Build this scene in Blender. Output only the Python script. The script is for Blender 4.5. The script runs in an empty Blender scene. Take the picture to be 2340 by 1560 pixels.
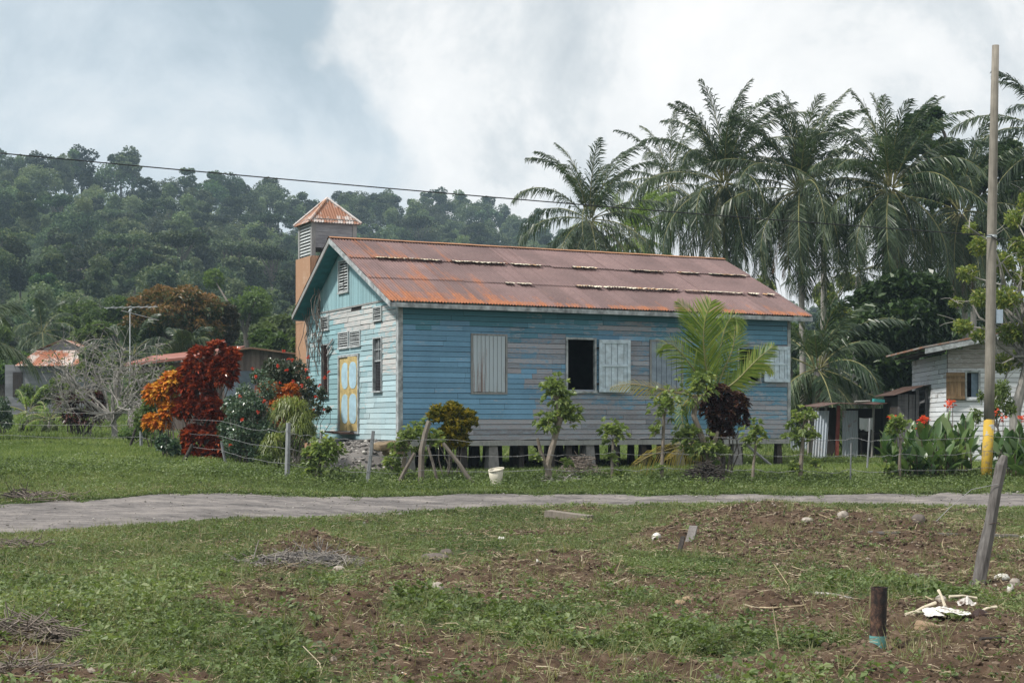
import bpy, math, random
import numpy as np
from mathutils import Vector, Matrix
random.seed(7); RNG = np.random.default_rng(7)
R = math.radians
C = bpy.context.scene.collection
sc = bpy.context.scene

# ---------------------------------------------------------------- camera, world, sun, exposure
FP, HY, EYE = 3524.0, 966.0, 1.6          # focal length and horizon row in photo pixels, eye height in metres
cam_d = bpy.data.cameras.new('camera'); cam = bpy.data.objects.new('camera', cam_d); C.objects.link(cam)
cam.location = (0, 0, EYE); cam.rotation_euler = (R(90), 0, 0)
cam_d.sensor_width = 36; cam_d.lens = FP*36/2340; cam_d.shift_y = (HY-780)/2340
cam_d.clip_start = .1; cam_d.clip_end = 5000
sc.camera = cam
SUN_DIR = Vector((-.70, -.30, 1.0)).normalized()
SUN_EL = math.asin(SUN_DIR.z); SUN_AZ = math.atan2(SUN_DIR.x, SUN_DIR.y)
sun_d = bpy.data.lights.new('sun', 'SUN'); sun_d.energy = 3.6; sun_d.angle = R(5); sun_d.color = (1, .955, .89)
sun = bpy.data.objects.new('sun', sun_d); C.objects.link(sun)
sun.rotation_euler = SUN_DIR.to_track_quat('Z', 'Y').to_euler(); sun.location = (-30, -20, 60)

w = bpy.data.worlds.new('World'); sc.world = w; w.use_nodes = True
nt = w.node_tree; nt.nodes.clear()
class NT:
    """small helper for node trees"""
    def __init__(s, tree): s.t = tree
    def n(s, typ, ins=None, **kw):
        nd = s.t.nodes.new(typ)
        for k, v in kw.items(): setattr(nd, k, v)
        if ins:
            for k, v in ins.items():
                if hasattr(v, 'bl_idname') or isinstance(v, bpy.types.NodeSocket): s.t.links.new(v, nd.inputs[k])
                else: nd.inputs[k].default_value = v
        return nd
    def math(s, op, a, b=None, c=None, clamp=False):
        nd = s.t.nodes.new('ShaderNodeMath'); nd.operation = op; nd.use_clamp = clamp
        for i, v in enumerate((a, b, c)):
            if v is None: continue
            if isinstance(v, bpy.types.NodeSocket): s.t.links.new(v, nd.inputs[i])
            else: nd.inputs[i].default_value = v
        return nd.outputs[0]
    def mix(s, f, a, b, blend='MIX'):
        nd = s.t.nodes.new('ShaderNodeMix'); nd.data_type = 'RGBA'; nd.blend_type = blend; nd.clamp_factor = True
        for i, v in ((0, f), (6, a), (7, b)):
            if isinstance(v, bpy.types.NodeSocket): s.t.links.new(v, nd.inputs[i])
            elif i == 0: nd.inputs[i].default_value = v
            else: nd.inputs[i].default_value = (*v[:3], 1)
        return nd.outputs[2]
    def ramp(s, f, stops, interp='LINEAR'):
        nd = s.t.nodes.new('ShaderNodeValToRGB'); cr = nd.color_ramp; cr.interpolation = interp
        while len(cr.elements) > 1: cr.elements.remove(cr.elements[-1])
        cr.elements[0].position = stops[0][0]; c = stops[0][1]
        cr.elements[0].color = (c, c, c, 1) if isinstance(c, (int, float)) else (*c, 1)
        for p, c in stops[1:]:
            e = cr.elements.new(p); e.color = (c, c, c, 1) if isinstance(c, (int, float)) else (*c, 1)
        s.t.links.new(f, nd.inputs[0]); return nd.outputs[0]
    def noise(s, vec, scale, detail=4, rough=.55, dist=0.0):
        nd = s.n('ShaderNodeTexNoise', {'Scale': scale, 'Detail': detail, 'Roughness': rough, 'Distortion': dist})
        if vec is not None: s.t.links.new(vec, nd.inputs['Vector'])
        return nd.outputs[0]
    def link(s, a, b): s.t.links.new(a, b)
W_ = NT(nt)
tc = W_.n('ShaderNodeTexCoord'); sep = W_.n('ShaderNodeSeparateXYZ', {0: tc.outputs['Generated']})
sky = W_.n('ShaderNodeTexSky', sky_type='NISHITA', sun_disc=False, sun_elevation=SUN_EL, sun_rotation=SUN_AZ)
skyc = W_.mix(1.0, sky.outputs[0], (.09, .09, .09), 'MULTIPLY')
gen = tc.outputs['Generated']
n1 = W_.noise(gen, 7.0, 6, .5); n2 = W_.noise(gen, 6.5, 8, .60, .25); n3 = W_.noise(gen, 22.0, 4, .5)
# bank of bright cumulus to the right of a soft ragged edge, thin blue-grey cloud to the left of it
e = W_.math('ADD', W_.math('ADD', sep.outputs[0], .075), W_.math('MULTIPLY', W_.math('SUBTRACT', n1, .5), .26))
e = W_.math('ADD', e, W_.math('MULTIPLY', W_.math('SUBTRACT', n3, .5), .07))
e = W_.math('SUBTRACT', e, W_.math('MULTIPLY', W_.math('SUBTRACT', .18, sep.outputs[2]), .22))
edge = W_.ramp(W_.math('ADD', W_.math('MULTIPLY', e, 9.0), .5), [(.24, 0), (.55, .85), (.75, 1)], 'EASE')
grey = W_.ramp(n2, [(.36, (.36, .43, .475)), (.47, (.46, .525, .57)), (.56, (.56, .615, .65)), (.66, (.68, .71, .725))])
left = W_.mix(.88, skyc, grey)
n4 = W_.noise(gen, 6.0, 8, .60, .25)
white = W_.ramp(n4, [(.32, (.46, .50, .53)), (.42, (.60, .625, .64)), (.48, (.73, .735, .735)), (.60, (.82, .812, .80))])
col = W_.mix(edge, left, white)
bg = W_.n('ShaderNodeBackground', {'Color': col, 'Strength': 1.0})
W_.link(bg.outputs[0], W_.n('ShaderNodeOutputWorld').inputs[0])
sc.view_settings.view_transform = 'Standard'; sc.view_settings.look = 'None'
sc.view_settings.exposure = 0.44; sc.view_settings.gamma = 1.0; sc.view_settings.use_curve_mapping = False
sc.cycles.max_bounces = 6; sc.cycles.diffuse_bounces = 3; sc.cycles.transparent_max_bounces = 8
sc.cycles.volume_bounces = 0; sc.cycles.use_denoising = True; sc.cycles.sample_clamp_indirect = 6

# ---------------------------------------------------------------- helpers
def at(u, v, Y): return np.array([(u-1170)/FP*Y, Y, EYE+(HY-v)/FP*Y])      # a photo pixel at distance Y
def sst(x): x = np.clip(x, 0, 1); return x*x*(3-2*x)
_T = np.random.default_rng(3).random((256, 256))
def vn(x, y, seed=0):
    x = np.asarray(x, float)+seed*17.3; y = np.asarray(y, float)+seed*9.7
    xi = np.floor(x).astype(int); yi = np.floor(y).astype(int); fx = x-xi; fy = y-yi
    fx = fx*fx*(3-2*fx); fy = fy*fy*(3-2*fy)
    g = lambda i, j: _T[i & 255, j & 255]
    return (g(xi, yi)*(1-fx)+g(xi+1, yi)*fx)*(1-fy)+(g(xi, yi+1)*(1-fx)+g(xi+1, yi+1)*fx)*fy
def fbm(x, y, o=4, seed=0):
    s = 0; a = .5; t = 0
    for k in range(o): s = s+a*vn(x*2**k, y*2**k, seed+k); t += a; a *= .5
    return s/t
def nrm(a): a = np.asarray(a, float); return a/np.maximum(np.linalg.norm(a, axis=-1, keepdims=True), 1e-9)
def rv(n, rng=None): return nrm((rng or RNG).normal(size=(n, 3)))

class MB:
    """collects vertices and faces; build() links them as ONE mesh object"""
    def __init__(s): s.V = []; s.F = []; s.A = []; s.n = 0
    def add(s, V, F, r=None):
        V = np.asarray(V, float).reshape(-1, 3); F = np.asarray(F, int)
        if F.ndim == 1: F = F.reshape(1, -1)
        s.V.append(V); s.F.append(F+s.n); s.n += len(V)
        if r is None: r = RNG.random()
        r = np.broadcast_to(np.asarray(r, float), (len(F),) if np.ndim(r) < 2 else np.shape(r)); 
        s.A.append(np.array(r)); return s
    def box(s, c, size, rot=None, r=None, taper=1.0):
        h = np.array(size)/2.
        P = np.array([[x, y, z] for z in (-1, 1) for y in (-1, 1) for x in (-1, 1)], float)
        P[4:, :2] *= taper; P = P*h
        if rot is not None: P = P @ np.array(rot).T
        s.add(P+np.array(c), [[0, 2, 3, 1], [4, 5, 7, 6], [0, 1, 5, 4], [2, 6, 7, 3], [0, 4, 6, 2], [1, 3, 7, 5]], r); return s
    def bb(s, lo, hi, r=None): lo = np.array(lo, float); hi = np.array(hi, float); return s.box((lo+hi)/2, np.abs(hi-lo), None, r)
    def tube(s, P, rad, n=6, r=None, cap=True, wob=0):
        P = np.asarray(P, float); m = len(P); rad = np.broadcast_to(np.asarray(rad, float), (m,))
        T = nrm(np.gradient(P, axis=0)); up = np.array([0, 0, 1.]) if abs(T[0][2]) < .9 else np.array([1., 0, 0])
        a = nrm(np.cross(T, up)); b = np.cross(T, a); th = np.linspace(0, 2*np.pi, n, endpoint=False)
        rr = rad[:, None]*(1+wob*(RNG.random((m, n))-.5))
        V = P[:, None]+rr[..., None]*(np.cos(th)[None, :, None]*a[:, None]+np.sin(th)[None, :, None]*b[:, None])
        i = np.arange(m-1)[:, None]*n; j = np.arange(n)[None]; k = (j+1) % n
        F = np.stack([i+j, i+k, i+n+k, i+n+j], -1).reshape(-1, 4)
        q = RNG.random() if r is None else r
        b0 = s.n; s.add(V.reshape(-1, 3), F, q)
        if cap:
            s.V.append(np.zeros((0, 3)))
            s.F.append(np.array([list(range(b0, b0+n))[::-1]])); s.A.append(np.array([q]))
            s.F.append(np.array([list(range(b0+(m-1)*n, b0+m*n))])); s.A.append(np.array([q]))
        return s
    def build(s, name, mat, parent=None, smooth=False, attrs=None):
        V = np.concatenate(s.V); me = bpy.data.meshes.new(name)
        me.vertices.add(len(V)); me.vertices.foreach_set('co', V.astype(np.float32).ravel())
        L = np.concatenate([f.ravel() for f in s.F]); T = np.concatenate([np.full(len(f), f.shape[1]) for f in s.F])
        me.loops.add(len(L)); me.loops.foreach_set('vertex_index', L.astype(np.int32))
        me.polygons.add(len(T)); me.polygons.foreach_set('loop_start', np.concatenate([[0], np.cumsum(T)[:-1]]).astype(np.int32))
        me.update(calc_edges=True)
        A = [a if a.ndim == 2 else a[:, None] for a in s.A]; k = max(a.shape[1] for a in A)
        A = np.concatenate([np.pad(a, ((0, 0), (0, k-a.shape[1]))) for a in A])
        for i in range(k):
            at_ = me.attributes.new(('rnd', 'wx', 'hue')[i], 'FLOAT', 'FACE'); at_.data.foreach_set('value', A[:, i].astype(np.float32))
        me.polygons.foreach_set('use_smooth', np.full(len(T), bool(smooth)))
        if attrs:
            for an, av in attrs.items():
                x = me.attributes.new(an, 'FLOAT', 'POINT'); x.data.foreach_set('value', av.astype(np.float32))
        me.materials.append(mat); o = bpy.data.objects.new(name, me); C.objects.link(o)
        if parent: o.parent = parent
        return o
def tag(o, label=None, cat=None, group=None, kind=None):
    for k, v in (('label', label), ('category', cat), ('group', group), ('kind', kind)):
        if v: o[k] = v
    return o
def thing(name, label, cat, loc=(0, 0, 0), rz=0, group=None):
    o = bpy.data.objects.new(name, None); C.objects.link(o); o.empty_display_size = .1
    o.location = loc; o.rotation_euler = (0, 0, rz); return tag(o, label, cat, group)
def dup(root, loc, rz=0, label=None, scale=None):
    r = root.copy(); C.objects.link(r); r.location = loc; r.rotation_euler = (0, 0, rz)
    if label: r['label'] = label
    if scale: r.scale = scale
    for ch in list(root.children):
        c = ch.copy(); C.objects.link(c); c.parent = r
        for g in list(ch.children): d = g.copy(); C.objects.link(d); d.parent = c
    return r
def rot(ax, ang): return np.array(Matrix.Rotation(ang, 3, ax))

# ---------------------------------------------------------------- materials
MATS = {}
def newmat(name):
    m = bpy.data.materials.new(name); m.use_nodes = True; m.node_tree.nodes.clear(); MATS[name] = m
    N = NT(m.node_tree); out = N.n('ShaderNodeOutputMaterial'); return m, N, out
def fin(N, out, col, rough=.8, bump=None, bstr=.3, bdist=.02, spec=.3, metal=0.0):
    p = N.n('ShaderNodeBsdfPrincipled', {'Roughness': rough, 'Specular IOR Level': spec, 'Metallic': metal})
    if isinstance(col, bpy.types.NodeSocket): N.link(col, p.inputs[0])
    else: p.inputs[0].default_value = (*col, 1)
    if bump is not None:
        b = N.n('ShaderNodeBump', {'Strength': bstr, 'Distance': bdist, 'Height': bump}); N.link(b.outputs[0], p.inputs['Normal'])
    N.link(p.outputs[0], out.inputs[0]); return p
def attr(N, name): return N.n('ShaderNodeAttribute', attribute_name=name).outputs['Fac']
def leafmat(name, cols, trans=.35, rough=.5, spec=.35, objvar=0.0):
    m, N, out = newmat(name); r = attr(N, 'rnd')
    k = len(cols); col = N.ramp(r, [(i/(k-1) if k > 1 else 0, c) for i, c in enumerate(cols)])
    if objvar:
        oi = N.n('ShaderNodeObjectInfo').outputs['Random']
        hs = N.n('ShaderNodeHueSaturation', {'Hue': N.math('ADD', .5, N.math('MULTIPLY', N.math('SUBTRACT', oi, .5), -.05*objvar)),
             'Saturation': N.math('ADD', 1-.25*objvar, N.math('MULTIPLY', N.math('FRACT', N.math('MULTIPLY', oi, 7.3)), .4*objvar)),
             'Value': N.math('ADD', 1-.45*objvar, N.math('MULTIPLY', N.math('FRACT', N.math('MULTIPLY', oi, 13.7)), 1.0*objvar)), 'Color': col})
        col = hs.outputs[0]
    p = N.n('ShaderNodeBsdfPrincipled', {'Roughness': rough, 'Specular IOR Level': spec, 'Base Color': col})
    t = N.n('ShaderNodeBsdfTranslucent', {'Color': N.mix(1, col, (1.3, 1.35, .7), 'MULTIPLY')})
    mx = N.n('ShaderNodeMixShader', {0: trans, 1: p.outputs[0], 2: t.outputs[0]}); N.link(mx.outputs[0], out.inputs[0]); return m
def woodmat(name, c1, c2, scale=6, stretch=(1, 1, 8), rough=.85, bstr=.4):
    m, N, out = newmat(name); tcn = N.n('ShaderNodeTexCoord')
    mp = N.n('ShaderNodeMapping', {'Vector': tcn.outputs['Object'], 'Scale': tuple(1.0/s for s in stretch)})
    n = N.noise(mp.outputs[0], scale*4, 5, .6); n2_ = N.noise(tcn.outputs['Object'], scale*.5, 3)
    f = N.math('ADD', N.math('MULTIPLY', n, .6), N.math('MULTIPLY', n2_, .35)); f = N.math('ADD', f, N.math('MULTIPLY', attr(N, 'rnd'), .25))
    fin(N, out, N.ramp(f, [(.35, c1), (.75, c2)]), rough, n, bstr, .01); return m
def rustmat(name, c_metal, c_rust, c_dark, bias=.5, scale=2.0, stretch=(1, 1, 4), metal=.0, rough=.6):
    m, N, out = newmat(name); tcn = N.n('ShaderNodeTexCoord')
    mp = N.n('ShaderNodeMapping', {'Vector': tcn.outputs['Object'], 'Scale': tuple(1.0/s for s in stretch)})
    n = N.noise(mp.outputs[0], scale, 6, .6); n2_ = N.noise(tcn.outputs['Object'], scale*7, 4, .6)
    f = N.math('ADD', N.math('MULTIPLY', n, .75), N.math('MULTIPLY', n2_, .25)); f = N.math('ADD', f, N.math('MULTIPLY', N.math('SUBTRACT', attr(N, 'rnd'), .5), .22))
    fin(N, out, N.ramp(f, [(bias-.08, c_metal), (bias, c_rust), (bias+.14, c_rust), (bias+.26, c_dark)]), rough, n2_, .2, .01); return m
def plain(name, col, rough=.7, var=.25, scale=5, spec=.3, bstr=.2, metal=0.0):
    m, N, out = newmat(name); tcn = N.n('ShaderNodeTexCoord'); n = N.noise(tcn.outputs['Object'], scale, 5, .6)
    c = np.array(col); fin(N, out, N.ramp(n, [(.3, tuple(c*(1-var))), (.7, tuple(np.minimum(c*(1+var), 1)))]), rough, n, bstr, .01, spec, metal); return m
# ---------------------------------------------------------------- terrain heights
RY = [-40, 0, 24, 28, 31.5, 35, 50, 80, 120, 400, 900]; RZ = [.05, .05, .05, .15, .32, .5, .55, .65, 1.4, 3, 5]
LY = [-40, 0, 20, 24, 28, 31, 36, 44, 60, 75, 100, 120, 400, 900]; LZ = [.05, .05, .08, .15, .4, .58, .8, 1.05, 1.35, 1.8, 3.0, 4.2, 8, 10]
RU = (np.array([-2200, -1200, 0, 250, 450, 600, 690, 780, 1100, 1250, 1450, 1600, 1900, 2400, 3600])-1170)/FP
RD = [350, 350, 350, 350, 360, 370, 380, 430, 450, 450, 450, 450, 450, 450, 450]
RH = [50, 53, 53.5, 50.5, 49.5, 48, 43, 55, 56.5, 51, 32, 28, 26, 26, 24]
# road edges as X -> Y
FX = [-60, -30, -14, -8.5, -4.7, 0, 4.85, 9.9, 20, 60]; FY = [3, 13, 21.8, 25.6, 28.2, 29.9, 29.5, 30, 31, 36]
NX = [-60, -30, -12, -6.8, -3.9, 0, 4.6, 8.8, 20, 60]; NY = [-4, 6, 16.2, 20.4, 23.6, 26.9, 27.4, 26.6, 27, 31]
def road_in(x, y):
    a = np.interp(x, NX, NY)+(fbm(x*1.3, y*0+3, 4, 5)-.5)*1.0; b = np.interp(x, FX, FY)+(fbm(x*1.3, y*0+9, 4, 6)-.5)*.9
    return np.minimum(y-a, b-y)          # >0 inside the road
def gsum(x, y, L):
    s = 0
    for (cx, cy, rx, ry, a) in L: s = s+a*np.exp(-(((x-cx)/rx)**2+((y-cy)/ry)**2))
    return s
def gp(u, v, z=.05): Y = (EYE-z)*FP/(v-HY); return (u-1170)/FP*Y, Y
def patch(u, v, ru, rv_, a):
    x, y = gp(u, v); _, y2 = gp(u, v-rv_); return (x, y, ru/FP*y, y2-y, a)
MOUND = [patch(*p) for p in [(1760, 1205, 190, 22, .22), (2080, 1230, 190, 20, .12), (1560, 1235, 90, 18, .1), (690, 1265, 110, 25, .14), (1750, 1375, 90, 22, .09), (800, 1400, 70, 25, .08), (70, 1440, 110, 30, .1), (1320, 1300, 80, 22, .05), (1380, 1440, 60, 18, .05)]]
DIRT = [patch(*p) for p in [(650, 1375, 200, 26, .75), (800, 1405, 60, 45, .8), (1120, 1310, 260, 26, .8), (1650, 1235, 120, 40, .6), (1960, 1250, 330, 40, .85), (1700, 1375, 130, 28, .8), (1160, 1375, 110, 16, .6),
        (1380, 1440, 110, 18, .6), (2150, 1420, 260, 45, .6), (1500, 1515, 560, 40, .62), (1050, 1470, 200, 40, .35), (2200, 1530, 300, 50, .5), (700, 1275, 130, 26, .65), (1250, 1285, 90, 14, .5),
        (80, 1470, 100, 25, .5), (60, 1540, 120, 22, .5), (2300, 1330, 140, 40, .5), (1480, 1400, 90, 15, .45), (300, 1540, 180, 14, .4), (1130, 1210, 60, 12, .3), (2100, 1200, 140, 15, .4)]]
GREEN = [patch(*p) for p in [(1430, 1450, 300, 28, .75), (1230, 1400, 150, 16, .7), (960, 1385, 110, 18, .6), (1600, 1470, 220, 26, .6), (2050, 1330, 120, 25, .5), (1500, 1300, 140, 22, .5), (300, 1400, 260, 60, .5), (600, 1480, 260, 40, .4)]]
def H(x, y, detail=True):
    x = np.asarray(x, float); y = np.asarray(y, float)
    t = x/np.maximum(y, 6); L = sst((-.05-t)/.21)
    b = np.interp(y, RY, RZ)*(1-L)+np.interp(y, LY, LZ)*L
    D = np.interp(t, RU, RD); zr = np.interp(t, RU, RH)
    s = (y-105)/(D-105); hill = np.where(s < 1, np.clip(s, 0, 1)**1.6, 1-.7*sst((s-1)/1.2))
    z = b+(zr-b)*hill*np.where(y > 105, 1, 0)
    z = z+np.where(y > 120, (fbm(x*.03, y*.03, 3, 8)-.5)*9*sst((y-120)/120), 0)
    z = z+gsum(x, y, MOUND)*1.5
    if detail:
        z = z+(fbm(x*.5, y*.5, 3, 1)-.5)*.12*(y < 120)*sst(-road_in(x, y)/1.2)
    return z
def Hs(x, y):
    """terrain with the road bed pressed flat into it"""
    r = road_in(x, y); k = sst(r/.2)
    return H(x, y)*(1-k)+(H(x, y, False)-.05)*k
def grassy(x, y):
    """0 = bare soil, 1 = green cover (foreground and lawn)"""
    g = .675+.62*(fbm(x*.9, y*.9, 4, 21)-.5)*2*.8
    g = g-gsum(x, y, DIRT)*(.85+.9*fbm(x*2.3, y*2.3, 3, 25))+gsum(x, y, GREEN)*.8
    g = np.where(y > 27.5, np.maximum(g, .86), g)
    g = g+(np.clip(-x/6, 0, 1))*.25*(y < 24)
    return np.clip(g, 0, 1)
def gz(x, y): return float(Hs(x, y))
def on(u, Y): x = (u-1170)/FP*Y; return (x, Y, gz(x, Y))

def GZ(x, y):
    g_ = grassy(x, y); k = sst((-road_in(x, y)-.1)/.5)*(y < 34)*(y > 0)
    c = (fbm(x*5, y*5, 4, 40)-.5)*.17*(1.15-g_)+(fbm(x*14, y*14, 3, 44)-.5)*.05*(1.3-g_)
    return Hs(x, y)+c*k
# ---------------------------------------------------------------- ground sheet
m, N, out = newmat('soil'); g = N.n('ShaderNodeNewGeometry'); pos = g.outputs['Position']
na = N.noise(pos, 3.0, 6, .65); nb = N.noise(pos, 22, 5, .65); nc = N.noise(pos, .35, 3)
soil = N.ramp(N.math('ADD', N.math('MULTIPLY', na, .6), N.math('MULTIPLY', nb, .4)), [(.34, (.032, .021, .014)), (.50, (.080, .053, .036)), (.66, (.15, .108, .076))])
sod = N.ramp(nb, [(.3, (.022, .036, .013)), (.55, (.05, .078, .026)), (.75, (.10, .105, .05))])
gm = N.math('ADD', attr(N, 'grass'), N.math('MULTIPLY', N.math('SUBTRACT', nb, .5), .9))
fin(N, out, N.mix(N.ramp(gm, [(.45, 0), (.62, 1)]), soil, sod), .95, N.math('ADD', N.math('MULTIPLY', na, .5), nb), .7, .03, .1)
yr = [-40, -20, -5, 2]; y = 5.0
while y < 620: yr.append(y); y += max(.035, .0042*y if y < 40 else .012*y)
yr = np.array(yr); tcs = np.concatenate([-np.linspace(1.5, .56, 40), np.linspace(-.55, .55, 520), np.linspace(.56, 1.5, 40)])
tt, yy = np.meshgrid(tcs, yr); xx = tt*(np.maximum(yy, 0)+7)*.8+np.sign(tt)*np.maximum(np.abs(tt)-.56, 0)*60
zz = Hs(xx, yy); gr = grassy(xx, yy)
zz = GZ(xx, yy)
mb = MB(); nc_ = len(tcs); i = np.arange(len(yr)-1)[:, None]*nc_; j = np.arange(nc_-1)[None]
F = np.stack([i+j, i+j+1, i+nc_+j+1, i+nc_+j], -1).reshape(-1, 4)
mb.add(np.stack([xx, yy, zz], -1).reshape(-1, 3), F, np.zeros(len(F)))
tag(mb.build('ground', m, None, True, {'grass': gr.ravel()}), kind='structure')

# ---------------------------------------------------------------- dirt road
m, N, out = newmat('road_dirt'); pos = N.n('ShaderNodeNewGeometry').outputs['Position']
mp = N.n('ShaderNodeMapping', {'Vector': pos, 'Rotation': (0, 0, R(-14)), 'Scale': (.7, 2.0, 1)})
na = N.noise(mp.outputs[0], 1.3, 6, .62); nb = N.noise(pos, 26, 5, .7); nd_ = N.noise(mp.outputs[0], 6, 5, .6, .5)
f = N.math('ADD', N.math('ADD', N.math('MULTIPLY', na, .5), N.math('MULTIPLY', nd_, .3)), N.math('MULTIPLY', nb, .2))
rc = N.ramp(f, [(.40, (.085, .079, .077)), (.50, (.17, .156, .15)), (.60, (.26, .235, .218)), (.70, (.33, .295, .27))])
fin(N, out, rc, .95, N.math('ADD', nb, N.math('MULTIPLY', nd_, 1.5)), .5, .03, .1)
mb = MB(); xs = np.concatenate([np.arange(-60, -14, .6), np.arange(-14, 14, .08), np.arange(14, 60, .6)]); k = np.linspace(0, 1, 42)
a = np.interp(xs, NX, NY)+(fbm(xs*1.3, xs*0+3, 4, 5)-.5)*1.0+.05; b = np.interp(xs, FX, FY)+(fbm(xs*1.3, xs*0+9, 4, 6)-.5)*.9-.05
XX = np.repeat(xs[:, None], 42, 1); YY = a[:, None]*(1-k)+b[:, None]*k
ZZ = H(XX, YY, False)-.004+(fbm(XX*.7+YY*.3, YY*2.2, 4, 31)-.5)*.05-.03*np.exp(-((k-.3)/.06)**2)[None]-.03*np.exp(-((k-.72)/.06)**2)[None]+(fbm(XX*6, YY*6, 2, 33)-.5)*.02
i = np.arange(len(xs)-1)[:, None]*42; j = np.arange(41)[None]
mb.add(np.stack([XX, YY, ZZ], -1).reshape(-1, 3), np.stack([i+j, i+42+j, i+42+j+1, i+j+1], -1).reshape(-1, 4), np.zeros((len(xs)-1)*41))
tag(mb.build('road', m, None, True), kind='structure')

# ---------------------------------------------------------------- leaves
def leafy(mb, P, D, L, Wd, r, fold=.12, droop=0.15, rng=RNG):
    """diamond leaves: base P, direction D, length L, width Wd"""
    n = len(P); D = nrm(D); up = rv(n, rng)*.5+np.array([0, 0, 1.]); S = nrm(np.cross(D, up)); Nn = np.cross(S, D)
    L = np.broadcast_to(L, (n,))[:, None]; Wd = np.broadcast_to(Wd, (n,))[:, None]
    mid = P+D*L*.48+Nn*L*fold
    V = np.stack([P, mid+S*Wd/2, P+D*L-np.array([0, 0, 1.])*L*droop, mid-S*Wd/2], 1)
    F = np.arange(n*4).reshape(n, 4); mb.add(V.reshape(-1, 3), F, r); return mb
def cloud(mb, blobs, n, L, Wd, shell=.62, up=.25, rb=(0, 1), rng=RNG, jit=.35, lightup=0.0, cut=-1.0):
    """leaf clumps through the outer part of several ellipsoids [(x,y,z,rx,ry,rz)]; n leaves in all"""
    B = np.array(blobs, float); wgt = (B[:, 3]*B[:, 4]+B[:, 3]*B[:, 5]+B[:, 4]*B[:, 5]); idx = rng.choice(len(B), n, p=wgt/wgt.sum())
    d = rv(n, rng); d[:, 2] = np.where(d[:, 2] < cut, -d[:, 2], d[:, 2]); rr = shell+(1-shell)*rng.random(n)**.6
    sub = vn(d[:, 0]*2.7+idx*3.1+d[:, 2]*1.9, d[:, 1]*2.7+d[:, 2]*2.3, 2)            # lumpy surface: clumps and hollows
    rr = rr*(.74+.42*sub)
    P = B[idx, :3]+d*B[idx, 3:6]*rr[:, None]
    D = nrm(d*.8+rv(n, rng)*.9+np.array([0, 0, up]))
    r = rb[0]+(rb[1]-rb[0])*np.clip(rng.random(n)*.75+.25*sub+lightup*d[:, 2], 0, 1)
    s = 1+jit*(rng.random(n)-.5)*2
    return leafy(mb, P-D*np.asarray(L)*.5*s[:, None], D, L*s, Wd*s, r, rng=rng)
def rosettes(mb, tips, k, L, Wd, r=(0, 1), axis=None, rng=RNG, spread=.9, seg=True):
    """bunches of k strap leaves at stem tips"""
    tips = np.asarray(tips, float); n = len(tips)
    ax = np.tile([0, 0, 1.], (n, 1)) if axis is None else nrm(axis)
    P = np.repeat(tips, k, 0); A = np.repeat(ax, k, 0); D = nrm(A*1.0+rv(n*k, rng)*spread)
    s = .65+.6*rng.random(n*k); rr = np.repeat(rng.random(n), k)*.55+rng.random(n*k)*.45; rr = r[0]+(r[1]-r[0])*rr
    return leafy(mb, P-A*L*.25*rng.random((n*k, 1)), D, L*s, Wd*s, rr, .1, .28, rng)
def blobpts(blobs, n, shell=.7, rng=RNG, cut=-.5):
    B = np.array(blobs, float); w_ = B[:, 3]*B[:, 5]; idx = rng.choice(len(B), n, p=w_/w_.sum()); d = rv(n, rng)
    d[:, 2] = np.where(d[:, 2] < cut, -d[:, 2], d[:, 2]); rr = shell+(1-shell)*rng.random(n)
    return B[idx, :3]+d*B[idx, 3:6]*rr[:, None], nrm(d+np.array([0, 0, .5]))
def branchy(mb, root, targets, r0, seg=5, wob=.12, rng=RNG, n=5, sag=0.0):
    root = np.array(root, float)
    for t in targets:
        t = np.array(t, float); k = np.linspace(0, 1, seg)[:, None]; L = np.linalg.norm(t-root)
        P = root*(1-k)+t*k+np.array([0, 0, 1.])*(np.sin(k*np.pi)*L*(.12-sag)); P[1:-1] += rng.normal(size=(seg-2, 3))*L*wob*.5
        mb.tube(P, np.linspace(r0, r0*.3, seg), n)
    return mb

bark = woodmat('bark', (.055, .045, .037), (.17, .15, .13), 3, (1, 1, 3))
greybark = woodmat('grey_bark', (.14, .13, .12), (.36, .34, .31), 4, (1, 1, 3))
# ---------------------------------------------------------------- forest on the hill
HC = [(.022, .042, .028), (.042, .070, .040), (.07, .105, .053), (.12, .155, .075)]
hleaf = leafmat('hill_foliage', HC, .25, .6, .2, 1.35)
hleaf2 = leafmat('hill_foliage_pale', [(.07, .11, .055), (.12, .165, .085), (.19, .22, .13)], .3, .6, .2, .6)
def crownshape(kind, h, rng):
    B = []
    if kind == 'domed':
        for k in range(11): a = rng.random()*6.28; q = rng.random()**.6*h*.27; B.append((q*math.cos(a), q*math.sin(a), h*(.72-.25*(q/(h*.27))**2+.08*rng.random()), h*.17, h*.17, h*.13))
    elif kind == 'tall':
        for k in range(9): a = rng.random()*6.28; q = rng.random()*h*.13; B.append((q*math.cos(a), q*math.sin(a), h*(.45+.48*k/9), h*.12, h*.12, h*.10))
    elif kind == 'flat-topped':
        for k in range(10): a = rng.random()*6.28; q = rng.random()**.5*h*.3; B.append((q*math.cos(a), q*math.sin(a), h*(.86+.06*rng.random()), h*.13, h*.13, h*.06))
        B.append((0, 0, h*.6, h*.1, h*.1, h*.08))
    else:  # sparse
        for k in range(8): a = rng.random()*6.28; q = (.3+.7*rng.random())*h*.24; B.append((q*math.cos(a), q*math.sin(a), h*(.5+.45*rng.random()), h*.085, h*.085, h*.06))
    return B
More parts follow.
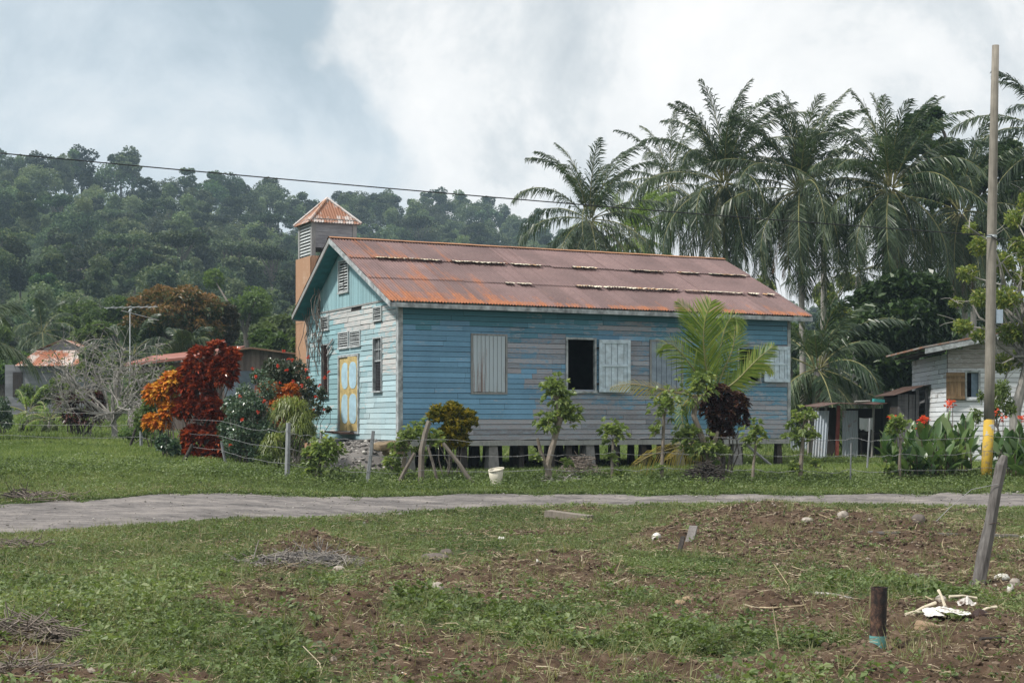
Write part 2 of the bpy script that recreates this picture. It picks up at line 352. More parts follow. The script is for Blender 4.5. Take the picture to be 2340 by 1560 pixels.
def proto_tree(kind, h, seed, nl, mat, leafL=.62):
    rng = np.random.default_rng(seed); B = crownshape(kind, h, rng)
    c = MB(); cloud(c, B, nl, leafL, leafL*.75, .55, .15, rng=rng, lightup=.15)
    t = MB(); top = np.array([0, 0, h*.6]); t.tube([(0, 0, -1.5), (h*.01, 0, h*.3), top], [h*.022, h*.017, h*.011], 6)
    branchy(t, top*.85, [b[:3] for b in B], h*.010, 4, .1, rng)
    return t, c
KINDS_ = ['domed', 'tall', 'flat-topped', 'sparse']
zones = [(-40, 110, 'above the small rusty roofed house'), (130, 240, 'above the bare grey tree'), (250, 350, 'above the television antenna'), (370, 480, 'above the mango tree'), (500, 590, 'above the brown timber shed'), (600, 668, 'just left of the bell tower'), (805, 930, 'just right of the bell tower'), (945, 1060, 'above the front half of the church roof'), (1070, 1230, 'left of the first tall palm')]
combos = []
for zi, (u0, u1, zn) in enumerate(zones):
    for row, (f0, rn) in enumerate([(1.0, 'on the ridge skyline'), (.72, 'high on the hillside'), (.38, 'low on the hillside')]):
        if zi >= 6 and row == 2: continue
        for ki in ([0, 1, 3] if row == 0 else [0, 2]):
            combos.append((zi, u0, u1, zn, row, f0, rn, ki))
protos = {}
for ki, kind in enumerate(KINDS_):
    for v_ in range(2):
        t, c = proto_tree(kind, 13, 100+ki*7+v_, 2300 if kind in ('domed', 'tall') else 1300, hleaf, .47)
        protos[(ki, v_)] = (t, c)
IND = []; first = {}
words = {'domed': 'broad domed', 'tall': 'tall narrow', 'flat-topped': 'flat-topped', 'sparse': 'open airy'}
for q, (zi, u0, u1, zn, row, f0, rn, ki) in enumerate(combos):
    u = u0+(u1-u0)*((ki*.37+row*.21+.15) % 1); t_ = (u-1170)/FP; D = float(np.interp(t_, RU, RD))
    y = 105+(D-105)*f0-(3 if row == 0 else 0)+RNG.normal()*4; x = t_*y; IND.append((x, y)); s = (.72+.42*RNG.random())*(1, .95, .8)[row]
    if ki == 1: s *= 1.05
    z = gz(x, y)-.4; lab = f'{words[KINDS_[ki]]} forest tree {rn}, {zn}'
    v_ = q % 2
    if (ki, v_) not in first:
        r = thing('forest_tree', lab, 'tree', (x, y, z), RNG.random()*6, 'forest trees standing out on the hillside')
        t, c = protos[(ki, v_)]; t.build('trunk', bark, r); c.build('crown', hleaf, r); first[(ki, v_)] = r
        r.scale = (s, s, s)
    else: dup(first[(ki, v_)], (x, y, z), RNG.random()*6, lab, (s, s, s))
# the rest of the forest, one mass nobody could count: geometry nodes scatter trees over points
pc = bpy.data.collections.new('forest_kinds')
for (ki, v_), (t, c) in protos.items():
    if ki == 2: continue
    mb = MB(); mb.V = c.V; mb.F = c.F; mb.A = c.A; mb.n = c.n
    o = mb.build('canopy_tree', hleaf if v_ == 0 or ki == 3 else hleaf2); C.objects.unlink(o); pc.objects.link(o)
pts = []; y = 112.
while y < 475:
    sp = 5.2 if y < 200 else 6.3; n = int(1.02*y/sp)
    for k in range(n):
        x = (k/n-.5)*1.02*y+RNG.normal()*sp*.3; yy_ = y+RNG.normal()*sp*.3; D = float(np.interp(x/yy_, RU, RD))
        if yy_ > D+4 or x/yy_ > .42 and False: continue
        if min((x-a)**2+(yy_-b)**2 for a, b in IND) < 9: continue
        pts.append((x, yy_))
    y += sp
pts = np.array(pts); pz = Hs(pts[:, 0], pts[:, 1])-.5
me = bpy.data.meshes.new('forest_canopy'); me.from_pydata([(a, b, c) for (a, b), c in zip(pts, pz)], [], [])
sa = me.attributes.new('size', 'FLOAT', 'POINT')
szz = np.interp(pts[:, 1], [112, 200, 350], [.46, .68, .86])*(.55+.75*RNG.random(len(pts)))
sa.data.foreach_set('value', szz.astype(np.float32)); me.materials.append(hleaf)
fo = bpy.data.objects.new('forest_canopy', me); C.objects.link(fo); tag(fo, kind='stuff')
ng = bpy.data.node_groups.new('scatter', 'GeometryNodeTree')
ng.interface.new_socket('Geometry', in_out='INPUT', socket_type='NodeSocketGeometry'); ng.interface.new_socket('Geometry', in_out='OUTPUT', socket_type='NodeSocketGeometry')
G = NT(ng); gi = G.n('NodeGroupInput'); go = G.n('NodeGroupOutput')
ci = G.n('GeometryNodeCollectionInfo'); ci.inputs['Collection'].default_value = pc; ci.inputs['Separate Children'].default_value = True; ci.inputs['Reset Children'].default_value = True
iop = G.n('GeometryNodeInstanceOnPoints'); iop.inputs['Pick Instance'].default_value = True
na_ = G.n('GeometryNodeInputNamedAttribute', data_type='FLOAT'); na_.inputs['Name'].default_value = 'size'
rvn = G.n('FunctionNodeRandomValue', data_type='FLOAT_VECTOR'); rvn.inputs[0].default_value = (-.06, -.06, 0); rvn.inputs[1].default_value = (.06, .06, 6.28)
G.link(gi.outputs[0], iop.inputs['Points']); G.link(ci.outputs[0], iop.inputs['Instance']); G.link(rvn.outputs[0], iop.inputs['Rotation'])
G.link(na_.outputs[0], iop.inputs['Scale']); G.link(iop.outputs[0], go.inputs[0])
fo.modifiers.new('scatter', 'NODES').node_group = ng
print('forest', len(pts), 'individual', len(combos))
# ================================================================ the church
TH = R(64.07); CX, CY = -2.532, 34.6; CG = .50                       # near corner and ground there
ROTZ = math.pi/2-TH; cA = np.array([math.sin(TH), math.cos(TH)]); cB = np.array([-math.cos(TH), math.sin(TH)])
Lc, Wc = 10.65, 6.42
def zr(rel): return EYE+rel-CG                                        # height relative to the eye -> church local z
Z0, ZT = zr(-.394), zr(2.80); ZR = zr(4.507); ZE = zr(2.67); ZEL = zr(2.80); BR = 3.573; OV, OV2 = .42, .37; EB = -.50; WL = Wc+.08
ZG = zr(2.816)
def fr(u, v):                                                         # pixel on the front wall -> (b, z)
    k = (u-1170)/FP; b = (CX-k*CY)/(math.cos(TH)+k*math.sin(TH)); Y = CY+cB[1]*b; return b, zr((HY-v)/FP*Y)
def si(u, v):                                                         # pixel on the long wall -> (a, z)
    k = (u-1170)/FP; a = (k*CY-CX)/(math.sin(TH)-k*math.cos(TH)); Y = CY+cA[1]*a; return a, zr((HY-v)/FP*Y)
def px_side(a, z): X = CX+cA[0]*a; Y = CY+cA[1]*a; return 1170+FP*X/Y, HY-(z+CG-EYE)*FP/Y
def px_front(b, z): X = CX+cB[0]*b; Y = CY+cB[1]*b; return 1170+FP*X/Y, HY-(z+CG-EYE)*FP/Y
church = thing('wooden_church', 'weathered blue clapboard church on stilts under a rusty corrugated gable roof', 'church', (CX, CY, CG), ROTZ)

def paintmat(name, c_a, c_b, c_teal, c_wood1, c_wood2, c_pale):
    m, N, out = newmat(name); o = N.n('ShaderNodeTexCoord').outputs['Object']
    mp = N.n('ShaderNodeMapping', {'Vector': o, 'Scale': (1, 1, 7)}); st = N.noise(mp.outputs[0], 2.6, 6, .68); fn = N.noise(mp.outputs[0], 13, 5, .7)
    big = N.noise(o, .9, 4, .6); rnd = attr(N, 'rnd'); wx = attr(N, 'wx'); hue = attr(N, 'hue')
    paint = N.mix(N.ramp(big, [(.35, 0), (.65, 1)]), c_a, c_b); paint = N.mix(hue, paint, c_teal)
    paint = N.mix(.55, paint, N.mix(1, paint, N.ramp(rnd, [(0, .72), (1, 1.32)]), 'MULTIPLY'))
    paint = N.mix(N.ramp(fn, [(.3, .5), (.55, 0)]), paint, N.mix(1, paint, (.62, .62, .64), 'MULTIPLY'))
    wood = N.ramp(N.math('ADD', N.math('MULTIPLY', fn, .7), N.math('MULTIPLY', rnd, .3)), [(.3, c_wood1), (.7, c_wood2)])
    wood = N.mix(N.ramp(st, [(.5, 0), (.6, .55)]), wood, c_pale)
    f = N.math('ADD', N.math('MULTIPLY', st, .62), N.math('MULTIPLY', fn, .38))
    f = N.math('ADD', f, N.math('MULTIPLY', N.math('SUBTRACT', wx, .5), .42)); f = N.math('ADD', f, N.math('MULTIPLY', N.math('SUBTRACT', rnd, .5), .06))
    fin(N, out, N.mix(N.ramp(f, [(.475, 0), (.53, 1)]), paint, wood), .78, fn, .35, .006, .25); return m
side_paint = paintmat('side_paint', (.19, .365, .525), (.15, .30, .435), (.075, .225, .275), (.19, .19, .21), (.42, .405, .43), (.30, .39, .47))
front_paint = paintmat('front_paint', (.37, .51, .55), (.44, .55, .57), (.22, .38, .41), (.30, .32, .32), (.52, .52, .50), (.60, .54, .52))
trim_white = plain('weathered_white_trim', (.33, .35, .355), .8, .55, 7)
trim_grey = woodmat('weathered_trim', (.15, .15, .15), (.34, .34, .33), 5, (1, 1, 4))
darkwood = woodmat('dark_wood', (.018, .015, .013), (.06, .05, .045), 5)
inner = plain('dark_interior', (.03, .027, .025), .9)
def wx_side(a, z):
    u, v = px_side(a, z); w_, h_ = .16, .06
    if v < 745: h_ = .8; w_ = .12  # dark teal top boards: paint and eave shade put into one colour
    if 1560 < u and v > 700: h_ = .35; w_ = .30
    if 1150 < u < 1560 and 735 < v < 775: w_ = .42; h_ = .5
    if 1155 < u < 1235 and 775 < v < 850: w_ = .66
    if 1225 < u < 1300 and v > 765: w_ = .70; h_ = 0
    if 1300 < u < 1560 and v > 893: w_ = .68; h_ = .1
    if 1430 < u < 1490 and 780 < v < 895: w_ = .58
    if 1150 < u < 1225 and 850 < v < 965: w_ = .05; h_ = -.1
    if 1040 < u < 1240 and v > 965: w_ = .72
    if v > 930: w_ += .14
    if v > 990: w_ = .84
    if u > 1700 and v > 780: w_ = .52; h_ = .3
    return w_, max(h_, 0)
def wx_front(b, z):
    u, v = px_front(b, z); w_, h_ = .20, .45
    if v < 697 and 750 < u: h_ = .9
    if 750 < u < 880 and 690 < v < 752: w_ = .72
    if 870 < u and 700 < v < 860: w_ = .55
    if u < 780 and v > 740: h_ = .85; w_ = .2
    if u > 830 and v > 850: h_ = .0; w_ = .12
    if v < 700 and u > 800 and v > 688: w_ = .6
    return w_, h_
def siding(mb, s0, s1, z0, z1, holes, place, wfun, exp=.1185, seedv=1):
    """lapped boards on a wall; holes = (s0, s1, z0, z1); place(s, z, out) -> local xyz"""
    rng = np.random.default_rng(seedv); n = round((z1-z0)/exp); e_ = (z1-z0)/n
    for i in range(n):
        a0 = z0+i*e_; a1 = a0+e_; zm = (a0+a1)/2; segs = [(s0, s1)]
        for h in holes:
            if h[2] < zm < h[3]:
                ns = []
                for (p, q) in segs:
                    if h[1] <= p or h[0] >= q: ns.append((p, q)); continue
                    if h[0] > p: ns.append((p, h[0]))
                    if h[1] < q: ns.append((h[1], q))
                segs = ns
        for (p, q) in segs:
            cuts = [p]
            while cuts[-1] < q-.01: cuts.append(min(q, cuts[-1]+(1.1+2.6*rng.random())*(.6 if len(cuts) == 1 else 1)))
            for c0, c1 in zip(cuts[:-1], cuts[1:]):
                # colour regions change along a board, so cut it in shorter faces but keep one tone
                r = rng.random(); d = rng.normal()*.003; sag = rng.normal()*.004; m_ = max(1, int((c1-c0)/.35)); xs_ = np.linspace(c0+.002, c1-.002, m_+1)
                for x0, x1 in zip(xs_[:-1], xs_[1:]):
                    w_, h_ = wfun((x0+x1)/2+.9*(fbm((x0+x1)*.6, zm*2.2, 3, 61)-.5), zm+.5*(fbm((x0+x1)*.6, zm*2.2, 3, 65)-.5)); w_ += .75*(float(fbm(x0*1.1, zm*3.5, 3, 55))-.5)+.04*(r-.5); t0 = (x0-c0)/(c1-c0)*sag; t1 = (x1-c0)/(c1-c0)*sag
                    V = [place(x0, a0+.010+t0, .020+d), place(x1, a0+.010+t1, .020+d), place(x1, a1, .010+d), place(x0, a1, .010+d),
                         place(x0, a0+.010+t0, .001), place(x1, a0+.010+t1, .001)]
                    mb.add(V, [[0, 1, 2, 3], [4, 5, 1, 0]], np.array([[r, w_, h_]]*2))
def wallslab(mb, s0, s1, z0, z1, holes, place):
    """inner lining behind the boards, pieces between openings"""
    xs_ = sorted({s0, s1, *[h[0] for h in holes], *[h[1] for h in holes]}); zs = sorted({z0, z1, *[h[2] for h in holes], *[h[3] for h in holes]})
    for x0, x1 in zip(xs_[:-1], xs_[1:]):
        for a0, a1 in zip(zs[:-1], zs[1:]):
            if any(h[0] < (x0+x1)/2 < h[1] and h[2] < (a0+a1)/2 < h[3] for h in holes): continue
            mb.add([place(x0, a0, 0), place(x1, a0, 0), place(x1, a1, 0), place(x0, a1, 0)], [[0, 1, 2, 3]], .5)
            mb.add([place(x0, a0, -.08), place(x1, a0, -.08), place(x1, a1, -.08), place(x0, a1, -.08)], [[3, 2, 1, 0]], .5)
PS = lambda s, z, o: (s, -o, z)              # long wall, outside is -y
PF = lambda s, z, o: (-o, s, z)              # front wall, outside is -x
def hole(f, u0, v0, u1, v1): (p, z1), (q, z0) = f(u0, v0), f(u1, v1); z1b = f(u1, v0)[1]; z0b = f(u0, v1)[1]; return (min(p, q), max(p, q), (z0+z0b)/2, (z1+z1b)/2)
hs = {'w1': hole(si, 1079, 767, 1154, 896), 'w2': hole(si, 1296, 776, 1357, 893), 'w3': hole(si, 1487, 781, 1556, 888), 'w4': hole(si, 1687, 792, 1733, 871)}
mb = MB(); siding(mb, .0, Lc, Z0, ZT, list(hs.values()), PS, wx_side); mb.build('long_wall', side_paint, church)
hf = {'door': hole(fr, 778, 815, 821, 985), 'wl': hole(fr, 738, 789, 752, 906), 'wr': hole(fr, 856, 773, 874, 893),
      'v1': hole(fr, 737, 725, 753, 753), 'v2': hole(fr, 857, 703, 874, 731), 'v3': hole(fr, 777, 761, 798, 794), 'v4': hole(fr, 803, 758, 825, 790)}
notch = hole(fr, 804, 696, 828, 708)
mb = MB(); siding(mb, 0, Wc, Z0, ZG, list(hf.values())+[notch], PF, wx_front, .122, 2); mb.build('front_wall', front_paint, church)
# vertical planks of the gable, up to the slopes
def rooft(b): return ZR-.06-(ZR-ZE)/(BR-EB)*(BR-b) if b < BR else ZR-.06-(ZR-ZEL)/(WL-BR)*(b-BR)
gv = hole(fr, 777, 597, 798, 667)
mb = MB(); b = 0.0
while b < Wc-.01:
    b1 = min(b+.095, Wc)
    if b < BR < b1: b1 = BR
    r = RNG.random()
    parts_ = [(ZG+.01, None)]
    if b1 > gv[0] and b < gv[1]: parts_ = [(ZG+.01, gv[2]), (gv[3], None)]
    for z0, z1 in parts_:
        t0, t1 = (rooft(b), rooft(b1)) if z1 is None else (z1, z1)
        if min(t0, t1) <= z0: continue
        o_ = .012+.004*RNG.random()
        mb.add([PF(b+.004, z0, o_), PF(b1-.004, z0, o_), PF(b1-.004, t1, o_), PF(b+.004, t0, o_), PF(b+.004, z0, 0), PF(b+.004, t0, 0), PF(b1-.004, z0, 0), PF(b1-.004, t1, 0)], [[0, 3, 2, 1], [0, 4, 5, 3], [1, 2, 7, 6]], np.array([[r, .12, .75]]*3))
    b = b1
mb.build('gable_planks', front_paint, church)
# lining (dark inside), back walls, floor
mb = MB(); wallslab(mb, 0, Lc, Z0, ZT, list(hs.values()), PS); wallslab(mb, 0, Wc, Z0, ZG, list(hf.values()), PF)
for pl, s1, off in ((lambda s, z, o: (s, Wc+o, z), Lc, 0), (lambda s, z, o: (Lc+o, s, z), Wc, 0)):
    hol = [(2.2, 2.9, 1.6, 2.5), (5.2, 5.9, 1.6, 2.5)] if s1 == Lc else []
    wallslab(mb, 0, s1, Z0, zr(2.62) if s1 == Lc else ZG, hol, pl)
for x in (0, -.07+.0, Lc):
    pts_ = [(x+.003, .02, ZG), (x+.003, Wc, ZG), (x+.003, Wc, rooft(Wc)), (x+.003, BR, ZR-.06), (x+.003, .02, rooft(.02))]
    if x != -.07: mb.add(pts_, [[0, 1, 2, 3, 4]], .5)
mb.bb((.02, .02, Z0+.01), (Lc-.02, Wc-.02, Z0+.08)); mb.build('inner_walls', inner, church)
# rear and far walls get boards too (seen from a step aside)
mb = MB(); siding(mb, 0, Wc, Z0, ZG, [], lambda s, z, o: (Lc+o, s, z), lambda a, z: (.6, .3), .122, 3)
siding(mb, 0, Lc, Z0, zr(2.62), [(2.2, 2.9, 1.6, 2.5), (5.2, 5.9, 1.6, 2.5)], lambda s, z, o: (s, Wc+o, z), lambda a, z: (.6, .3), .122, 4); mb.build('rear_walls', side_paint, church)
# corner boards, sill beam, frieze
for (lo, hi) in [((-.035, -.036, Z0-.02), (.075, -.002, ZT)), ((-.036, -.034, Z0-.022), (-.002, .11, ZG)), ((Lc-.06, -.036, Z0-.02), (Lc+.035, -.002, ZT)), ((-.036, Wc-.09, Z0-.02), (-.002, Wc+.03, ZG))]:
    mb = MB(); mb.bb(lo, hi); mb.build('corner_board', trim_white, church)
mb = MB(); mb.bb((.0, -.03, Z0-.13), (Lc, .1, Z0-.012)); mb.bb((-.03, .1, Z0-.13), (.1, Wc, Z0-.012)); mb.bb((0, Wc-.1, Z0-.13), (Lc, Wc, Z0-.012)); mb.build('sill_beam', trim_grey, church)
mb = MB(); mb.bb((-.03, .1, ZG-.03), (-.006, Wc-.1, ZG+.012)); mb.build('belt_board', trim_grey, church)
# ---- roof: three rows of corrugated sheets a side
def roofmat():
    m, N, out = newmat('rusty_roof'); o = N.n('ShaderNodeTexCoord').outputs['Object']; sp = N.n('ShaderNodeSeparateXYZ', {0: o})
    y = N.math('ABSOLUTE', N.math('SUBTRACT', sp.outputs[1], BR))                       # distance from the ridge in plan
    mp = N.n('ShaderNodeMapping', {'Vector': o, 'Scale': (3.2, .22, .22)}); st = N.noise(mp.outputs[0], 1.5, 5, .65)
    fn = N.noise(o, 16, 5, .7); bg_ = N.noise(o, .8, 4, .6); rnd = attr(N, 'rnd'); hue = attr(N, 'hue')
    base = N.ramp(N.math('ADD', N.math('MULTIPLY', bg_, .5), N.math('MULTIPLY', fn, .5)), [(.3, (.085, .052, .050)), (.55, (.165, .105, .10)), (.75, (.25, .16, .145))])
    base = N.mix(.5, base, N.mix(1, base, N.ramp(rnd, [(0, .7), (1, 1.3)]), 'MULTIPLY'))
    org = N.ramp(fn, [(.3, (.19, .062, .025)), (.6, (.34, .125, .048)), (.8, (.42, .20, .10))])
    k = N.math('ADD', N.math('MULTIPLY', st, 1.0), N.math('MULTIPLY', hue, .34))
    k = N.math('ADD', k, N.math('MULTIPLY', N.ramp(sp.outputs[0], [(0, 1), (.28, 0)]), .0))
    xx_ = N.ramp(N.math('DIVIDE', sp.outputs[0], 4.2), [(0, .22), (1, 0)]); k = N.math('ADD', k, xx_)
    col = N.mix(N.ramp(k, [(.755, 0), (.94, 1)]), base, org)
    mpd = N.n('ShaderNodeMapping', {'Vector': o, 'Scale': (13, .15, .15)}); ln = N.noise(mpd.outputs[0], 1.0, 2, .5)
    col = N.mix(N.ramp(ln, [(.62, 0), (.72, .45)]), col, (.07, .035, .03))
    ph = N.math('SINE', N.math('MULTIPLY', N.math('ADD', sp.outputs[0], OV), 2*math.pi/.076)); col = N.mix(N.ramp(N.math('ADD', N.math('MULTIPLY', ph, .5), .5), [(0, .55), (.5, 0)]), col, N.mix(1, col, (.42, .36, .36), 'MULTIPLY'))  # valleys darkened so the corrugations read: groove shade painted in with the dirt
    fin(N, out, col, .62, fn, .25, .004, .35); return m
rmat = roofmat(); cream = rustmat('lit_sheet_edge', (.70, .64, .50), (.45, .27, .14), (.12, .06, .04), .58, 3.5, (2, 1, 1))
def slope(bt, zt, be, ze, name, sgn):
    """corrugated sheets between ridge (bt, zt) and eave (be, ze)"""
    mb = MB(); a0, a1 = -OV, Lc+OV2; d = np.array([be-bt, ze-zt]); Ls = np.linalg.norm(d); d = d/Ls; nrm_ = np.array([-d[1], d[0]]); nrm_ = nrm_ if nrm_[1] > 0 else -nrm_
    pitch = .076; n_ = int((a1-a0)/pitch)*6; xs_ = np.linspace(a0, a1, n_+1); cor = np.sin((xs_-a0)/pitch*2*np.pi)*.015
    ends = [0, Ls*.335, Ls*.665, Ls]
    shw = .60
    for r_ in range(3):
        s0, s1 = ends[r_]-(0 if r_ == 0 else .12), ends[r_+1]+(.02 if r_ < 2 else 0)
        lift0 = .012*(3-r_)-.012; lift1 = lift0+.012
        ks = [0, .3, .6, .85, 1]
        for q in range(int((a1-a0)/shw)+1):
            i0, i1 = int(q*shw/(a1-a0)*n_), min(n_, int((q+1)*shw/(a1-a0)*n_)+1)
            if i1-i0 < 2: continue
            x_ = xs_[i0:i1+1]; c_ = cor[i0:i1+1]+.003*(q % 2); rr = RNG.random(); dz = RNG.random()*.006; jag = RNG.normal()*.03*(r_ < 2)
            G_ = []
            for k_ in ks:
                s_ = s0+(s1+jag-s0)*k_; h_ = lift1*k_+lift0*(1-k_)*0+.004*r_*(1-k_)+c_+dz+.014
                P = np.stack([x_, bt+d[0]*s_+nrm_[0]*h_, zt+d[1]*s_+nrm_[1]*h_], -1); G_.append(P)
            G_ = np.array(G_); m_ = len(x_); i = np.arange(len(ks)-1)[:, None]*m_; j = np.arange(m_-1)[None]
            F = np.stack([i+j, i+j+1, i+m_+j+1, i+m_+j] if sgn > 0 else [i+j, i+m_+j, i+m_+j+1, i+j+1], -1).reshape(-1, 4)
            hu = np.repeat(np.array([.25, .3, .55, 1.0])*(1 if r_ == 2 else .35)+(.2 if RNG.random() < .2 else 0), m_-1)
            mb.add(G_.reshape(-1, 3), F, np.stack([np.full(len(F), rr), np.zeros(len(F)), hu], -1))
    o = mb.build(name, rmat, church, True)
    return d, nrm_, Ls, ends
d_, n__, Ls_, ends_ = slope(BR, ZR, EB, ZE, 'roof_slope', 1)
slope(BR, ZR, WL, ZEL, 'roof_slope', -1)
# ragged lifted edges at the sheet laps; the light on them is painted cream
for li, (e_, segs) in enumerate([(ends_[1], [(846, 1230), (1300, 1360), (1415, 1505), (1545, 1695)]), (ends_[2], [(1150, 1210), (1290, 1545), (1560, 1695), (1705, 1760)])]):
    s_ = e_+.0
    for (u0, u1) in segs:
        mb = MB()
        bb_ = BR+d_[0]*s_; zz_ = ZR+d_[1]*s_
        def sol(u): k = (u-1170)/FP; X0 = CX+cB[0]*bb_; Y0 = CY+cB[1]*bb_; return (k*Y0-X0)/(math.sin(TH)-k*math.cos(TH))
        x = sol(u0); xe = sol(u1)
        while x < xe:
            if fbm(x*2.1, li*5., 3, 77) < .34:
                if mb.n: mb.build('bent_sheet_edge', cream, church); mb = MB()
                x += .038; continue
            w_ = .038; g_ = (.09+.09*RNG.random()); h0 = .062+.011*math.sin((x+OV)/.076*2*math.pi)
            P = lambda xx_, ss, hh: (xx_, BR+d_[0]*ss+n__[0]*hh, ZR+d_[1]*ss+n__[1]*hh)
            h1 = .062+.011*math.sin((x+w_+OV)/.076*2*math.pi)
            mb.add([P(x, s_-.02, h0), P(x+w_, s_-.02, h1), P(x+w_, s_+g_, h1+.045), P(x, s_+g_, h0+.045)], [[0, 1, 2, 3]]); x += w_
        if mb.n: mb.build('bent_sheet_edge', cream, church)
mb = MB()                                                             # thin ridge cap
for k in range(12):
    x0 = -OV-.01+k*(Lc+OV+OV2+.02)/12; x1 = x0+(Lc+OV+OV2+.02)/12+.03; h = .032+.003*(k % 2)
    mb.add([(x0, BR-.13, ZR-.03+h), (x1, BR-.13, ZR-.03+h), (x1, BR, ZR+h+.012), (x0, BR, ZR+h+.012), (x0, BR+.13, ZR-.05+h), (x1, BR+.13, ZR-.05+h)], [[0, 1, 2, 3], [3, 2, 5, 4]])
mb.build('ridge_cap', rustmat('ridge_rust', (.55, .47, .36), (.36, .17, .08), (.15, .07, .05), .42, 1.2, (4, 1, 1)), church)
# barge boards, fascia, rafters, soffit
for (b0, z0, b1, z1, mt) in [(BR, ZR, EB, ZE, trim_white), (BR, ZR, WL, ZEL, trim_grey)]:
    for x in (-OV+.0, Lc+OV2-.03):
        mb = MB(); P0 = np.array([x, b0, z0-.005]); P1 = np.array([x, b1, z1-.005])
        V = [P0, P1, P1-[0, 0, .11], P0-[0, 0, .13]]; V2 = [p+[.03, 0, 0] for p in V]
        mb.add(V+V2, [[0, 1, 2, 3], [7, 6, 5, 4], [0, 4, 5, 1], [3, 2, 6, 7], [1, 5, 6, 2], [0, 3, 7, 4]]); mb.build('barge_board', mt, church)
mb = MB(); mb.bb((-OV+.035, EB+.0, ZE-.11), (Lc+OV2-.035, EB+.03, ZE-.01)); mb.build('fascia', trim_white, church)
mb = MB(); mb.bb((-OV+.035, WL-.03, ZEL-.14), (Lc+OV2-.035, WL, ZEL-.01)); mb.build('fascia', trim_grey, church)
teal_soffit = plain('soffit_teal', (.045, .17, .19), .8, .3, 4)
mb = MB()
for sg, (be, ze) in ((1, (EB+.04, ZE)), (-1, (WL-.04, ZEL))):
    for x in np.arange(-OV+.1, Lc+OV2-.1, .6):
        P0 = np.array([x, BR, ZR-.03]); P1 = np.array([x, be, ze-.015]); V = [P0, P1, P1-[0, 0, .09], P0-[0, 0, .09]]
        mb.add(V+[p+[.045, 0, 0] for p in V], [[0, 1, 2, 3], [7, 6, 5, 4], [3, 2, 6, 7]])
mb.build('rafter', darkwood, church)
mb = MB(); st_ = (ZR-ZE)/(BR-EB); sl_ = (ZR-ZEL)/(WL-BR)
mb.add([(-OV+.03, BR, ZR-.13), (-OV+.03, 0, ZR-.13-st_*BR), (-.03, 0, ZR-.13-st_*BR), (-.03, BR, ZR-.13)], [[0, 1, 2, 3]], .5)
mb.add([(-OV+.03, BR, ZR-.133), (-OV+.03, WL-.04, ZR-.133-sl_*(WL-.04-BR)), (-.03, WL-.04, ZR-.133-sl_*(WL-.04-BR)), (-.03, BR, ZR-.133)], [[3, 2, 1, 0]], .5)
mb.build('soffit', teal_soffit, church)
# ---- openings
def frame(mb, h, place, w=.07, o0=.0, o1=.045, sill=0.0, r=.5):
    a0, a1, z0, z1 = h
    def bx(p, q, r0, r1, oo=o1):
        c = [place(x, z, o) for o in (o0, oo) for z in (r0, r1) for x in (p, q)]
        mb.add(c, [[0, 1, 3, 2], [4, 6, 7, 5], [0, 4, 5, 1], [2, 3, 7, 6], [0, 2, 6, 4], [1, 5, 7, 3]], r)
    bx(a0-w, a0, z0-w, z1+w); bx(a1, a1+w, z0-w, z1+w); bx(a0, a1, z1, z1+w-.003, o1-.003); bx(a0-(.05 if sill else 0), a1+(.05 if sill else 0), z0-w, z0-.001, o1+sill-.003)
    return bx
def planks(mb, h, place, o, n, th=.022, gap=.004):
    a0, a1, z0, z1 = h
    for k in range(n):
        p = a0+(a1-a0)*k/n+gap/2; q = a0+(a1-a0)*(k+1)/n-gap/2; oo = o+RNG.normal()*.002
        c = [place(x, z, t) for t in (oo, oo+th) for z in (z0+RNG.random()*.008, z1) for x in (p, q)]
        mb.add(c, [[0, 1, 3, 2], [4, 6, 7, 5], [0, 4, 5, 1], [2, 3, 7, 6], [0, 2, 6, 4], [1, 5, 7, 3]], RNG.random())
def streaky():
    m, N, out = newmat('rust_streaked_shutter'); o = N.n('ShaderNodeTexCoord').outputs['Object']
    mp = N.n('ShaderNodeMapping', {'Vector': o, 'Scale': (9, 9, .5)}); st = N.noise(mp.outputs[0], 1.6, 4, .6); fn = N.noise(o, 25, 4)
    z = N.n('ShaderNodeSeparateXYZ', {0: o}).outputs[2]
    k = N.math('SUBTRACT', st, N.math('MULTIPLY', N.math('SUBTRACT', z, 1.1), .10)); k = N.math('ADD', k, N.math('MULTIPLY', N.math('SUBTRACT', fn, .5), .15))
    c = N.mix(N.ramp(k, [(.38, 0), (.56, .9)]), (.44, .50, .54), (.25, .17, .15)); fin(N, out, c, .8, fn, .2, .005); return m
shut_m = streaky(); shut_w = plain('pale_blue_shutter', (.52, .61, .67), .75, .25, 8)
def shut_closed(h, n, mat):
    f = MB(); frame(f, h, PS, .045, .0, .045); fo_ = f.build('window_frame', trim_grey, church)
    p = MB(); planks(p, (h[0]+.005, h[1]-.005, h[2]+.005, h[3]-.005), PS, .012, n, .02, .012); p.build('shutter', mat, church)
shut_closed(hs['w1'], 8, shut_m); shut_closed(hs['w3'], 6, plain('lilac_grey_shutter', (.25, .30, .36), .8, .25, 6))
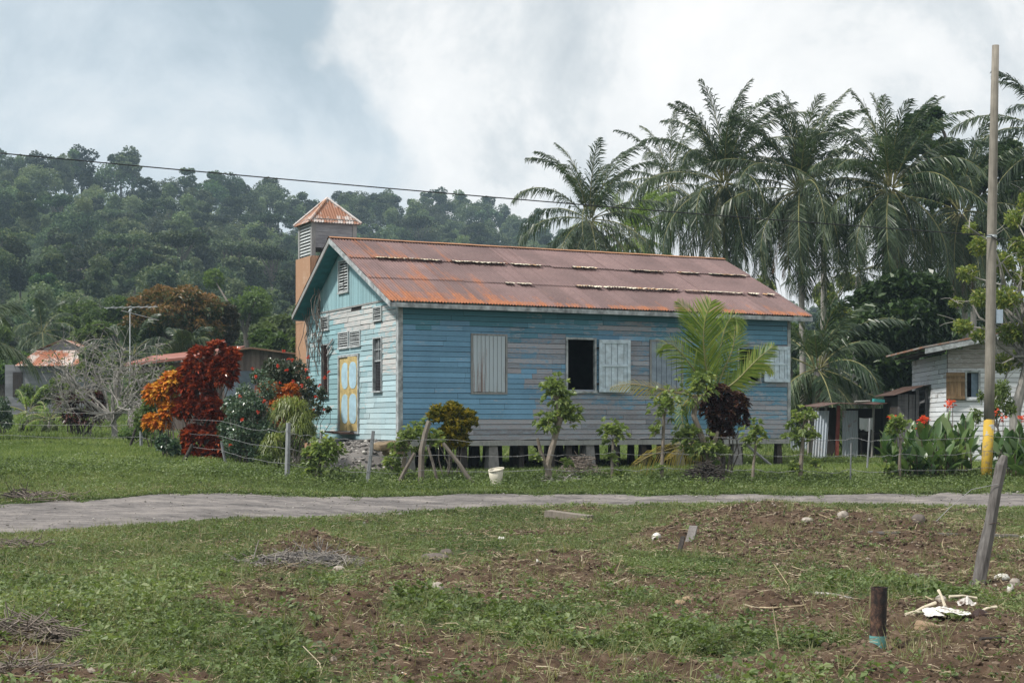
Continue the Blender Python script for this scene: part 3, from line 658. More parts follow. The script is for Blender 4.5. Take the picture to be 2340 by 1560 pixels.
def shut_open(h, uv, mat, ang):
    f = MB(); frame(f, h, PS, .05, -.02, .05, .03); f.build('window_frame', trim_white, church)
    a0, a1, z0, z1 = hole(si, *uv); wd = a1-a0; p = MB(); c, s = math.cos(ang), math.sin(ang)
    pl = lambda x, z, o: (a0+(x-a0)*c-0*o, -(.06+(x-a0)*s+o), z)
    planks(p, (a0, a1, z0, z1), pl, 0, 5, .02, .014)
    for (p0, p1, q0, q1) in ((a0, a0+.07, z0, z1), (a1-.07, a1, z0, z1), (a0+.07, a1-.07, z1-.09, z1), (a0+.07, a1-.07, z0, z0+.09), (a0+.07, a1-.07, (z0+z1)/2-.02, (z0+z1)/2+.03)):
        v = [pl(x, z, t) for t in (.02, .045) for z in (q0, q1) for x in (p0, p1)]; p.add(v, [[0, 1, 3, 2], [4, 6, 7, 5], [0, 4, 5, 1], [2, 3, 7, 6], [0, 2, 6, 4], [1, 5, 7, 3]], .6)
    so = p.build('shutter', mat, church)
    hg = MB()
    for zz_ in (z0+.2, z1-.2): hg.bb((a0-.05, -.085, zz_-.02), (a0+.05, -.055, zz_+.02))
    hg.build('hinge', darkwood, so)
shut_open(hs['w2'], (1365, 777, 1431, 896), shut_w, R(9)); shut_open(hs['w4'], (1742, 792, 1796, 873), shut_w, R(6))
lou = plain('louvre_paint', (.44, .46, .46), .8, .3, 10)
def louvre(h, n, place=PF, name='louvre_vent', mid=False):
    f = MB(); bx = frame(f, h, place, .035, -.01, .05, .015); fo_ = f.build(name, lou, church)
    if mid: bx((h[0]+h[1])/2-.02, (h[0]+h[1])/2+.02, h[2], h[3], .04)
    s = MB(); cols = [(h[0], h[1])] if not mid else [(h[0], (h[0]+h[1])/2-.02), ((h[0]+h[1])/2+.02, h[1])]
    for (p, q) in cols:
        for k in range(n):
            z = h[2]+(h[3]-h[2])*(k+.15)/n; e_ = (h[3]-h[2])/n*.72; j = RNG.normal()*.006
            v = [place(x, zz_, o) for (zz_, o) in ((z+j, .035), (z+e_+j, -.02), (z+e_+.008+j, -.015), (z+.008+j, .04)) for x in (p, q)]
            s.add(v, [[0, 1, 3, 2], [4, 5, 7, 6], [6, 7, 1, 0], [2, 3, 5, 4]], RNG.random())
    s.build('slats', lou, fo_); b_ = MB(); b_.add([place(h[0], h[2], -.05), place(h[1], h[2], -.05), place(h[1], h[3], -.05), place(h[0], h[3], -.05)], [[0, 1, 2, 3]]); b_.build('dark_back', inner, fo_)
for k_ in ('v1', 'v2', 'v3', 'v4'): louvre(hf[k_], 7)
louvre(gv, 11, mid=True)
mb = MB(); mb.bb((.004, notch[0], notch[2]-.02), (.02, notch[1], notch[3]+.02)); mb.build('missing_board_gap', inner, church)
# the narrow windows of the front
h = hf['wr']; f = MB(); bx = frame(f, h, PF, .035, -.03, .045, .04); 
mz = h[2]+(h[3]-h[2])*.56; bx(h[0], h[1], mz, mz+.035, .01); bx(h[0], h[1], mz+(h[3]-mz)*.5, mz+(h[3]-mz)*.5+.018, .005); bx((h[0]+h[1])/2-.01, (h[0]+h[1])/2+.01, mz+.03, h[3], .004)
wo = f.build('window', trim_white, church)
g_ = MB(); g_.add([PF(h[0], mz, -.03), PF(h[1], mz, -.03), PF(h[1], h[3], -.03), PF(h[0], h[3], -.03)], [[0, 1, 2, 3]]); g_.build('pane', plain('dusty_glass', (.12, .125, .13), .25, .3, 6, .5), wo)
def screenm(mb, h, place, o, st=.035):
    for z in np.arange(h[2], h[3], st): mb.add([place(h[0], z, o), place(h[1], z, o), place(h[1], z+.007, o), place(h[0], z+.007, o)], [[0, 1, 2, 3]])
    for x in np.arange(h[0], h[1], st*1.6): mb.add([place(x, h[2], o), place(x+.006, h[2], o), place(x+.006, h[3], o), place(x, h[3], o)], [[0, 1, 2, 3]])
s_ = MB(); screenm(s_, (h[0], h[1], h[2], mz), PF, -.02); s_.build('screen', plain('wire_grey', (.12, .12, .13), .5), wo)
h = hf['wl']; f = MB(); frame(f, h, PF, .035, -.03, .045, .04); wo = f.build('window', trim_grey, church); s_ = MB(); screenm(s_, h, PF, -.01, .045); s_.build('screen', plain('rust_wire', (.12, .07, .06), .6), wo)
mb = MB(); mb.box((-.06, h[0]-.22, h[3]+.02), (.02, .5, .05), rot('X', R(-24))); mb.box((-.06, h[0]-.2, h[3]-.16), (.02, .45, .05), rot('X', R(-30))); mb.build('broken_board', trim_grey, church)
# ---- double door
h = hf['door']; f = MB(); frame(f, h, PF, .06, -.05, .055); f.build('door_frame', trim_white, church)
yel = plain('ochre_door_paint', (.44, .34, .15), .75, .35, 9); blu = plain('pale_blue_panel', (.36, .52, .60), .7, .18, 6)
dmid = h[0]+(h[1]-h[0])*.40
def leaf(b0, b1, hinge_b, ang):
    r = thing('door', None, None); del_ = None; r.parent = church; r.location = (-.0, hinge_b, 0); r.rotation_euler = (0, 0, ang)
    y0, y1 = b0-hinge_b, b1-hinge_b; z0, z1 = h[2]+.01, h[3]-.01
    m_ = MB(); m_.bb((-.02, y0, z0), (.015, y1, z1)); d0 = m_.build('door', yel, church); d0.location = r.location; d0.rotation_euler = r.rotation_euler
    bpy.data.objects.remove(r)
    cy = (y0+y1)/2; hw = (y1-y0)*.33; ph = (z1-z0)
    for (q0, q1) in ((z0+ph*.10, z0+ph*.50), (z0+ph*.57, z0+ph*.93)):
        p = MB(); a_ = np.linspace(0, 2*np.pi, 28, endpoint=False); rr = hw
        ys = cy+np.sign(np.cos(a_))*np.abs(np.cos(a_))**.8*hw; zs = np.where(np.sin(a_) > 0, q1-rr*1.2+np.abs(np.sin(a_))**.9*rr*1.2, q0+rr*1.2-np.abs(np.sin(a_))**.9*rr*1.2)
        V = [(-.028, y, z) for y, z in zip(ys, zs)]+[(-.02, y, z) for y, z in zip(ys, zs)]
        p.add(V, [list(range(28))[::-1]]); p.add(V, [[k, (k+1) % 28, 28+(k+1) % 28, 28+k] for k in range(28)]); p.build('door_panel', blu, d0)
    return d0
leaf(h[0]+.005, dmid, h[0]+.005, R(10)); dl = leaf(dmid+.02, h[1]-.005, h[1]-.005, 0)
mb = MB(); mb.bb((-.045, dmid-.01-h[1]+.005, h[2]+.01), (-.02, dmid+.045-h[1]+.005, h[3]-.01)); mb.build('door_astragal', plain('brown_strip', (.17, .12, .07), .8), dl)
mb = MB(); mb.tube([(-.05, dmid-h[1]+.03, h[2]+.98), (-.09, dmid-h[1]+.03, h[2]+.98)], [.03, .025], 10); mb.build('door_handle', plain('iron', (.04, .035, .03), .5), dl)
mb = MB(); mb.box((-.2, (h[0]+h[1])/2+.12, h[2]-.03), (.42, 1.15, .04), rot('X', R(1.5))); mb.build('threshold_step', woodmat('red_brown_board', (.09, .05, .04), (.22, .14, .11)), church)
# ---- stilts under the floor
pier_c = plain('pier_concrete', (.23, .22, .215), .9, .25, 8); pier_w = darkwood
near = [(.25, 1), (1.62, 0), (2.35, 1), (3.1, 0), (3.9, 0), (4.35, 0), (4.9, 1), (5.6, 0), (6.4, 0), (6.9, 0), (7.4, 1), (8.2, 0), (9.1, 1), (10.4, 0)]
for row, b in enumerate([.12, 1.7, 3.3, 4.9, 6.3]):
    for k, (a, conc) in enumerate(near if row == 0 else [(x, 0) for x in np.arange(.4, 10.4, 1.1)+.35*((row*7) % 3-1)]):
        wx_, wy_ = CX+cA[0]*a+cB[0]*b, CY+cA[1]*a+cB[1]*b; zb = gz(wx_, wy_)-CG-.08; top = Z0-.13 if row in (0, 4) else Z0+.005; hgt = top-zb
        mb = MB(); w_ = .23 if conc else .11+.06*RNG.random(); mb.box((a, b, zb+hgt/2), (w_*1.25, w_*1.2, hgt), rot('Z', RNG.normal()*.06), None, .72); mb.build('pier', pier_c if conc else pier_w, church)
mb = MB(); mb.tube([(9.4, .1, Z0-.13), (10.15, .0, -.0)], .035, 6); mb.build('brace', trim_grey, church)
for b in (1.7, 3.3, 4.9):
    mb = MB(); mb.bb((.1, b-.05, Z0-.12), (Lc-.1, b+.05, Z0+.0)); mb.build('floor_beam', darkwood, church)

# ================================================================ bell tower beside the church
sheet_o = rustmat('orange_sheet', (.48, .33, .235), (.40, .24, .15), (.22, .12, .075), .45, 1.2, (1, 1, 3))
tw0 = (.33, Wc+.58); TWa, TWb = 1.16, 1.04
tx = CX+cA[0]*tw0[0]+cB[0]*tw0[1]; ty = CY+cA[1]*tw0[0]+cB[1]*tw0[1]; tg = gz(tx, ty)
tower = thing('bell_tower', 'slim bell tower of orange rusty sheets and grey louvred belfry behind the church', 'bell tower', (tx, ty, tg), ROTZ)
def tz(v): return EYE+(HY-v)/FP*ty-tg
def corr(mb, p, ax, up, W_t, H_t, n_=None, pitch=.076, amp=.011, r=None, rows=2):
    """a corrugated sheet from corner p along ax (width) and up (height)"""
    p, ax, up = map(lambda q: np.array(q, float), (p, ax, up)); nn = np.cross(ax, up); k = max(6, int(W_t/pitch)*6); xs_ = np.linspace(0, W_t, k+1)
    G_ = np.array([[p+ax*x+up*H_t*t+nn*amp*math.sin(x/pitch*2*math.pi) for x in xs_] for t in np.linspace(0, 1, rows)]); m_ = k+1
    i = np.arange(rows-1)[:, None]*m_; j = np.arange(k)[None]; mb.add(G_.reshape(-1, 3), np.stack([i+j, i+j+1, i+m_+j+1, i+m_+j], -1).reshape(-1, 4), RNG.random() if r is None else r)
zs0, zb0, zb1 = tz(585), tz(588), tz(508)
mb = MB(); e_ = .09
for (p, ax, W_t) in [((-e_, TWb+e_, -.2), (0, -1, 0), TWb+2*e_), ((-e_, -e_, -.2), (1, 0, 0), TWa+2*e_), ((TWa+e_, -e_, -.2), (0, 1, 0), TWb+2*e_), ((TWa+e_, TWb+e_, -.2), (-1, 0, 0), TWa+2*e_)]:
    k = max(1, round(W_t/.62))
    for q in range(k):
        for (lo, hi) in ((0, zs0*.36), (zs0*.36-.03, zs0*.72), (zs0*.72-.03, zs0+.2)):
            up_ = np.array([0, 0, 1.]); nn = np.cross(ax, up_); o_ = np.array(p)+np.array(ax)*W_t*q/k+nn*(.004*(q % 2)+.01*lo/zs0+RNG.random()*.008)+up_*lo
            corr(mb, o_, ax, up_, W_t/k+.02, hi-lo, amp=.007)
mb.build('sheet_cladding', sheet_o, tower)
grey_b = woodmat('grey_boards', (.15, .155, .17), (.33, .335, .35), 5, (4, 4, 1))
mb = MB()
for (x, y) in ((0, 0), (TWa, 0), (0, TWb), (TWa, TWb)): mb = MB(); mb.bb((x-.055, y-.055, zb0), (x+.055, y+.055, zb1+.06)); mb.build('corner_post', trim_grey, tower)
zo = tz(565)
for yy_ in (-.03, TWb+.03):
    mb = MB()
    for z in np.arange(zo, zb1-.02, .105): mb.box((TWa/2, yy_, z+.052), (TWa-.12, .02, .102), rot('Y', R(RNG.normal()*.4)))
    mb.build('belfry_boards', grey_b, tower)
mb = MB()
for x in (-.02, TWa+.02):
    mb = MB()
    for z in np.arange(zb0+.05, zb1-.03, .085): mb.box((x, TWb/2, z), (.012, TWb-.13, .085), rot('Y', R(35)))
    mb.build('louvre_slats', lou, tower)
mb = MB(); mb.bb((.0, .0, zs0-.05), (TWa, TWb, zs0+.02)); mb.build('belfry_floor', trim_grey, tower); mb = MB(); mb.bb((-.06, -.075, zb1+.03), (TWa+.06, TWb+.075, zb1+.11)); mb.build('belfry_head', trim_grey, tower)
mb = MB(); apex = np.array([TWa/2, TWb/2, tz(446)]); ez = tz(508); o_ = .15; cs = [np.array(c, float) for c in ((-o_, -o_, ez), (TWa+o_, -o_, ez), (TWa+o_, TWb+o_, ez), (-o_, TWb+o_, ez))]
for k in range(4):
    A_, B_ = cs[k], cs[(k+1) % 4]; n_ = 84; L_ = np.linalg.norm(B_-A_); G_ = []
    for i in range(n_+1):
        t = i/n_; P = A_*(1-t)+B_*t; q = 1-abs(2*t-1); Q = P+(apex-P)*0; mid = (A_+B_)/2; top = P+(apex-mid)*min(1, q*1.0); wv = np.array([0, 0, .012*math.sin(t*L_/.076*6.283)])
        G_.append((P+wv, top+wv+np.array([0, 0, .003])))
    V = np.array(G_).reshape(-1, 3)
    for i in range(n_): mb.add(V[[2*i, 2*i+2, 2*i+3, 2*i+1]], [[0, 1, 2, 3]], .3+.5*_T[(i//12) % 256, k])
roof_t = mb.build('tower_roof', rustmat('flaky_rust', (.46, .42, .40), (.26, .12, .07), (.12, .055, .04), .53, 3.2, (1, 1, 2.5)), tower)
mb = MB()
for c in cs: mb.tube([c+[0, 0, .03], apex+[0, 0, .03]], .035, 6, .3)
mb.build('hip_cap', rustmat('hip_rust', (.56, .52, .50), (.40, .22, .14), (.2, .1, .06), .5, 2), roof_t)
# dead vine hanging over the left end of the gable
vm = woodmat('dead_vine', (.05, .045, .04), (.16, .14, .12)); mb = MB(); rng = np.random.default_rng(5)
ch2w = lambda a, b, z: np.array([CX+cA[0]*a+cB[0]*b, CY+cA[1]*a+cB[1]*b, CG+z])
for k in range(16):
    b = 5.0+1.3*rng.random(); z = rooft(b)-.15-.2*rng.random(); P = []; a_ = -.05-.25*rng.random()
    for q in range(9): P.append(ch2w(min(a_, -.045), b, z)); b += rng.normal()*.10-.03; z -= .12+.16*rng.random(); a_ += rng.normal()*.04
    mb.tube(P, .008+.006*rng.random(), 4)
tag(mb.build('dead_vine', vm), 'tangle of leafless vine hanging down the left end of the church gable', 'vine')

# ================================================================ stones and gravel at the door
grav = thing('gravel_heap', 'heap of grey gravel and cobbles piled below the yellow church door', 'gravel heap')
import bmesh
_ico = {}
def ico(sub):
    if sub not in _ico:
        bm = bmesh.new(); bmesh.ops.create_icosphere(bm, subdivisions=sub, radius=1); _ico[sub] = (np.array([v.co for v in bm.verts]), np.array([[v.index for v in f.verts] for f in bm.faces])); bm.free()
    return _ico[sub]
def lump(mb, c, r3, rng, r=None, sub=2):
    V, F = ico(sub); s = rng.random()*50; V = V*(1+.6*(fbm(V[:, 0]*1.3+s, V[:, 1]*1.3+V[:, 2]*1.1+s, 3)-.5))[:, None]
    V = V*np.array(r3); V = V@np.array(Matrix.Rotation(rng.random()*6.28, 3, 'Z')).T; mb.add(V+np.array(c), F, rng.random() if r is None else r)
stone_m = plain('stone_grey', (.24, .225, .21), .9, .35, 12)
gm_m, N, out = newmat('gravel'); fin(N, out, N.ramp(attr(N, 'rnd'), [(0, (.07, .065, .06)), (.5, (.19, .175, .165)), (.85, (.30, .28, .26)), (1, (.5, .48, .44))]), .9)
rng = np.random.default_rng(11); mb = MB(); base = MB()
def heapz(u): return np.interp(u, [600, 690, 760, 830, 880, 905, 930], [.0, .38, .55, .52, .42, .15, 0])
xs_ = np.linspace(-.3, 4.6, 50); bs = np.linspace(-1, 0, 14); G_ = []
for k in bs:
    for b in xs_:
        P = ch2w(-.03+k*1.9, b, 0); hh = sst((b+.1)/.8)*(1-sst((b-3.6)/1.0)); z = gz(P[0], P[1])+(sst(1+k*1.02))*hh*.62*(.85+.3*fbm(b*1.4, k*3, 3))-.03
        G_.append((P[0], P[1], z))
G_ = np.array(G_); i = np.arange(13)[:, None]*50; j = np.arange(49)[None]; base.add(G_, np.stack([i+j, i+j+1, i+51+j, i+50+j], -1).reshape(-1, 4), .35); base.build('gravel_base', gm_m, grav, True)
for k in range(2600):
    q = RNG.integers(0, len(G_)); p = G_[q]+rng.normal(size=3)*[.07, .07, .008]; s = .015+.06*rng.random()**3; lump(mb, p, (s, s*.8, s*.6), rng, None, 1)
tag(mb.build('loose_gravel', gm_m, grav, True), kind='stuff')
def stone(name, label, cat, u, v, Y, sz, mat, group=None, z=None, sub=3):
    p = at(u, v, Y) if z is None else np.array([(u-1170)/FP*Y, Y, z]); mb = MB(); lump(mb, (0, 0, 0), sz, rng, None, sub); o = mb.build(name, mat, None, True); o.location = p; return tag(o, label, cat, group)
tan_m = plain('tan_slab', (.20, .15, .095), .9, .35, 7)
for (u, v, sz, rt, lab) in [(887, 1018, (.62, .5, .2), 4, 'large tan sandstone slab tipped under the near church corner'), (900, 1034, (.48, .42, .15), -8, 'small tan stone block under the bigger slab at the church corner')]:
    mb = MB(); V, F = ico(3); V = np.sign(V)*np.abs(V)**.45*(1+.1*(fbm(V[:, 0]*3+u, V[:, 1]*3, 3)-.5))[:, None]*np.array(sz)/2; mb.add(V, F, .5); o = mb.build('stone_slab', tan_m, None, False); o.location = at(u, v, 34.35); o.rotation_euler = (R(rt), R(-rt*1.5), R(25)); tag(o, lab, 'stone')

# ================================================================ power pole and line
YP = 32.6; bx_, by_, bz_ = on(2249, YP); pole = thing('power_pole', 'tall round wooden power pole with a yellow painted base by the canna bed', 'power pole', (bx_, by_, bz_))
def pp(u, v): p = at(u, v, YP); return p-np.array([bx_, by_, bz_])
pw = woodmat('pole_wood', (.085, .075, .06), (.27, .245, .205), 9, (1, 1, 22), .85, .8); mb = MB()
P = [pp(2259.5, 962), pp(2262, 850), pp(2264, 700), pp(2267, 500), pp(2271, 300), pp(2275, 104)]; mb.tube(P, [.106, .105, .104, .10, .085, .072], 20); mb.build('shaft', pw, pole, True)
ym, N, out = newmat('yellow_paint'); o_ = N.n('ShaderNodeTexCoord').outputs['Object']; n_ = N.noise(o_, 5, 4); n2_ = N.noise(o_, 1.6, 4, .6)
c_ = N.mix(N.ramp(n_, [(.60, 0), (.63, 1)]), (.52, .34, .04), (.33, .35, .36)); n3_ = N.noise(o_, 9, 5, .7); fin(N, out, N.mix(N.ramp(n3_, [(.50, 0), (.62, .75)]), N.mix(N.ramp(n2_, [(.45, 0), (.65, .5)]), c_, (.25, .16, .04)), (.20, .17, .13)), .7)
mb = MB(); mb.tube([pp(2252, 1112), pp(2256, 1040), pp(2260, 958)], [.116, .112, .109], 20); mb.build('painted_base', ym, pole, True)
met = plain('galvanised', (.42, .45, .47), .45, .15, 6, .5)
mb = MB()
for (v, hh) in ((540, .07),): mb.tube([pp(2266, v+3), pp(2266.2, v-3)], .106, 20)
mb.tube([pp(2252, 538), pp(2268, 541)+[0, -.12, 0]], .012, 6); mb.build('clamp_band', met, pole)
wm = plain('black_cable', (.018, .018, .02), .6)
mb = MB(); mb.tube([pp(2262, 540)+[0, -.11, 0], pp(2266, 546)+[0, -.14, 0], pp(2276, 551)+[0, -.12, 0], pp(2286, 545)+[.0, -.05, 0]], .012, 6); mb.build('cable_loop', wm, pole)
mb = MB(); c_ = pp(2282, 723); mb.box(c_+[.0, 0, 0], (.145, .13, .29)); mb.build('meter_box', plain('box_grey_blue', (.33, .40, .47), .5), pole)
mb = MB(); mb.bb(pp(2272, 740)-[0, .02, 0], pp(2276, 706)+[0, .02, 0]); mb.build('box_bracket', met, pole)
pl0 = at(2262, 540, YP)+[0, -.11, 0]; pl1 = at(0, 350, 27.5); dd = (pl1-pl0)
mb = MB(); P = [pl0+dd*t+np.array([0, 0, -.06*4*t*(1.15-t)]) + np.array([0, 0, .06*4*t*.15 if t <= 1 else .036]) for t in np.linspace(0, 2.2, 60)]; mb.tube(P, .0115, 5)
tag(mb.build('power_line', wm), 'long dark overhead cable sagging across the sky left of the pole', 'cable')
mb = MB(); p0 = at(2284, 545, YP); mb.tube([p0+np.array([t*14, t*6, .0-.9*t+.6*t*t]) for t in np.linspace(0, 1, 12)], .008, 5); tag(mb.build('power_line', wm), 'short thin cable running right from the yellow based pole', 'cable')

# ================================================================ neighbours on the right
white_sid = paintmat('white_house_paint', (.68, .70, .72), (.72, .73, .73), (.4, .46, .5), (.24, .22, .20), (.42, .39, .36), (.5, .49, .47))
YH = 42.; hx, hy, hgz = on(2165, YH); HR_ = R(-4)
house = thing('white_wooden_house', 'white boarded house with a brown shutter behind the canna bed at right', 'house', (hx, hy, hgz), HR_)
def hz(v, Y=YH): return EYE+(HY-v)/FP*Y-hgz
def hx_(u): return (u-2165)/FP*YH
HP = lambda s, z, o: (s, -o, z)
hw = (hx_(2208), hx_(2234), hz(911), hz(850)); mb = MB(); zt = hz(800); siding(mb, 0, 4.6, -.05, zt-.1, [hw], HP, lambda a, z: (.3 if z < zt-.55 else .75, .1), .13, 9)
for z in np.arange(zt-.1, hz(755), .13):
    ext = (z-(zt-.1))/((hz(755)-zt+.1)); a0, a1 = ext*2.0, 4.6-ext*2.0
    if a1 > a0+.2: siding(mb, a0, a1, z, z+.13, [], HP, lambda a, z: (.75, .1), .13, int(z*10))
mb.build('front_wall', white_sid, house)
mb = MB(); siding(mb, 0, 5, -.05, zt-.1, [], lambda s, z, o: (-o, s, z), lambda a, z: (.3, .1), .13, 10); mb.build('side_wall', white_sid, house); mb = MB(); siding(mb, 0, 5, -.05, zt-.1, [], lambda s, z, o: (4.6+o, s, z), lambda a, z: (.6, .1), .13, 12); mb.build('side_wall', white_sid, house)
mb = MB(); wallslab(mb, 0.01, 4.59, -.05, zt-.1, [hw], HP); mb.bb((.02, .1, -.1), (4.58, 4.9, 0)); mb.bb((0.02, 4.9, -.05), (4.58, 5, zt-.1)); mb.build('inner_walls', inner, house)
roofg = rustmat('house_roof', (.30, .27, .25), (.28, .13, .075), (.1, .05, .03), .5, 1.2)
mb = MB(); zp = hz(748); xo = hx_(2101)
for (xa, za, xb, zb) in ((xo, hz(797), 2.3, zp), (2.3, zp+.002, 5.3, hz(797)-.03)):
    mb.add([(xa, -.45, za), (xb, -.45, zb), (xb, 5.2, zb), (xa, 5.2, za), (xa, -.45, za+.045), (xb, -.45, zb+.045), (xb, 5.2, zb+.045), (xa, 5.2, za+.045)], [[0, 3, 2, 1], [4, 5, 6, 7], [0, 1, 5, 4], [2, 3, 7, 6], [0, 4, 7, 3], [1, 2, 6, 5]], .4)
mb.build('roof', roofg, house)
mb = MB()
for (xa, za, xb, zb) in ((xo+.08, hz(797), 2.3, zp), (2.3, zp, 5.2, hz(797)-.03)):
    mb.add([(xa, -.44, za-.15), (xb, -.44, zb-.15), (xb, -.44, zb-.003), (xa, -.44, za-.003), (xa, -.40, za-.15), (xb, -.40, zb-.15), (xb, -.40, zb-.003), (xa, -.40, za-.003)], [[0, 1, 2, 3], [7, 6, 5, 4], [0, 4, 5, 1], [0, 3, 7, 4]], .4)
mb.build('barge_board', trim_white, house)
mb = MB()
for x in (xo+.25, xo+.62): mb = MB(); mb.tube([(x, -.35, hz(803)), (x, 5, hz(803))], .04, 6); mb.build('purlin', darkwood, house)
mb = MB(); frame(mb, hw, HP, .05, 0, .05, .02); wf = mb.build('window_frame', trim_white, house)
mb = MB(); n_ = 14
for k in range(n_):
    x0 = hw[0]+.14+(hw[1]-hw[0]-.14)*k/n_; x1 = hw[0]+.14+(hw[1]-hw[0]-.14)*(k+1)/n_; mb.add([(x0, .06+.015*(k % 2), hw[2]), (x1, .06+.015*((k+1) % 2), hw[2]), (x1, .06+.015*((k+1) % 2), hw[3]), (x0, .06+.015*(k % 2), hw[3])], [[0, 1, 2, 3]])
mb.build('curtain', plain('pale_blue_curtain', (.30, .38, .46), .9), wf)
bw = woodmat('brown_shutter', (.10, .06, .03), (.27, .18, .10), 5, (1, 1, 5)); s0 = hx_(2160); s1 = hx_(2203); z0 = hz(914); z1 = hz(851)
mb = MB(); planks(mb, (s0, s1, z0, z1), lambda x, z, o: (x, -.06-(s1-x)*.12-o, z), 0, 5, .02, .005); pl = lambda x, z, o: (x, -.06-(s1-x)*.12-o, z)
for q0 in (z0+.03, (z0+z1)/2+.12, z1-.1): 
    v = [pl(x, z, t) for t in (.02, .035) for z in (q0, q0+.08) for x in (s0, s1)]; mb.add(v, [[0, 1, 3, 2], [4, 6, 7, 5], [0, 4, 5, 1], [2, 3, 7, 6], [0, 2, 6, 4], [1, 5, 7, 3]], .8)
mb.build('shutter', bw, house)
# dark board shed
YS = 44.5; sx, sy, sg = on(2098, YS); shed = thing('board_shed', 'dark weathered board shed with an open doorway left of the white house', 'shed', (sx, sy, sg))
sh = lambda u: (u-2098)/FP*YS
def sz_(v): return EYE+(HY-v)/FP*YS-sg
shm = woodmat('shed_boards', (.055, .052, .055), (.17, .165, .17), 4, (6, 6, 1)); mb = MB(); zt_ = sz_(890)
for k, z in enumerate(np.arange(-.05, zt_, .12)):
    for (x0, x1) in ((sh(2117), sh(2165)),): mb.box(((x0+x1)/2, 0, z+.06), (x1-x0, .025, .117), rot('Y', R(RNG.normal()*.5)))
mb.build('front_boards', shm, shed)
mb = MB(); x = sh(2056)
while x < sh(2096): mb.box((x, .02, zt_*.45), (.095, .02, zt_*.95+.1*RNG.random()), rot('Y', R(RNG.normal()))); x += .1
mb.build('upright_planks', shm, shed)
mb = MB(); mb.bb((sh(2056), 1.9, -.05), (sh(2165), 1.93, zt_)); mb.bb((sh(2056)-.02, .05, -.05), (sh(2056), 1.9, zt_-.2)); mb.bb((sh(2165), .0, -.05), (sh(2165)+.02, 1.9, zt_)); mb.build('back_walls', darkwood, shed)
mb = MB()
for x in (sh(2096), sh(2117), sh(2163)): mb = MB(); mb.bb((x-.04, -.02, -.05), (x+.04, .05, zt_)); mb.build('post', shm, shed)
for (ua, va, ub, vb) in ((2036, 903, 2102, 882), (2102, 881, 2160, 879)):
    mb = MB(); A_ = np.array([sh(ua), -.35, sz_(va)]); B_ = np.array([sh(ub), -.35, sz_(vb)]); U_ = (B_-A_)/np.linalg.norm(B_-A_); corr(mb, A_+[0, 2.4, 0], (0, -1, 0), tuple(U_), 2.4, np.linalg.norm(B_-A_), amp=.012); mb.build('roof_sheet', rustmat('dark_sheet', (.10, .085, .08), (.07, .04, .03), (.03, .02, .02), .5), shed)
# tin lean-to
YL = 46.; lx, ly, lg = on(1952, YL); lean = thing('tin_lean_to', 'low lean-to of propped corrugated tin sheets right of the church', 'shed', (lx, ly, lg)); lh = lambda u: (u-1952)/FP*YL
def lz(v): return EYE+(HY-v)/FP*YL-lg
silver = rustmat('silver_tin', (.40, .45, .50), (.36, .37, .38), (.18, .10, .06), .50, 1.0, (1, 1, 3), .0, .45)
mb = MB(); corr(mb, (lh(1852), -.25, -.02), (1, 0, 0), tuple(nrm([.09, .12, 1])), (lh(1884)-lh(1852)), lz(937)+.02, amp=.016, pitch=.085); mb.build('tin_sheet', silver, lean)
mb = MB(); corr(mb, (lh(1925), .02, -.02), (1, 0, 0), (0, 0, 1), lh(1961)-lh(1925), lz(936), amp=.014, pitch=.085); mb.build('rusty_tin_sheet', rustmat('half_rust_tin', (.33, .36, .39), (.23, .105, .045), (.17, .08, .04), .50, 1.1, (1, 1, 2)), lean)
mb = MB(); mb.box((lh(1914), .0, lz(926)/2), (.10, .08, lz(926)), rot('Y', R(2))); mb.build('red_post', plain('faded_red', (.22, .06, .045), .8), lean)
for (u, y) in ((1884, .05), (1992, .0), (2060, .0), (1870, 1.6), (2050, 1.6)):
    mb = MB(); mb.tube([(lh(u), y, -.1), (lh(u)+.06, y, lz(924))], .04, 6); mb.build('post', greybark, lean)
mb = MB(); mb.bb((lh(1886), .9, 0), (lh(1925), .93, lz(930))); mb.build('back_boards', darkwood, lean); mb = MB(); mb.bb((lh(1962), 1.7, 0), (lh(2060), 1.73, lz(932))); mb.build('back_boards', darkwood, lean)
for (ua, va, ub, vb) in ((1860, 930, 1905, 922), (1905, 921, 1985, 924), (1984, 925, 2066, 917)):
    mb = MB(); A_ = np.array([lh(ua), -.45, lz(va)]); B_ = np.array([lh(ub), -.45, lz(vb)]); U_ = (B_-A_)/np.linalg.norm(B_-A_); corr(mb, A_+[0, 2.4, .05], (0, -1, -.02), tuple(U_), 2.4, np.linalg.norm(B_-A_)+.03, amp=.012); mb.build('roof_sheet', rustmat('dark_sheet2', (.13, .10, .09), (.09, .05, .04), (.03, .02, .02), .5), lean)
mb = MB(); mb.tube([(lh(1945), -.5, lz(918)), (lh(1980), -.45, lz(926)+.12)], .035, 6); tag(mb.build('dry_stick', greybark), 'pale crooked stick lying on the lean-to roof', 'stick').location = (lx, ly, lg)
mb = MB(); mb.box((lh(2002), -.3, lz(917)+.02), (.32, .25, .09), rot('Y', R(5))); o = mb.build('turquoise_cloth', plain('turquoise', (.04, .25, .24), .9)); o.location = (lx, ly, lg); tag(o, 'folded turquoise cloth lying on the lean-to roof', 'cloth')
mb = MB(); n_ = 16; x0, x1, z0, z1 = lh(1963), lh(1994), lz(983), lz(954)
V = [(x0+(x1-x0)*i/n_+(.05 if j == 0 else 0), -.05-.03*math.sin(i*1.1)*(1-j/6), z0+(z1-z0)*j/6+(.03*math.sin(i*.7) if j == 0 else 0)-.02*math.sin(i/n_*3.14)*(j == 6)) for j in range(7) for i in range(n_+1)]
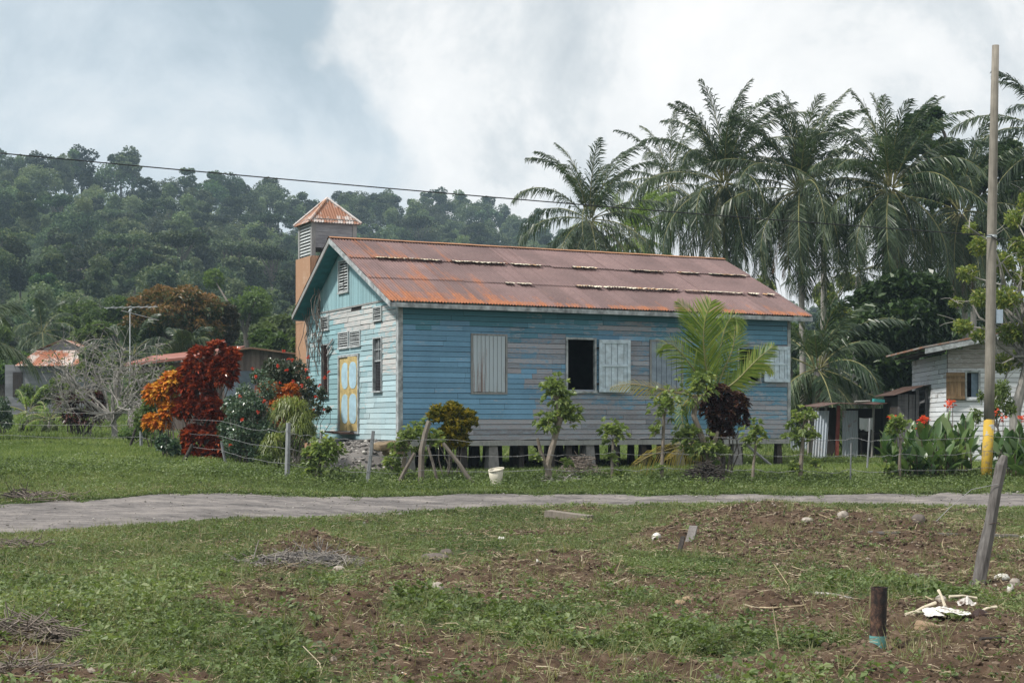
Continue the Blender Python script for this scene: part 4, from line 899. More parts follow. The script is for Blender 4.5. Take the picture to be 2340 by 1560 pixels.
mb.add(V, [[j*(n_+1)+i, j*(n_+1)+i+1, (j+1)*(n_+1)+i+1, (j+1)*(n_+1)+i] for j in range(6) for i in range(n_)], .5); o = mb.build('white_cloth', plain('white_cotton', (.66, .68, .68), .9, .06)); o.location = (lx, ly, lg); tag(o, 'white cloth hung over a line under the lean-to roof', 'cloth')
tb = thing('rough_table', 'dark rough plank table standing under the lean-to', 'table', (lx+lh(2000), ly+.3, lg)); mb = MB(); mb.box((0, 0, .72), (.9, .6, .05)); mb.build('table_top', darkwood, tb)
for (x, y) in ((-.4, -.25), (.4, -.25), (-.4, .25), (.4, .25)): mb = MB(); mb.box((x, y, .35), (.06, .06, .7)); mb.build('leg', darkwood, tb)
# far tin fence pieces seen between church and palm
fx, fy, fz = on(1835, 56.); tf = thing('tin_hut', 'small grey tin hut behind the far end of the church', 'hut', (fx, fy, fz)); mb = MB(); corr(mb, (-.45, 0, 0), (1, 0, 0), (0, 0, 1), 1.1, 1.1, amp=.015, pitch=.09); corr(mb, (.65, 0, 0), (0, 1, 0), (0, 0, 1), 1.1, 1.1, amp=.015, pitch=.09); mb.build('tin_wall', silver, tf)
mb = MB(); mb.bb((-.55, -.1, 1.1), (.75, 1.3, 1.14)); mb.build('roof', roofg, tf)

# ================================================================ neighbours on the left
YA = 78.; ax_, ay_, ag = on(66, YA); ha = thing('hipped_house', 'small grey board house under a rusty hipped roof at far left', 'house', (ax_, ay_, ag)); ah = lambda u: (u-66)/FP*YA
def az(v): return EYE+(HY-v)/FP*YA-ag
ze_, zm_, zt_ = az(834), az(797), az(773)
gwall = woodmat('grey_wall', (.10, .105, .115), (.22, .225, .24), 3, (5, 5, 1)); mb = MB()
for z in np.arange(-.3, ze_, .16): mb.box(((ah(12)+ah(196))/2, 0, z+.08), (ah(196)-ah(12), .03, .155)); mb.box((ah(12), 2, z+.08), (.03, 4, .155)); mb.box((ah(196), 2, z+.08), (.03, 4, .155))
mb.build('wall', gwall, ha)
mb = MB(); mb.bb((ah(30), -.06, ze_-1.6), (ah(52), -.02, ze_-.35)); mb.build('window_shutter', darkwood, ha)
mb = MB(); e0, e1 = ah(40), ah(224); t0, t1 = ah(92), ah(158); yb = 4.6
def quadcorr(mb, a, b, c, d, n_=90, amp=.016):
    a, b, c, d = map(lambda q: np.array(q, float), (a, b, c, d)); nn = nrm(np.cross(b-a, d-a)); L_ = np.linalg.norm(b-a)
    for i in range(n_):
        s, t = i/n_, (i+1)/n_; f_ = lambda q: nn*amp*math.sin(q*L_/.12*6.283); mb.add([a+(b-a)*s+f_(s), a+(b-a)*t+f_(t), d+(c-d)*t+f_(t), d+(c-d)*s+f_(s)], [[0, 1, 2, 3]], .2+.6*_T[int(s*L_/.7), 9])
A0, A1, A2, A3 = (e0, -.5, ze_-.05), (e1, -.5, ze_-.05), (t1+.5, 1.2, zm_), (t0-.5, 1.2, zm_)
quadcorr(mb, A0, A1, A2, A3); quadcorr(mb, (e1, -.5, ze_-.05), (e1, yb, ze_-.05), (t1+.5, yb, zm_), (t1+.5, 1.2, zm_)); quadcorr(mb, (e0, yb, ze_-.05), (e0, -.5, ze_-.05), (t0-.5, 1.2, zm_), (t0-.5, yb, zm_))
gx = (t0+t1)/2+.1; quadcorr(mb, (t0-.55, 1.15, zm_), (t0-.55, yb, zm_), (gx, yb, zt_+.02), (gx, 1.0, zt_+.02), 40); quadcorr(mb, (t1+.55, yb, zm_), (t1+.55, 1.15, zm_), (gx, 1.0, zt_), (gx, yb, zt_), 40)
ro = mb.build('roof', rustmat('left_rust', (.50, .44, .40), (.33, .13, .07), (.14, .06, .04), .46, 1.2, (1, 1, 2)), ha)
mb = MB(); mb.add([(t0-.3, 1.25, zm_), (t1+.3, 1.25, zm_), (gx, 1.25, zt_)], [[0, 1, 2]]); mb.build('gablet', gwall, ro)
YB = 58.; cx_, cy_, cg = on(400, YB); hb = thing('long_timber_shed', 'long brown timber shed with a red edged roof behind the red croton', 'shed', (cx_, cy_, cg)); bh = lambda u: (u-400)/FP*YB
def bz(v): return EYE+(HY-v)/FP*YB-cg
bwm = woodmat('brown_planks', (.07, .055, .05), (.19, .15, .13), 3, (1, 1, 6)); mb = MB(); x = bh(300)
while x < bh(672):
    u = 400+x/YB*FP; zt_ = bz(np.interp(u, [300, 516], [838, 818])) if u < 516 else bz(np.interp(u, [517, 581, 672], [801, 799, 810])); mb.box((x, (0 if u < 516 else -.3)+RNG.normal()*.006, zt_/2-.15), (.15, .025, zt_+.3)); x += .155
mb.build('plank_wall', bwm, hb)
mb = MB(); mb.bb((bh(517), -.35, -.2), (bh(600), -.325, bz(848))); mb.build('blue_grey_panel', plain('blue_grey_boards', (.12, .15, .18), .85, .3, 3), hb)
mb = MB(); A_ = np.array([bh(292), -.5, bz(832)]); B_ = np.array([bh(517), -.5, bz(808)])
for (p, q) in (((bh(292), bz(832)), (bh(517), bz(808))),):
    mb.add([(p[0], -.6, p[1]), (q[0], -.6, q[1]), (q[0], 4, q[1]+.5), (p[0], 4, p[1]+.5), (p[0], -.6, p[1]-.1), (q[0], -.6, q[1]-.1), (q[0], 4, q[1]+.4), (p[0], 4, p[1]+.4)], [[0, 1, 2, 3], [4, 7, 6, 5], [0, 4, 5, 1], [1, 5, 6, 2], [0, 3, 7, 4]], .5)
mb.build('red_roof', rustmat('red_edge', (.33, .15, .12), (.27, .10, .07), (.14, .06, .05), .5, 2), hb)
mb = MB()
for (p, q) in (((bh(505), bz(805)), (bh(581), bz(795))), ((bh(581), bz(795)), (bh(682), bz(808)))):
    mb.add([(p[0], -.75, p[1]), (q[0], -.75, q[1]), (q[0], 4, q[1]), (p[0], 4, p[1]), (p[0], -.75, p[1]-.06), (q[0], -.75, q[1]-.06), (q[0], 4, q[1]-.06), (p[0], 4, p[1]-.06)], [[0, 1, 2, 3], [4, 7, 6, 5], [0, 4, 5, 1], [1, 5, 6, 2], [0, 3, 7, 4]], .5)
mb.build('brown_roof', rustmat('brown_edge', (.19, .12, .08), (.15, .08, .05), (.08, .04, .03), .5, 2), hb)
YT = 57.; t0_ = on(297, YT); ant = thing('television_antenna', 'pale television antenna on a thin mast above the bare tree', 'antenna', t0_)
ap = lambda u, v, dy=0: at(u, v, YT)-np.array(t0_)+[0, dy, 0]
am = plain('aluminium', (.50, .52, .54), .4, .1, 3, .6); mb = MB(); mb.tube([ap(297, 950), ap(297, 712)], .02, 6); mb.build('mast', am, ant)
mb = MB(); mb.tube([ap(352, 698, .6), ap(248, 706, -.6)], .014, 5); mb.tube([ap(296, 712), ap(300, 706)], .05, 6); mb.tube([ap(290, 713, -.8), ap(350, 728, .9)], .010, 5)
for k in range(6): t = k/5; c_ = ap(340-80*t, 699+6*t, .5-1.0*t); mb.tube([c_-[.28, -.5, .02], c_+[.28, -.5, .02]], .007, 4)
mb.build('antenna_rods', am, ant)
# ================================================================ palms
pal_dark = leafmat('coconut_leaf', [(.018, .036, .018), (.036, .062, .030), (.068, .10, .05), (.14, .175, .10), (.21, .195, .10)], .32, .38, .5, .35)
pal_mid = leafmat('young_palm_leaf', [(.09, .15, .035), (.16, .24, .06), (.25, .33, .09), (.36, .37, .12)], .48, .38, .5)
pal_yel = leafmat('yellowing_palm_leaf', [(.26, .25, .09), (.42, .34, .11), (.55, .42, .14)], .4, .5, .4)
rach = plain('palm_midrib', (.20, .19, .075), .6, .25, 5); rach_y = plain('yellow_midrib', (.36, .29, .11), .6, .2, 5)
ptrunk = woodmat('palm_trunk', (.12, .11, .10), (.30, .28, .255), 4, (3, 3, .5))
coco = plain('coconut_green', (.06, .075, .025), .6, .3, 4)
deadfr = leafmat('dead_frond', [(.07, .045, .03), (.15, .10, .065), (.22, .16, .11)], .15, .7, .2)
def frond(lf, rb, base, az, el, L, bend, rng, nl=46, ll=.7, lw=.05, hang=.6, rr=(0, 1), rad=.022, wind=(0, 0, 0), vee=.5):
    """one feather leaf: midrib curve from base, leaflets in lf"""
    base = np.array(base, float); n = 12; P = [base]; a = el; ds = L/(n-1); h = np.array([math.cos(az), math.sin(az), 0.])
    for k in range(1, n):
        a -= bend*(.4+1.2*k/n)/n; P.append(P[-1]+ds*(h*math.cos(a)+np.array([0, 0, math.sin(a)]))+np.array(wind)*ds*(k/n)**2)
    P = np.array(P); T = nrm(np.gradient(P, axis=0)); rb.tube(P, np.linspace(rad, rad*.25, n), 4, cap=False)
    t = np.linspace(.12, 1, nl); ki = t*(n-1); i0 = np.minimum(ki.astype(int), n-2); f = (ki-i0)[:, None]
    Q = P[i0]*(1-f)+P[i0+1]*f; TT = nrm(T[i0]*(1-f)+T[i0+1]*f); S = nrm(np.cross(TT, [0, 0, 1.])+1e-6)
    if abs(math.cos(el)) < .15: S = nrm(np.cross(TT, [-math.sin(az), math.cos(az), .2])*0+np.array([-math.sin(az), math.cos(az), 0.])+0*TT)
    U = np.cross(S, TT); U = np.where(U[:, 2:3] < 0, -U, U); prof = np.sin(np.clip(t*.92+.08, 0, 1)*np.pi)**.55*.95+.12; tone = rng.random()*.5
    for sg in (-1, 1):
        m_ = nl; up_ = max(0, math.sin(el)); D = nrm(S*sg*(1.0-.3*up_)+TT*(.6+.5*up_+.55*t[:, None])+U*vee*.2+rng.normal(size=(m_, 3))*.14); l = ll*prof*(.6+.55*rng.random(m_))*(rng.random(m_) > .05); l = l[:, None]
        g = np.array([0, 0, -1.]); hang_ = hang; hang = (hang_*(.75+.4*rng.random(m_)))[:, None]; M = Q+D*l*.5+g*l*hang*.14; E = Q+D*l*(1-.28*hang)+g*l*hang*.62+np.array(wind)*l*.5
        Wv = nrm(TT+rng.normal(size=(m_, 3))*.15)*lw/2
        V = np.stack([Q-Wv*.6, Q+Wv*.6, M+Wv, M-Wv, E+Wv*.15, E-Wv*.15], 1).reshape(-1, 3); b = np.arange(m_)[:, None]*6
        F = np.concatenate([b+[0, 1, 2, 3], b+[3, 2, 4, 5]]); hang = hang_; r_ = np.tile(rr[0]+(rr[1]-rr[0])*np.clip(tone*.7+rng.random(m_)**1.5*.6, 0, 1), 2); lf.add(V, F, r_)
    return P
def palm(u, v, Y, Lf, n, label, seed, base_u=None, lean=(0, 0), els=(85, -62), dead=2, mat=None, trunk_r=.125, group='tall coconut palms behind the church', ll=.95, lw=.050, skirt=True, nl=84, curve=0.0, visible_trunk=True):
    rng = np.random.default_rng(seed); mat = mat or pal_dark; top = at(u, v, Y); bu = base_u if base_u is not None else u; b = np.array(on(bu, Y)); b[0] = (bu-1170)/FP*Y
    b[2] = gz(b[0], b[1]); t = thing('coconut_palm', label, 'palm tree', tuple(b), 0, group); c = top-b
    mb = MB(); k = np.linspace(0, 1, 14)[:, None]; P = k*c+np.array([1., 0, 0])*np.sin(k*np.pi)*curve; P[0][2] -= .3; mb.tube(P, np.linspace(trunk_r*1.15, trunk_r*.72, 14)+np.array([.08]+[0]*13), 9, wob=.06); mb.build('trunk', ptrunk, t, True)
    lf = MB(); rb = MB()
    for i in range(n):
        q = (i+.5)/n; el = R(np.interp(q, [0, .28, .48, .62, 1], [els[0], els[0]-22, els[0]-55, els[0]-95, els[1]]) if els[1] < -30 else els[0]+(els[1]-els[0])*q**.82)+R(rng.normal()*6); az = i*2.39996+rng.normal()*.15; L = Lf*np.interp(q, [0, .25, .5, 1], [.92, 1.0, 1.08, .95])*(.88+.2*rng.random())
        frond(lf, rb, c+np.array([math.cos(az), math.sin(az), 0])*.12+[0, 0, .25*(1-q)], az, el, L, R(np.interp(q, [0, .3, .55, 1], [44, 88, 108, 34]))*(.75+.5*rng.random()), rng, nl, ll, lw, .5+.9*q, (0, .85) if q < .8 else (.2, 1), .026, (.14, .02, -.02))
    lf.build('crown', mat, t); rb.build('midribs', rach, t)
    if dead:
        lf = MB(); rb = MB()
        for i in range(dead): frond(lf, rb, c-[0, 0, .3], rng.random()*6.28, R(-55-20*rng.random()), Lf*.75, R(20), rng, 30, .4, .05, 1.3, (0, 1), .02)
        lf.build('dead_fronds', deadfr, t)
    mb = MB()
    for i in range(9): a = i*.7; V, F = ico(1); mb.add(V*[.13, .13, .16]+c+np.array([math.cos(a)*.2, math.sin(a)*.2, -.25-.12*(i % 3)]), F)
    mb.build('coconuts', coco, t, True); return t
palm(1347, 508, 66, 4.1, 32, 'coconut palm alone left of the tall row, rising behind the church ridge', 1, els=(86, -50))
palm(1530, 425, 84, 4.2, 24, 'smaller darker coconut palm half hidden left of the tallest palm', 2, els=(86, -55), trunk_r=.13)
palm(1655, 426, 60, 4.2, 50, 'tallest wide coconut palm with a heavy drooping skirt, right above the church ridge end', 3, 1668, dead=3, els=(87, -74))
palm(1828, 442, 58, 4.1, 46, 'coconut palm second from the tallest, its trunk rising beside the church roof end', 4, 1838, dead=3, els=(87, -76))
palm(2034, 438, 56, 3.9, 46, 'coconut palm with a pale trunk bending left above the tin lean-to', 5, 2010, dead=2, curve=.75, els=(87, -74))
palm(2196, 490, 60, 3.9, 38, 'coconut palm with brown hanging fronds just left of the power pole', 6, 2216, dead=7, els=(86, -70))
palm(1445, 545, 80, 3.6, 22, 'short yellowish green palm low between the lone palm and the tall row', 7, els=(86, -40), mat=pal_mid, dead=0)
palm(2420, 330, 58, 4.2, 26, 'coconut palm whose frond tips enter at the right edge of the photo', 8, els=(80, -60), dead=0)
# lower palms, left background
palm(97, 762, 92, 2.5, 16, 'grey green coconut palm behind the small rusty roofed house', 20, els=(84, -45), dead=0, group='small palms among the trees at left', ll=.8)
palm(300, 815, 66, 1.9, 10, 'leafy palm fronds rising behind the television antenna', 21, els=(84, 5), dead=0, group='small palms among the trees at left')
palm(418, 822, 64, 1.7, 9, 'upright palm fronds behind the long timber shed', 22, els=(86, 48), dead=0, group='small palms among the trees at left')
palm(-110, 790, 46, 2.6, 16, 'coconut palm leaning its fronds in from the left edge of the photo', 23, els=(80, -50), dead=0, group='small palms among the trees at left')
palm(62, 948, 55, 1.1, 9, 'knee high pale yellow green palm seedling on the left lawn', 24, els=(80, 5), dead=0, group='palm seedlings', mat=pal_mid, ll=.38, trunk_r=.05, lw=.04, nl=26)
palm(112, 962, 54, 1.0, 8, 'smaller palm seedling nearer the dark red hedge', 25, els=(75, 5), dead=0, group='palm seedlings', mat=pal_mid, ll=.35, trunk_r=.05, lw=.04, nl=26)
# palm between church and lean-to, trunk short
palm(1868, 850, 50, 3.0, 20, 'stemless dark green palm between the church end and the tin lean-to', 26, 1862, els=(88, -40), dead=4, group='young palms beside the church', trunk_r=.16)
palm(1975, 900, 66, 2.6, 10, 'low palm fronds behind the leaning palm trunk', 27, els=(70, -5), dead=0, group='young palms beside the church')
def bare_trunk(u, v0, Y, r, ub, lab, seed):
    b = np.array(on(ub, Y)); top = at(u, v0, Y); rng = np.random.default_rng(seed); c = top-b; t = thing('coconut_palm', lab, 'palm tree', tuple(b), 0, 'tall coconut palms behind the church')
    mb = MB(); k = np.linspace(0, 1, 10)[:, None]; mb.tube(k*c+[0, 0, -.2], r, 9, wob=.07); mb.build('trunk', ptrunk, t, True); lf = MB(); rb = MB()
    for i in range(18): frond(lf, rb, c, i*2.4, R(80-7*i), 3.4, R(60), rng, 36, .7, .055, .8, (0, .8))
    lf.build('crown', pal_dark, t); rb.build('midribs', rach, t)
bare_trunk(1884, 440, 70, .14, 1880, 'thin palm trunk standing behind the second tall palm', 31)
bare_trunk(1962, 620, 64, .12, 1948, 'short palm with a leaning trunk in front of the dark breadfruit tree', 32)
bare_trunk(2224, 560, 74, .14, 2226, 'palm trunk in the shade behind the white house', 33)

# ---- the young palm in front of the church wall
YP2 = 33.2; yx, yy0, yz = on(1640, YP2); yp = thing('young_palm', 'young bright green coconut palm standing in front of the church wall', 'palm tree', (yx, yy0, yz)); rng = np.random.default_rng(77)
mb = MB(); mb.tube([(0, 0, -.2), (0, 0, .5), (-.03, 0, 1.0), (-.04, 0, 1.3)], [.19, .17, .13, .09], 10, wob=.1); mb.build('trunk', darkwood, yp)
def fr_px(pts, dY, mat, rmat_, nl=54, ll=.6, lw=.032, hang=.3, vee=.5, rr=(0, 1), name='frond'):
    """a frond whose midrib follows points given as (u, v, metres nearer/farther)"""
    K = np.array([at(u, v, YP2+d)-np.array([yx, yy0, yz]) for u, v, d in pts]); s = np.concatenate([[0], np.cumsum(np.linalg.norm(np.diff(K, axis=0), axis=1))]); q = np.linspace(0, s[-1], 14)
    P = np.stack([np.interp(q, s, K[:, i]) for i in range(3)], -1)
    for _ in range(3): P[1:-1] = (P[:-2]+2*P[1:-1]+P[2:])/4
    lf = MB(); rb = MB(); rb.tube(P, np.linspace(.022, .005, 14), 5); T = nrm(np.gradient(P, axis=0)); t = np.linspace(.14, 1, nl); ki = t*13; i0 = np.minimum(ki.astype(int), 12); f = (ki-i0)[:, None]
    Q = P[i0]*(1-f)+P[i0+1]*f; TT = nrm(T[i0]*(1-f)+T[i0+1]*f); face = np.array([0, -1., .35]); S = nrm(np.cross(TT, face)); U = nrm(np.cross(S, TT)); prof = np.sin(np.clip(t*.85+.13, 0, 1)*np.pi)**.6
    for sg in (-1, 1):
        D = nrm(S*sg+TT*(.75+.6*t[:, None])+U*vee*(-.3)+rng.normal(size=(nl, 3))*.08); l = (ll*prof*(.9+.2*rng.random(nl)))[:, None]; g = np.array([0, 0, -1.])
        M = Q+D*l*.5+g*l*hang*.1; E = Q+D*l*(1-.2*hang)+g*l*hang*.5; Wv = nrm(TT+U*.4)*lw/2
        V = np.stack([Q-Wv*.6, Q+Wv*.6, M+Wv, M-Wv, E+Wv*.12, E-Wv*.12], 1).reshape(-1, 3); b = np.arange(nl)[:, None]*6; r_ = np.tile(rr[0]+(rr[1]-rr[0])*rng.random(nl), 2); lf.add(V, np.concatenate([b+[0, 1, 2, 3], b+[3, 2, 4, 5]]), r_)
    o = lf.build(name, mat, yp); rb.build('midrib', rmat_, o)
c0 = (1632, 905, 0)
fr_px([c0, (1618, 830, -.05), (1603, 760, -.1), (1578, 715, -.15), (1549, 690, -.2)], 0, pal_mid, rach, 60, .52, .035, .1)
fr_px([c0, (1612, 840, -.2), (1606, 770, -.35), (1612, 715, -.4), (1625, 690, -.3)], 0, pal_mid, rach, 64, .80, .036, .1)
fr_px([c0, (1640, 830, .1), (1652, 760, .2), (1668, 715, .2), (1683, 712, .2), (1692, 750, .15)], 0, pal_mid, rach, 60, .55, .034, .6)
fr_px([c0, (1655, 840, .1), (1680, 790, .15), (1676, 740, .2), (1690, 730, .2)], 0, pal_mid, rach, 50, .5, .034, .3)
fr_px([c0, (1590, 850, -.3), (1562, 812, -.4), (1534, 780, -.5), (1515, 775, -.5), (1507, 800, -.5)], 0, pal_mid, rach, 56, .55, .034, .35)
fr_px([c0, (1685, 870, -.1), (1720, 830, -.2), (1748, 805, -.2), (1768, 790, -.25)], 0, pal_mid, rach, 50, .5, .032, .2)
fr_px([c0, (1680, 868, .2), (1722, 828, .3), (1752, 826, .4), (1768, 850, .4)], 0, pal_mid, rach, 44, .4, .034, .6, rr=(.5, 1))
fr_px([c0, (1580, 905, -.4), (1530, 893, -.6), (1470, 880, -.8), (1425, 872, -.9), (1397, 885, -1.)], 0, pal_yel, rach_y, 48, .42, .03, .35, rr=(0, .7))
fr_px([c0, (1590, 900, -.3), (1560, 920, -.35), (1555, 950, -.4), (1565, 985, -.4)], 0, pal_mid, rach_y, 40, .42, .03, .5)
fr_px([(1625, 1000, 0), (1580, 1015, -.3), (1530, 1025, -.5), (1480, 1040, -.6), (1445, 1065, -.7)], 0, pal_yel, rach_y, 44, .50, .018, .9)
fr_px([(1625, 1000, 0), (1590, 1020, -.3), (1560, 1030, -.3), (1525, 1050, -.3)], 0, pal_yel, rach_y, 40, .45, .018, .8)

# ================================================================ trees
def leaf_tree(name, label, cat, base, blobs, nleaf, L, Wd, mat, tr=.15, seed=0, group=None, bk=None, shell=.55, limbs=True, **kw):
    rng = np.random.default_rng(seed); b = np.array(base, float); t = thing(name, label, cat, tuple(b), 0, group); B = [tuple(np.array(q[:3])-b)+tuple(q[3:]) for q in blobs]
    mb = MB(); cz = np.mean([q[:3] for q in B], 0); fork = np.array([cz[0]*.5, cz[1]*.5, max(.3, min(q[2]-q[5]*.6 for q in B)*.85)]); mb.tube([(0, 0, -.3), fork*.5, fork], [tr*1.2, tr, tr*.8], 8, wob=.08)
    if limbs: branchy(mb, fork, [q[:3] for q in B], tr*.55, 5, .1, rng)
    mb.build('trunk', bk or bark, t); c = MB(); cloud(c, B, nleaf, L, Wd, shell, .2, rng=rng, **kw); c.build('crown', mat, t); return t
def bl(u, v, Y, ru, rv_, rd=None): p = at(u, v, Y); return (*p, ru/FP*Y, (rd or ru)/FP*Y, rv_/FP*Y)
mango_l = leafmat('mango_leaf', [(.025, .045, .018), (.05, .08, .028), (.14, .10, .04), (.27, .155, .065)], .25, .45, .4)
mid_l = leafmat('mid_green_leaf', [(.045, .075, .028), (.085, .13, .042), (.14, .20, .07)], .4, .5, .3, .5)
bread_l = leafmat('breadfruit_leaf', [(.012, .028, .012), (.025, .05, .018), (.05, .085, .03), (.075, .12, .04)], .22, .35, .5)
lime_l = leafmat('light_leaf', [(.07, .11, .03), (.14, .19, .055), (.23, .28, .09), (.38, .34, .09)], .45, .45, .35)
rngb = np.random.default_rng(9)
def jitter(c, n, Y, ru, rv_, br): return [bl(c[0]+rngb.normal()*ru*.55, c[1]+rngb.normal()*rv_*.5, Y+rngb.normal()*1.2, br*(.7+.6*rngb.random()), br*.8*(.7+.6*rngb.random())) for _ in range(n)]
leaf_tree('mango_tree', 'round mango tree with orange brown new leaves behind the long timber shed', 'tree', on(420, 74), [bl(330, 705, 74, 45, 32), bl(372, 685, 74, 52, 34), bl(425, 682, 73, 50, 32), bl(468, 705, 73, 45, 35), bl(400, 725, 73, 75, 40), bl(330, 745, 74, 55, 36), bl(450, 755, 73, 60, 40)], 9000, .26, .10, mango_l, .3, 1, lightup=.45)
leaf_tree('mango_tree', 'smaller dark brown mango tree at the right side of the round one', 'tree', on(505, 76), [bl(512, 718, 76, 34, 28), bl(522, 750, 76, 30, 30), bl(500, 775, 76, 34, 28)], 3500, .26, .10, leafmat('dark_mango_leaf', [(.02, .03, .015), (.05, .05, .025), (.12, .08, .045)], .2, .5, .3), .25, 2)
for i, (u, v, Y, r, lab) in enumerate([(215, 770, 84, 44, 'bushy green tree left of the television antenna mast'), (-20, 760, 95, 60, 'large leafy tree above the left house at the photo edge'), (155, 735, 110, 46, 'grey green tree behind the rusty roofed house'), (600, 800, 72, 46, 'pale green bushy tree above the right end of the timber shed'), (640, 750, 90, 48, 'tall mid green tree touching the bell tower shaft'), (570, 700, 104, 55, 'rounded green tree behind the mango trees, near the tower'), (270, 730, 100, 50, 'mid green tree between the antenna and the mango tree'), (230, 820, 70, 40, 'low green tree right of the rusty hipped roof'), (690, 810, 66, 40, 'green bush tree squeezed between shed and tower'), (10, 850, 84, 46, 'green tree beside the left wall of the hipped house')]):
    leaf_tree('broadleaf_tree', lab, 'tree', on(u, Y), jitter((u, v), 7, Y, r, r*.8, r*.62), 3600, .30, .17, mid_l, .2, 40+i, 'green trees behind the left houses')
for i, (u, v, Y, ru, rv_, lab) in enumerate([(1500, 760, 108, 70, 60, 'green tree hidden low behind the church ridge'), (1735, 720, 92, 62, 60, 'light green tree in the gap under the two tallest palms'), (1905, 690, 98, 50, 46, 'pale green tree seen between two palm trunks beside the roof end'), (1790, 810, 84, 55, 70, 'mid green tree directly behind the far church corner'), (1900, 850, 80, 60, 60, 'green undergrowth tree behind the stemless palm'), (1985, 800, 86, 60, 80, 'leafy tree left of the dark breadfruit tree'), (2290, 700, 80, 90, 100, 'tall green tree behind the white house roof'), (2160, 840, 70, 60, 70, 'green tree between the dark shed and the white house'), (1640, 790, 100, 80, 60, 'green tree mass behind the middle of the church'), (2060, 900, 72, 60, 50, 'low shrubby tree behind the dark board shed')]):
    leaf_tree('broadleaf_tree', lab, 'tree', on(u, Y), [bl(u+rngb.normal()*ru*.55, v+rngb.normal()*rv_*.6, Y+rngb.normal()*2, ru*.5, rv_*.45) for _ in range(8)], 4000, .32, .18, lime_l if i in (1, 2) else mid_l, .2, 60+i, 'green trees under and behind the palms')
leaf_tree('breadfruit_tree', 'dense dark glossy breadfruit tree behind the dark shed', 'tree', on(2070, 54), [bl(2000, 690, 54, 55, 45), bl(2060, 660, 54, 60, 45), bl(2120, 670, 54, 55, 50), bl(2150, 740, 54, 45, 60), bl(2080, 740, 53, 70, 60), bl(1990, 760, 53, 55, 60), bl(2000, 840, 53, 50, 55), bl(2080, 830, 53, 70, 60), bl(2145, 830, 53, 45, 60)], 9000, .34, .20, bread_l, .3, 80, shell=.6)
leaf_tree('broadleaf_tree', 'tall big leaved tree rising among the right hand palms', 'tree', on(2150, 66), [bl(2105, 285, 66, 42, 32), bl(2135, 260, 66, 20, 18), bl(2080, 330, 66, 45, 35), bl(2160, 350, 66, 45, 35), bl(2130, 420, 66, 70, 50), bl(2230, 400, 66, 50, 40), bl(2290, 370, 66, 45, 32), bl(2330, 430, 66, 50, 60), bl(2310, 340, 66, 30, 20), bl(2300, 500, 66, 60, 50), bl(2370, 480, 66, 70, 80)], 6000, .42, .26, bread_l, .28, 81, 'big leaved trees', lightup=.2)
# citrus like tree by the white house: bare limbs with open light foliage
ct = on(2318, 38.5); cb = np.array(ct); t = thing('citrus_tree', 'open branched tree with light yellow green leaves around the power pole top', 'tree', ct)
mb = MB(); rel = lambda u, v, d=0: at(u, v, 38.5+d)-cb; mb.tube([(0, 0, -.2), rel(2320, 940), rel(2336, 880), rel(2350, 820)], [.16, .14, .12, .10], 9, wob=.1); rng = np.random.default_rng(4)
CB = [(2245, 560, 34, 26), (2290, 600, 34, 28), (2330, 560, 30, 30), (2320, 500, 26, 24), (2210, 625, 26, 22), (2240, 680, 28, 24), (2300, 680, 36, 28), (2200, 745, 26, 18), (2245, 765, 30, 20), (2310, 760, 36, 26), (2335, 640, 30, 30), (2185, 690, 16, 12), (2290, 830, 26, 26), (2330, 820, 26, 26), (2380, 600, 60, 80), (2390, 740, 50, 60), (2215, 520, 14, 14), (2350, 455, 24, 28), (2280, 900, 22, 30)]
for (u, v, ru, rv_) in CB:
    s = rel(2350, 820)*(1-.0); branchy(mb, rel(2348+rng.normal()*6, 820+rng.normal()*10), [rel(u, v, rng.normal()*.6)], .045, 6, .09, rng)
    branchy(mb, rel(u, v), [rel(u+rng.normal()*ru, v+rng.normal()*rv_, rng.normal()*.4) for _ in range(4)], .014, 4, .1, rng, 4)
mb.build('trunk', greybark, t); c = MB(); B = [(*rel(u, v, rng.normal()*.4), ru/FP*38.5, .45, rv_/FP*38.5) for (u, v, ru, rv_) in CB]; cloud(c, B, 8500, .12, .06, .2, .35, rng=rng); c.build('crown', lime_l, t)
sap = leafmat('sapling_leaf', [(.08, .12, .04), (.13, .18, .06), (.2, .25, .1)], .4, .5, .3)
leaf_tree('sapling', 'thin pale leafy sapling against the white house wall', 'sapling', on(2292, 36), [bl(2292, 890, 36, 20, 28), bl(2306, 930, 36, 18, 26), bl(2275, 935, 36, 18, 28), bl(2240, 905, 36, 9, 18), bl(2230, 950, 36, 18, 20)], 900, .10, .045, sap, .03, 83, shell=.1)

# ================================================================ bare grey tree
tb_ = np.array(on(262, 47)); t = thing('bare_tree', 'nearly leafless pale grey spreading tree in the left garden', 'tree', tuple(tb_)); rng = np.random.default_rng(12); mb = MB(); tips = []
rel = lambda u, v, d=0: at(u, v, 47+d)-tb_
mb.tube([(0, 0, -.2), rel(262, 985), rel(258, 955)], [.11, .095, .085], 8, wob=.12)
def grow(p, d, L, r, dep):
    n = 5; P = [p]
    for k in range(n): d = nrm(d+rng.normal(size=3)*.16+np.array([0, 0, -.02*(4-dep)])); P.append(P[-1]+d*L/n)
    mb.tube(P, np.linspace(r, r*.62, n+1), 5 if dep > 1 else 4, cap=False)
    if dep == 0: tips.append(P[-1]); return
    for k in range(rng.integers(2, 4)): q = rng.integers(2, n+1); dd = nrm(d+rng.normal(size=3)*.62+np.array([0, 0, .10])); grow(P[q], dd, L*(.62+.2*rng.random()), max(.006, r*.62), dep-1)
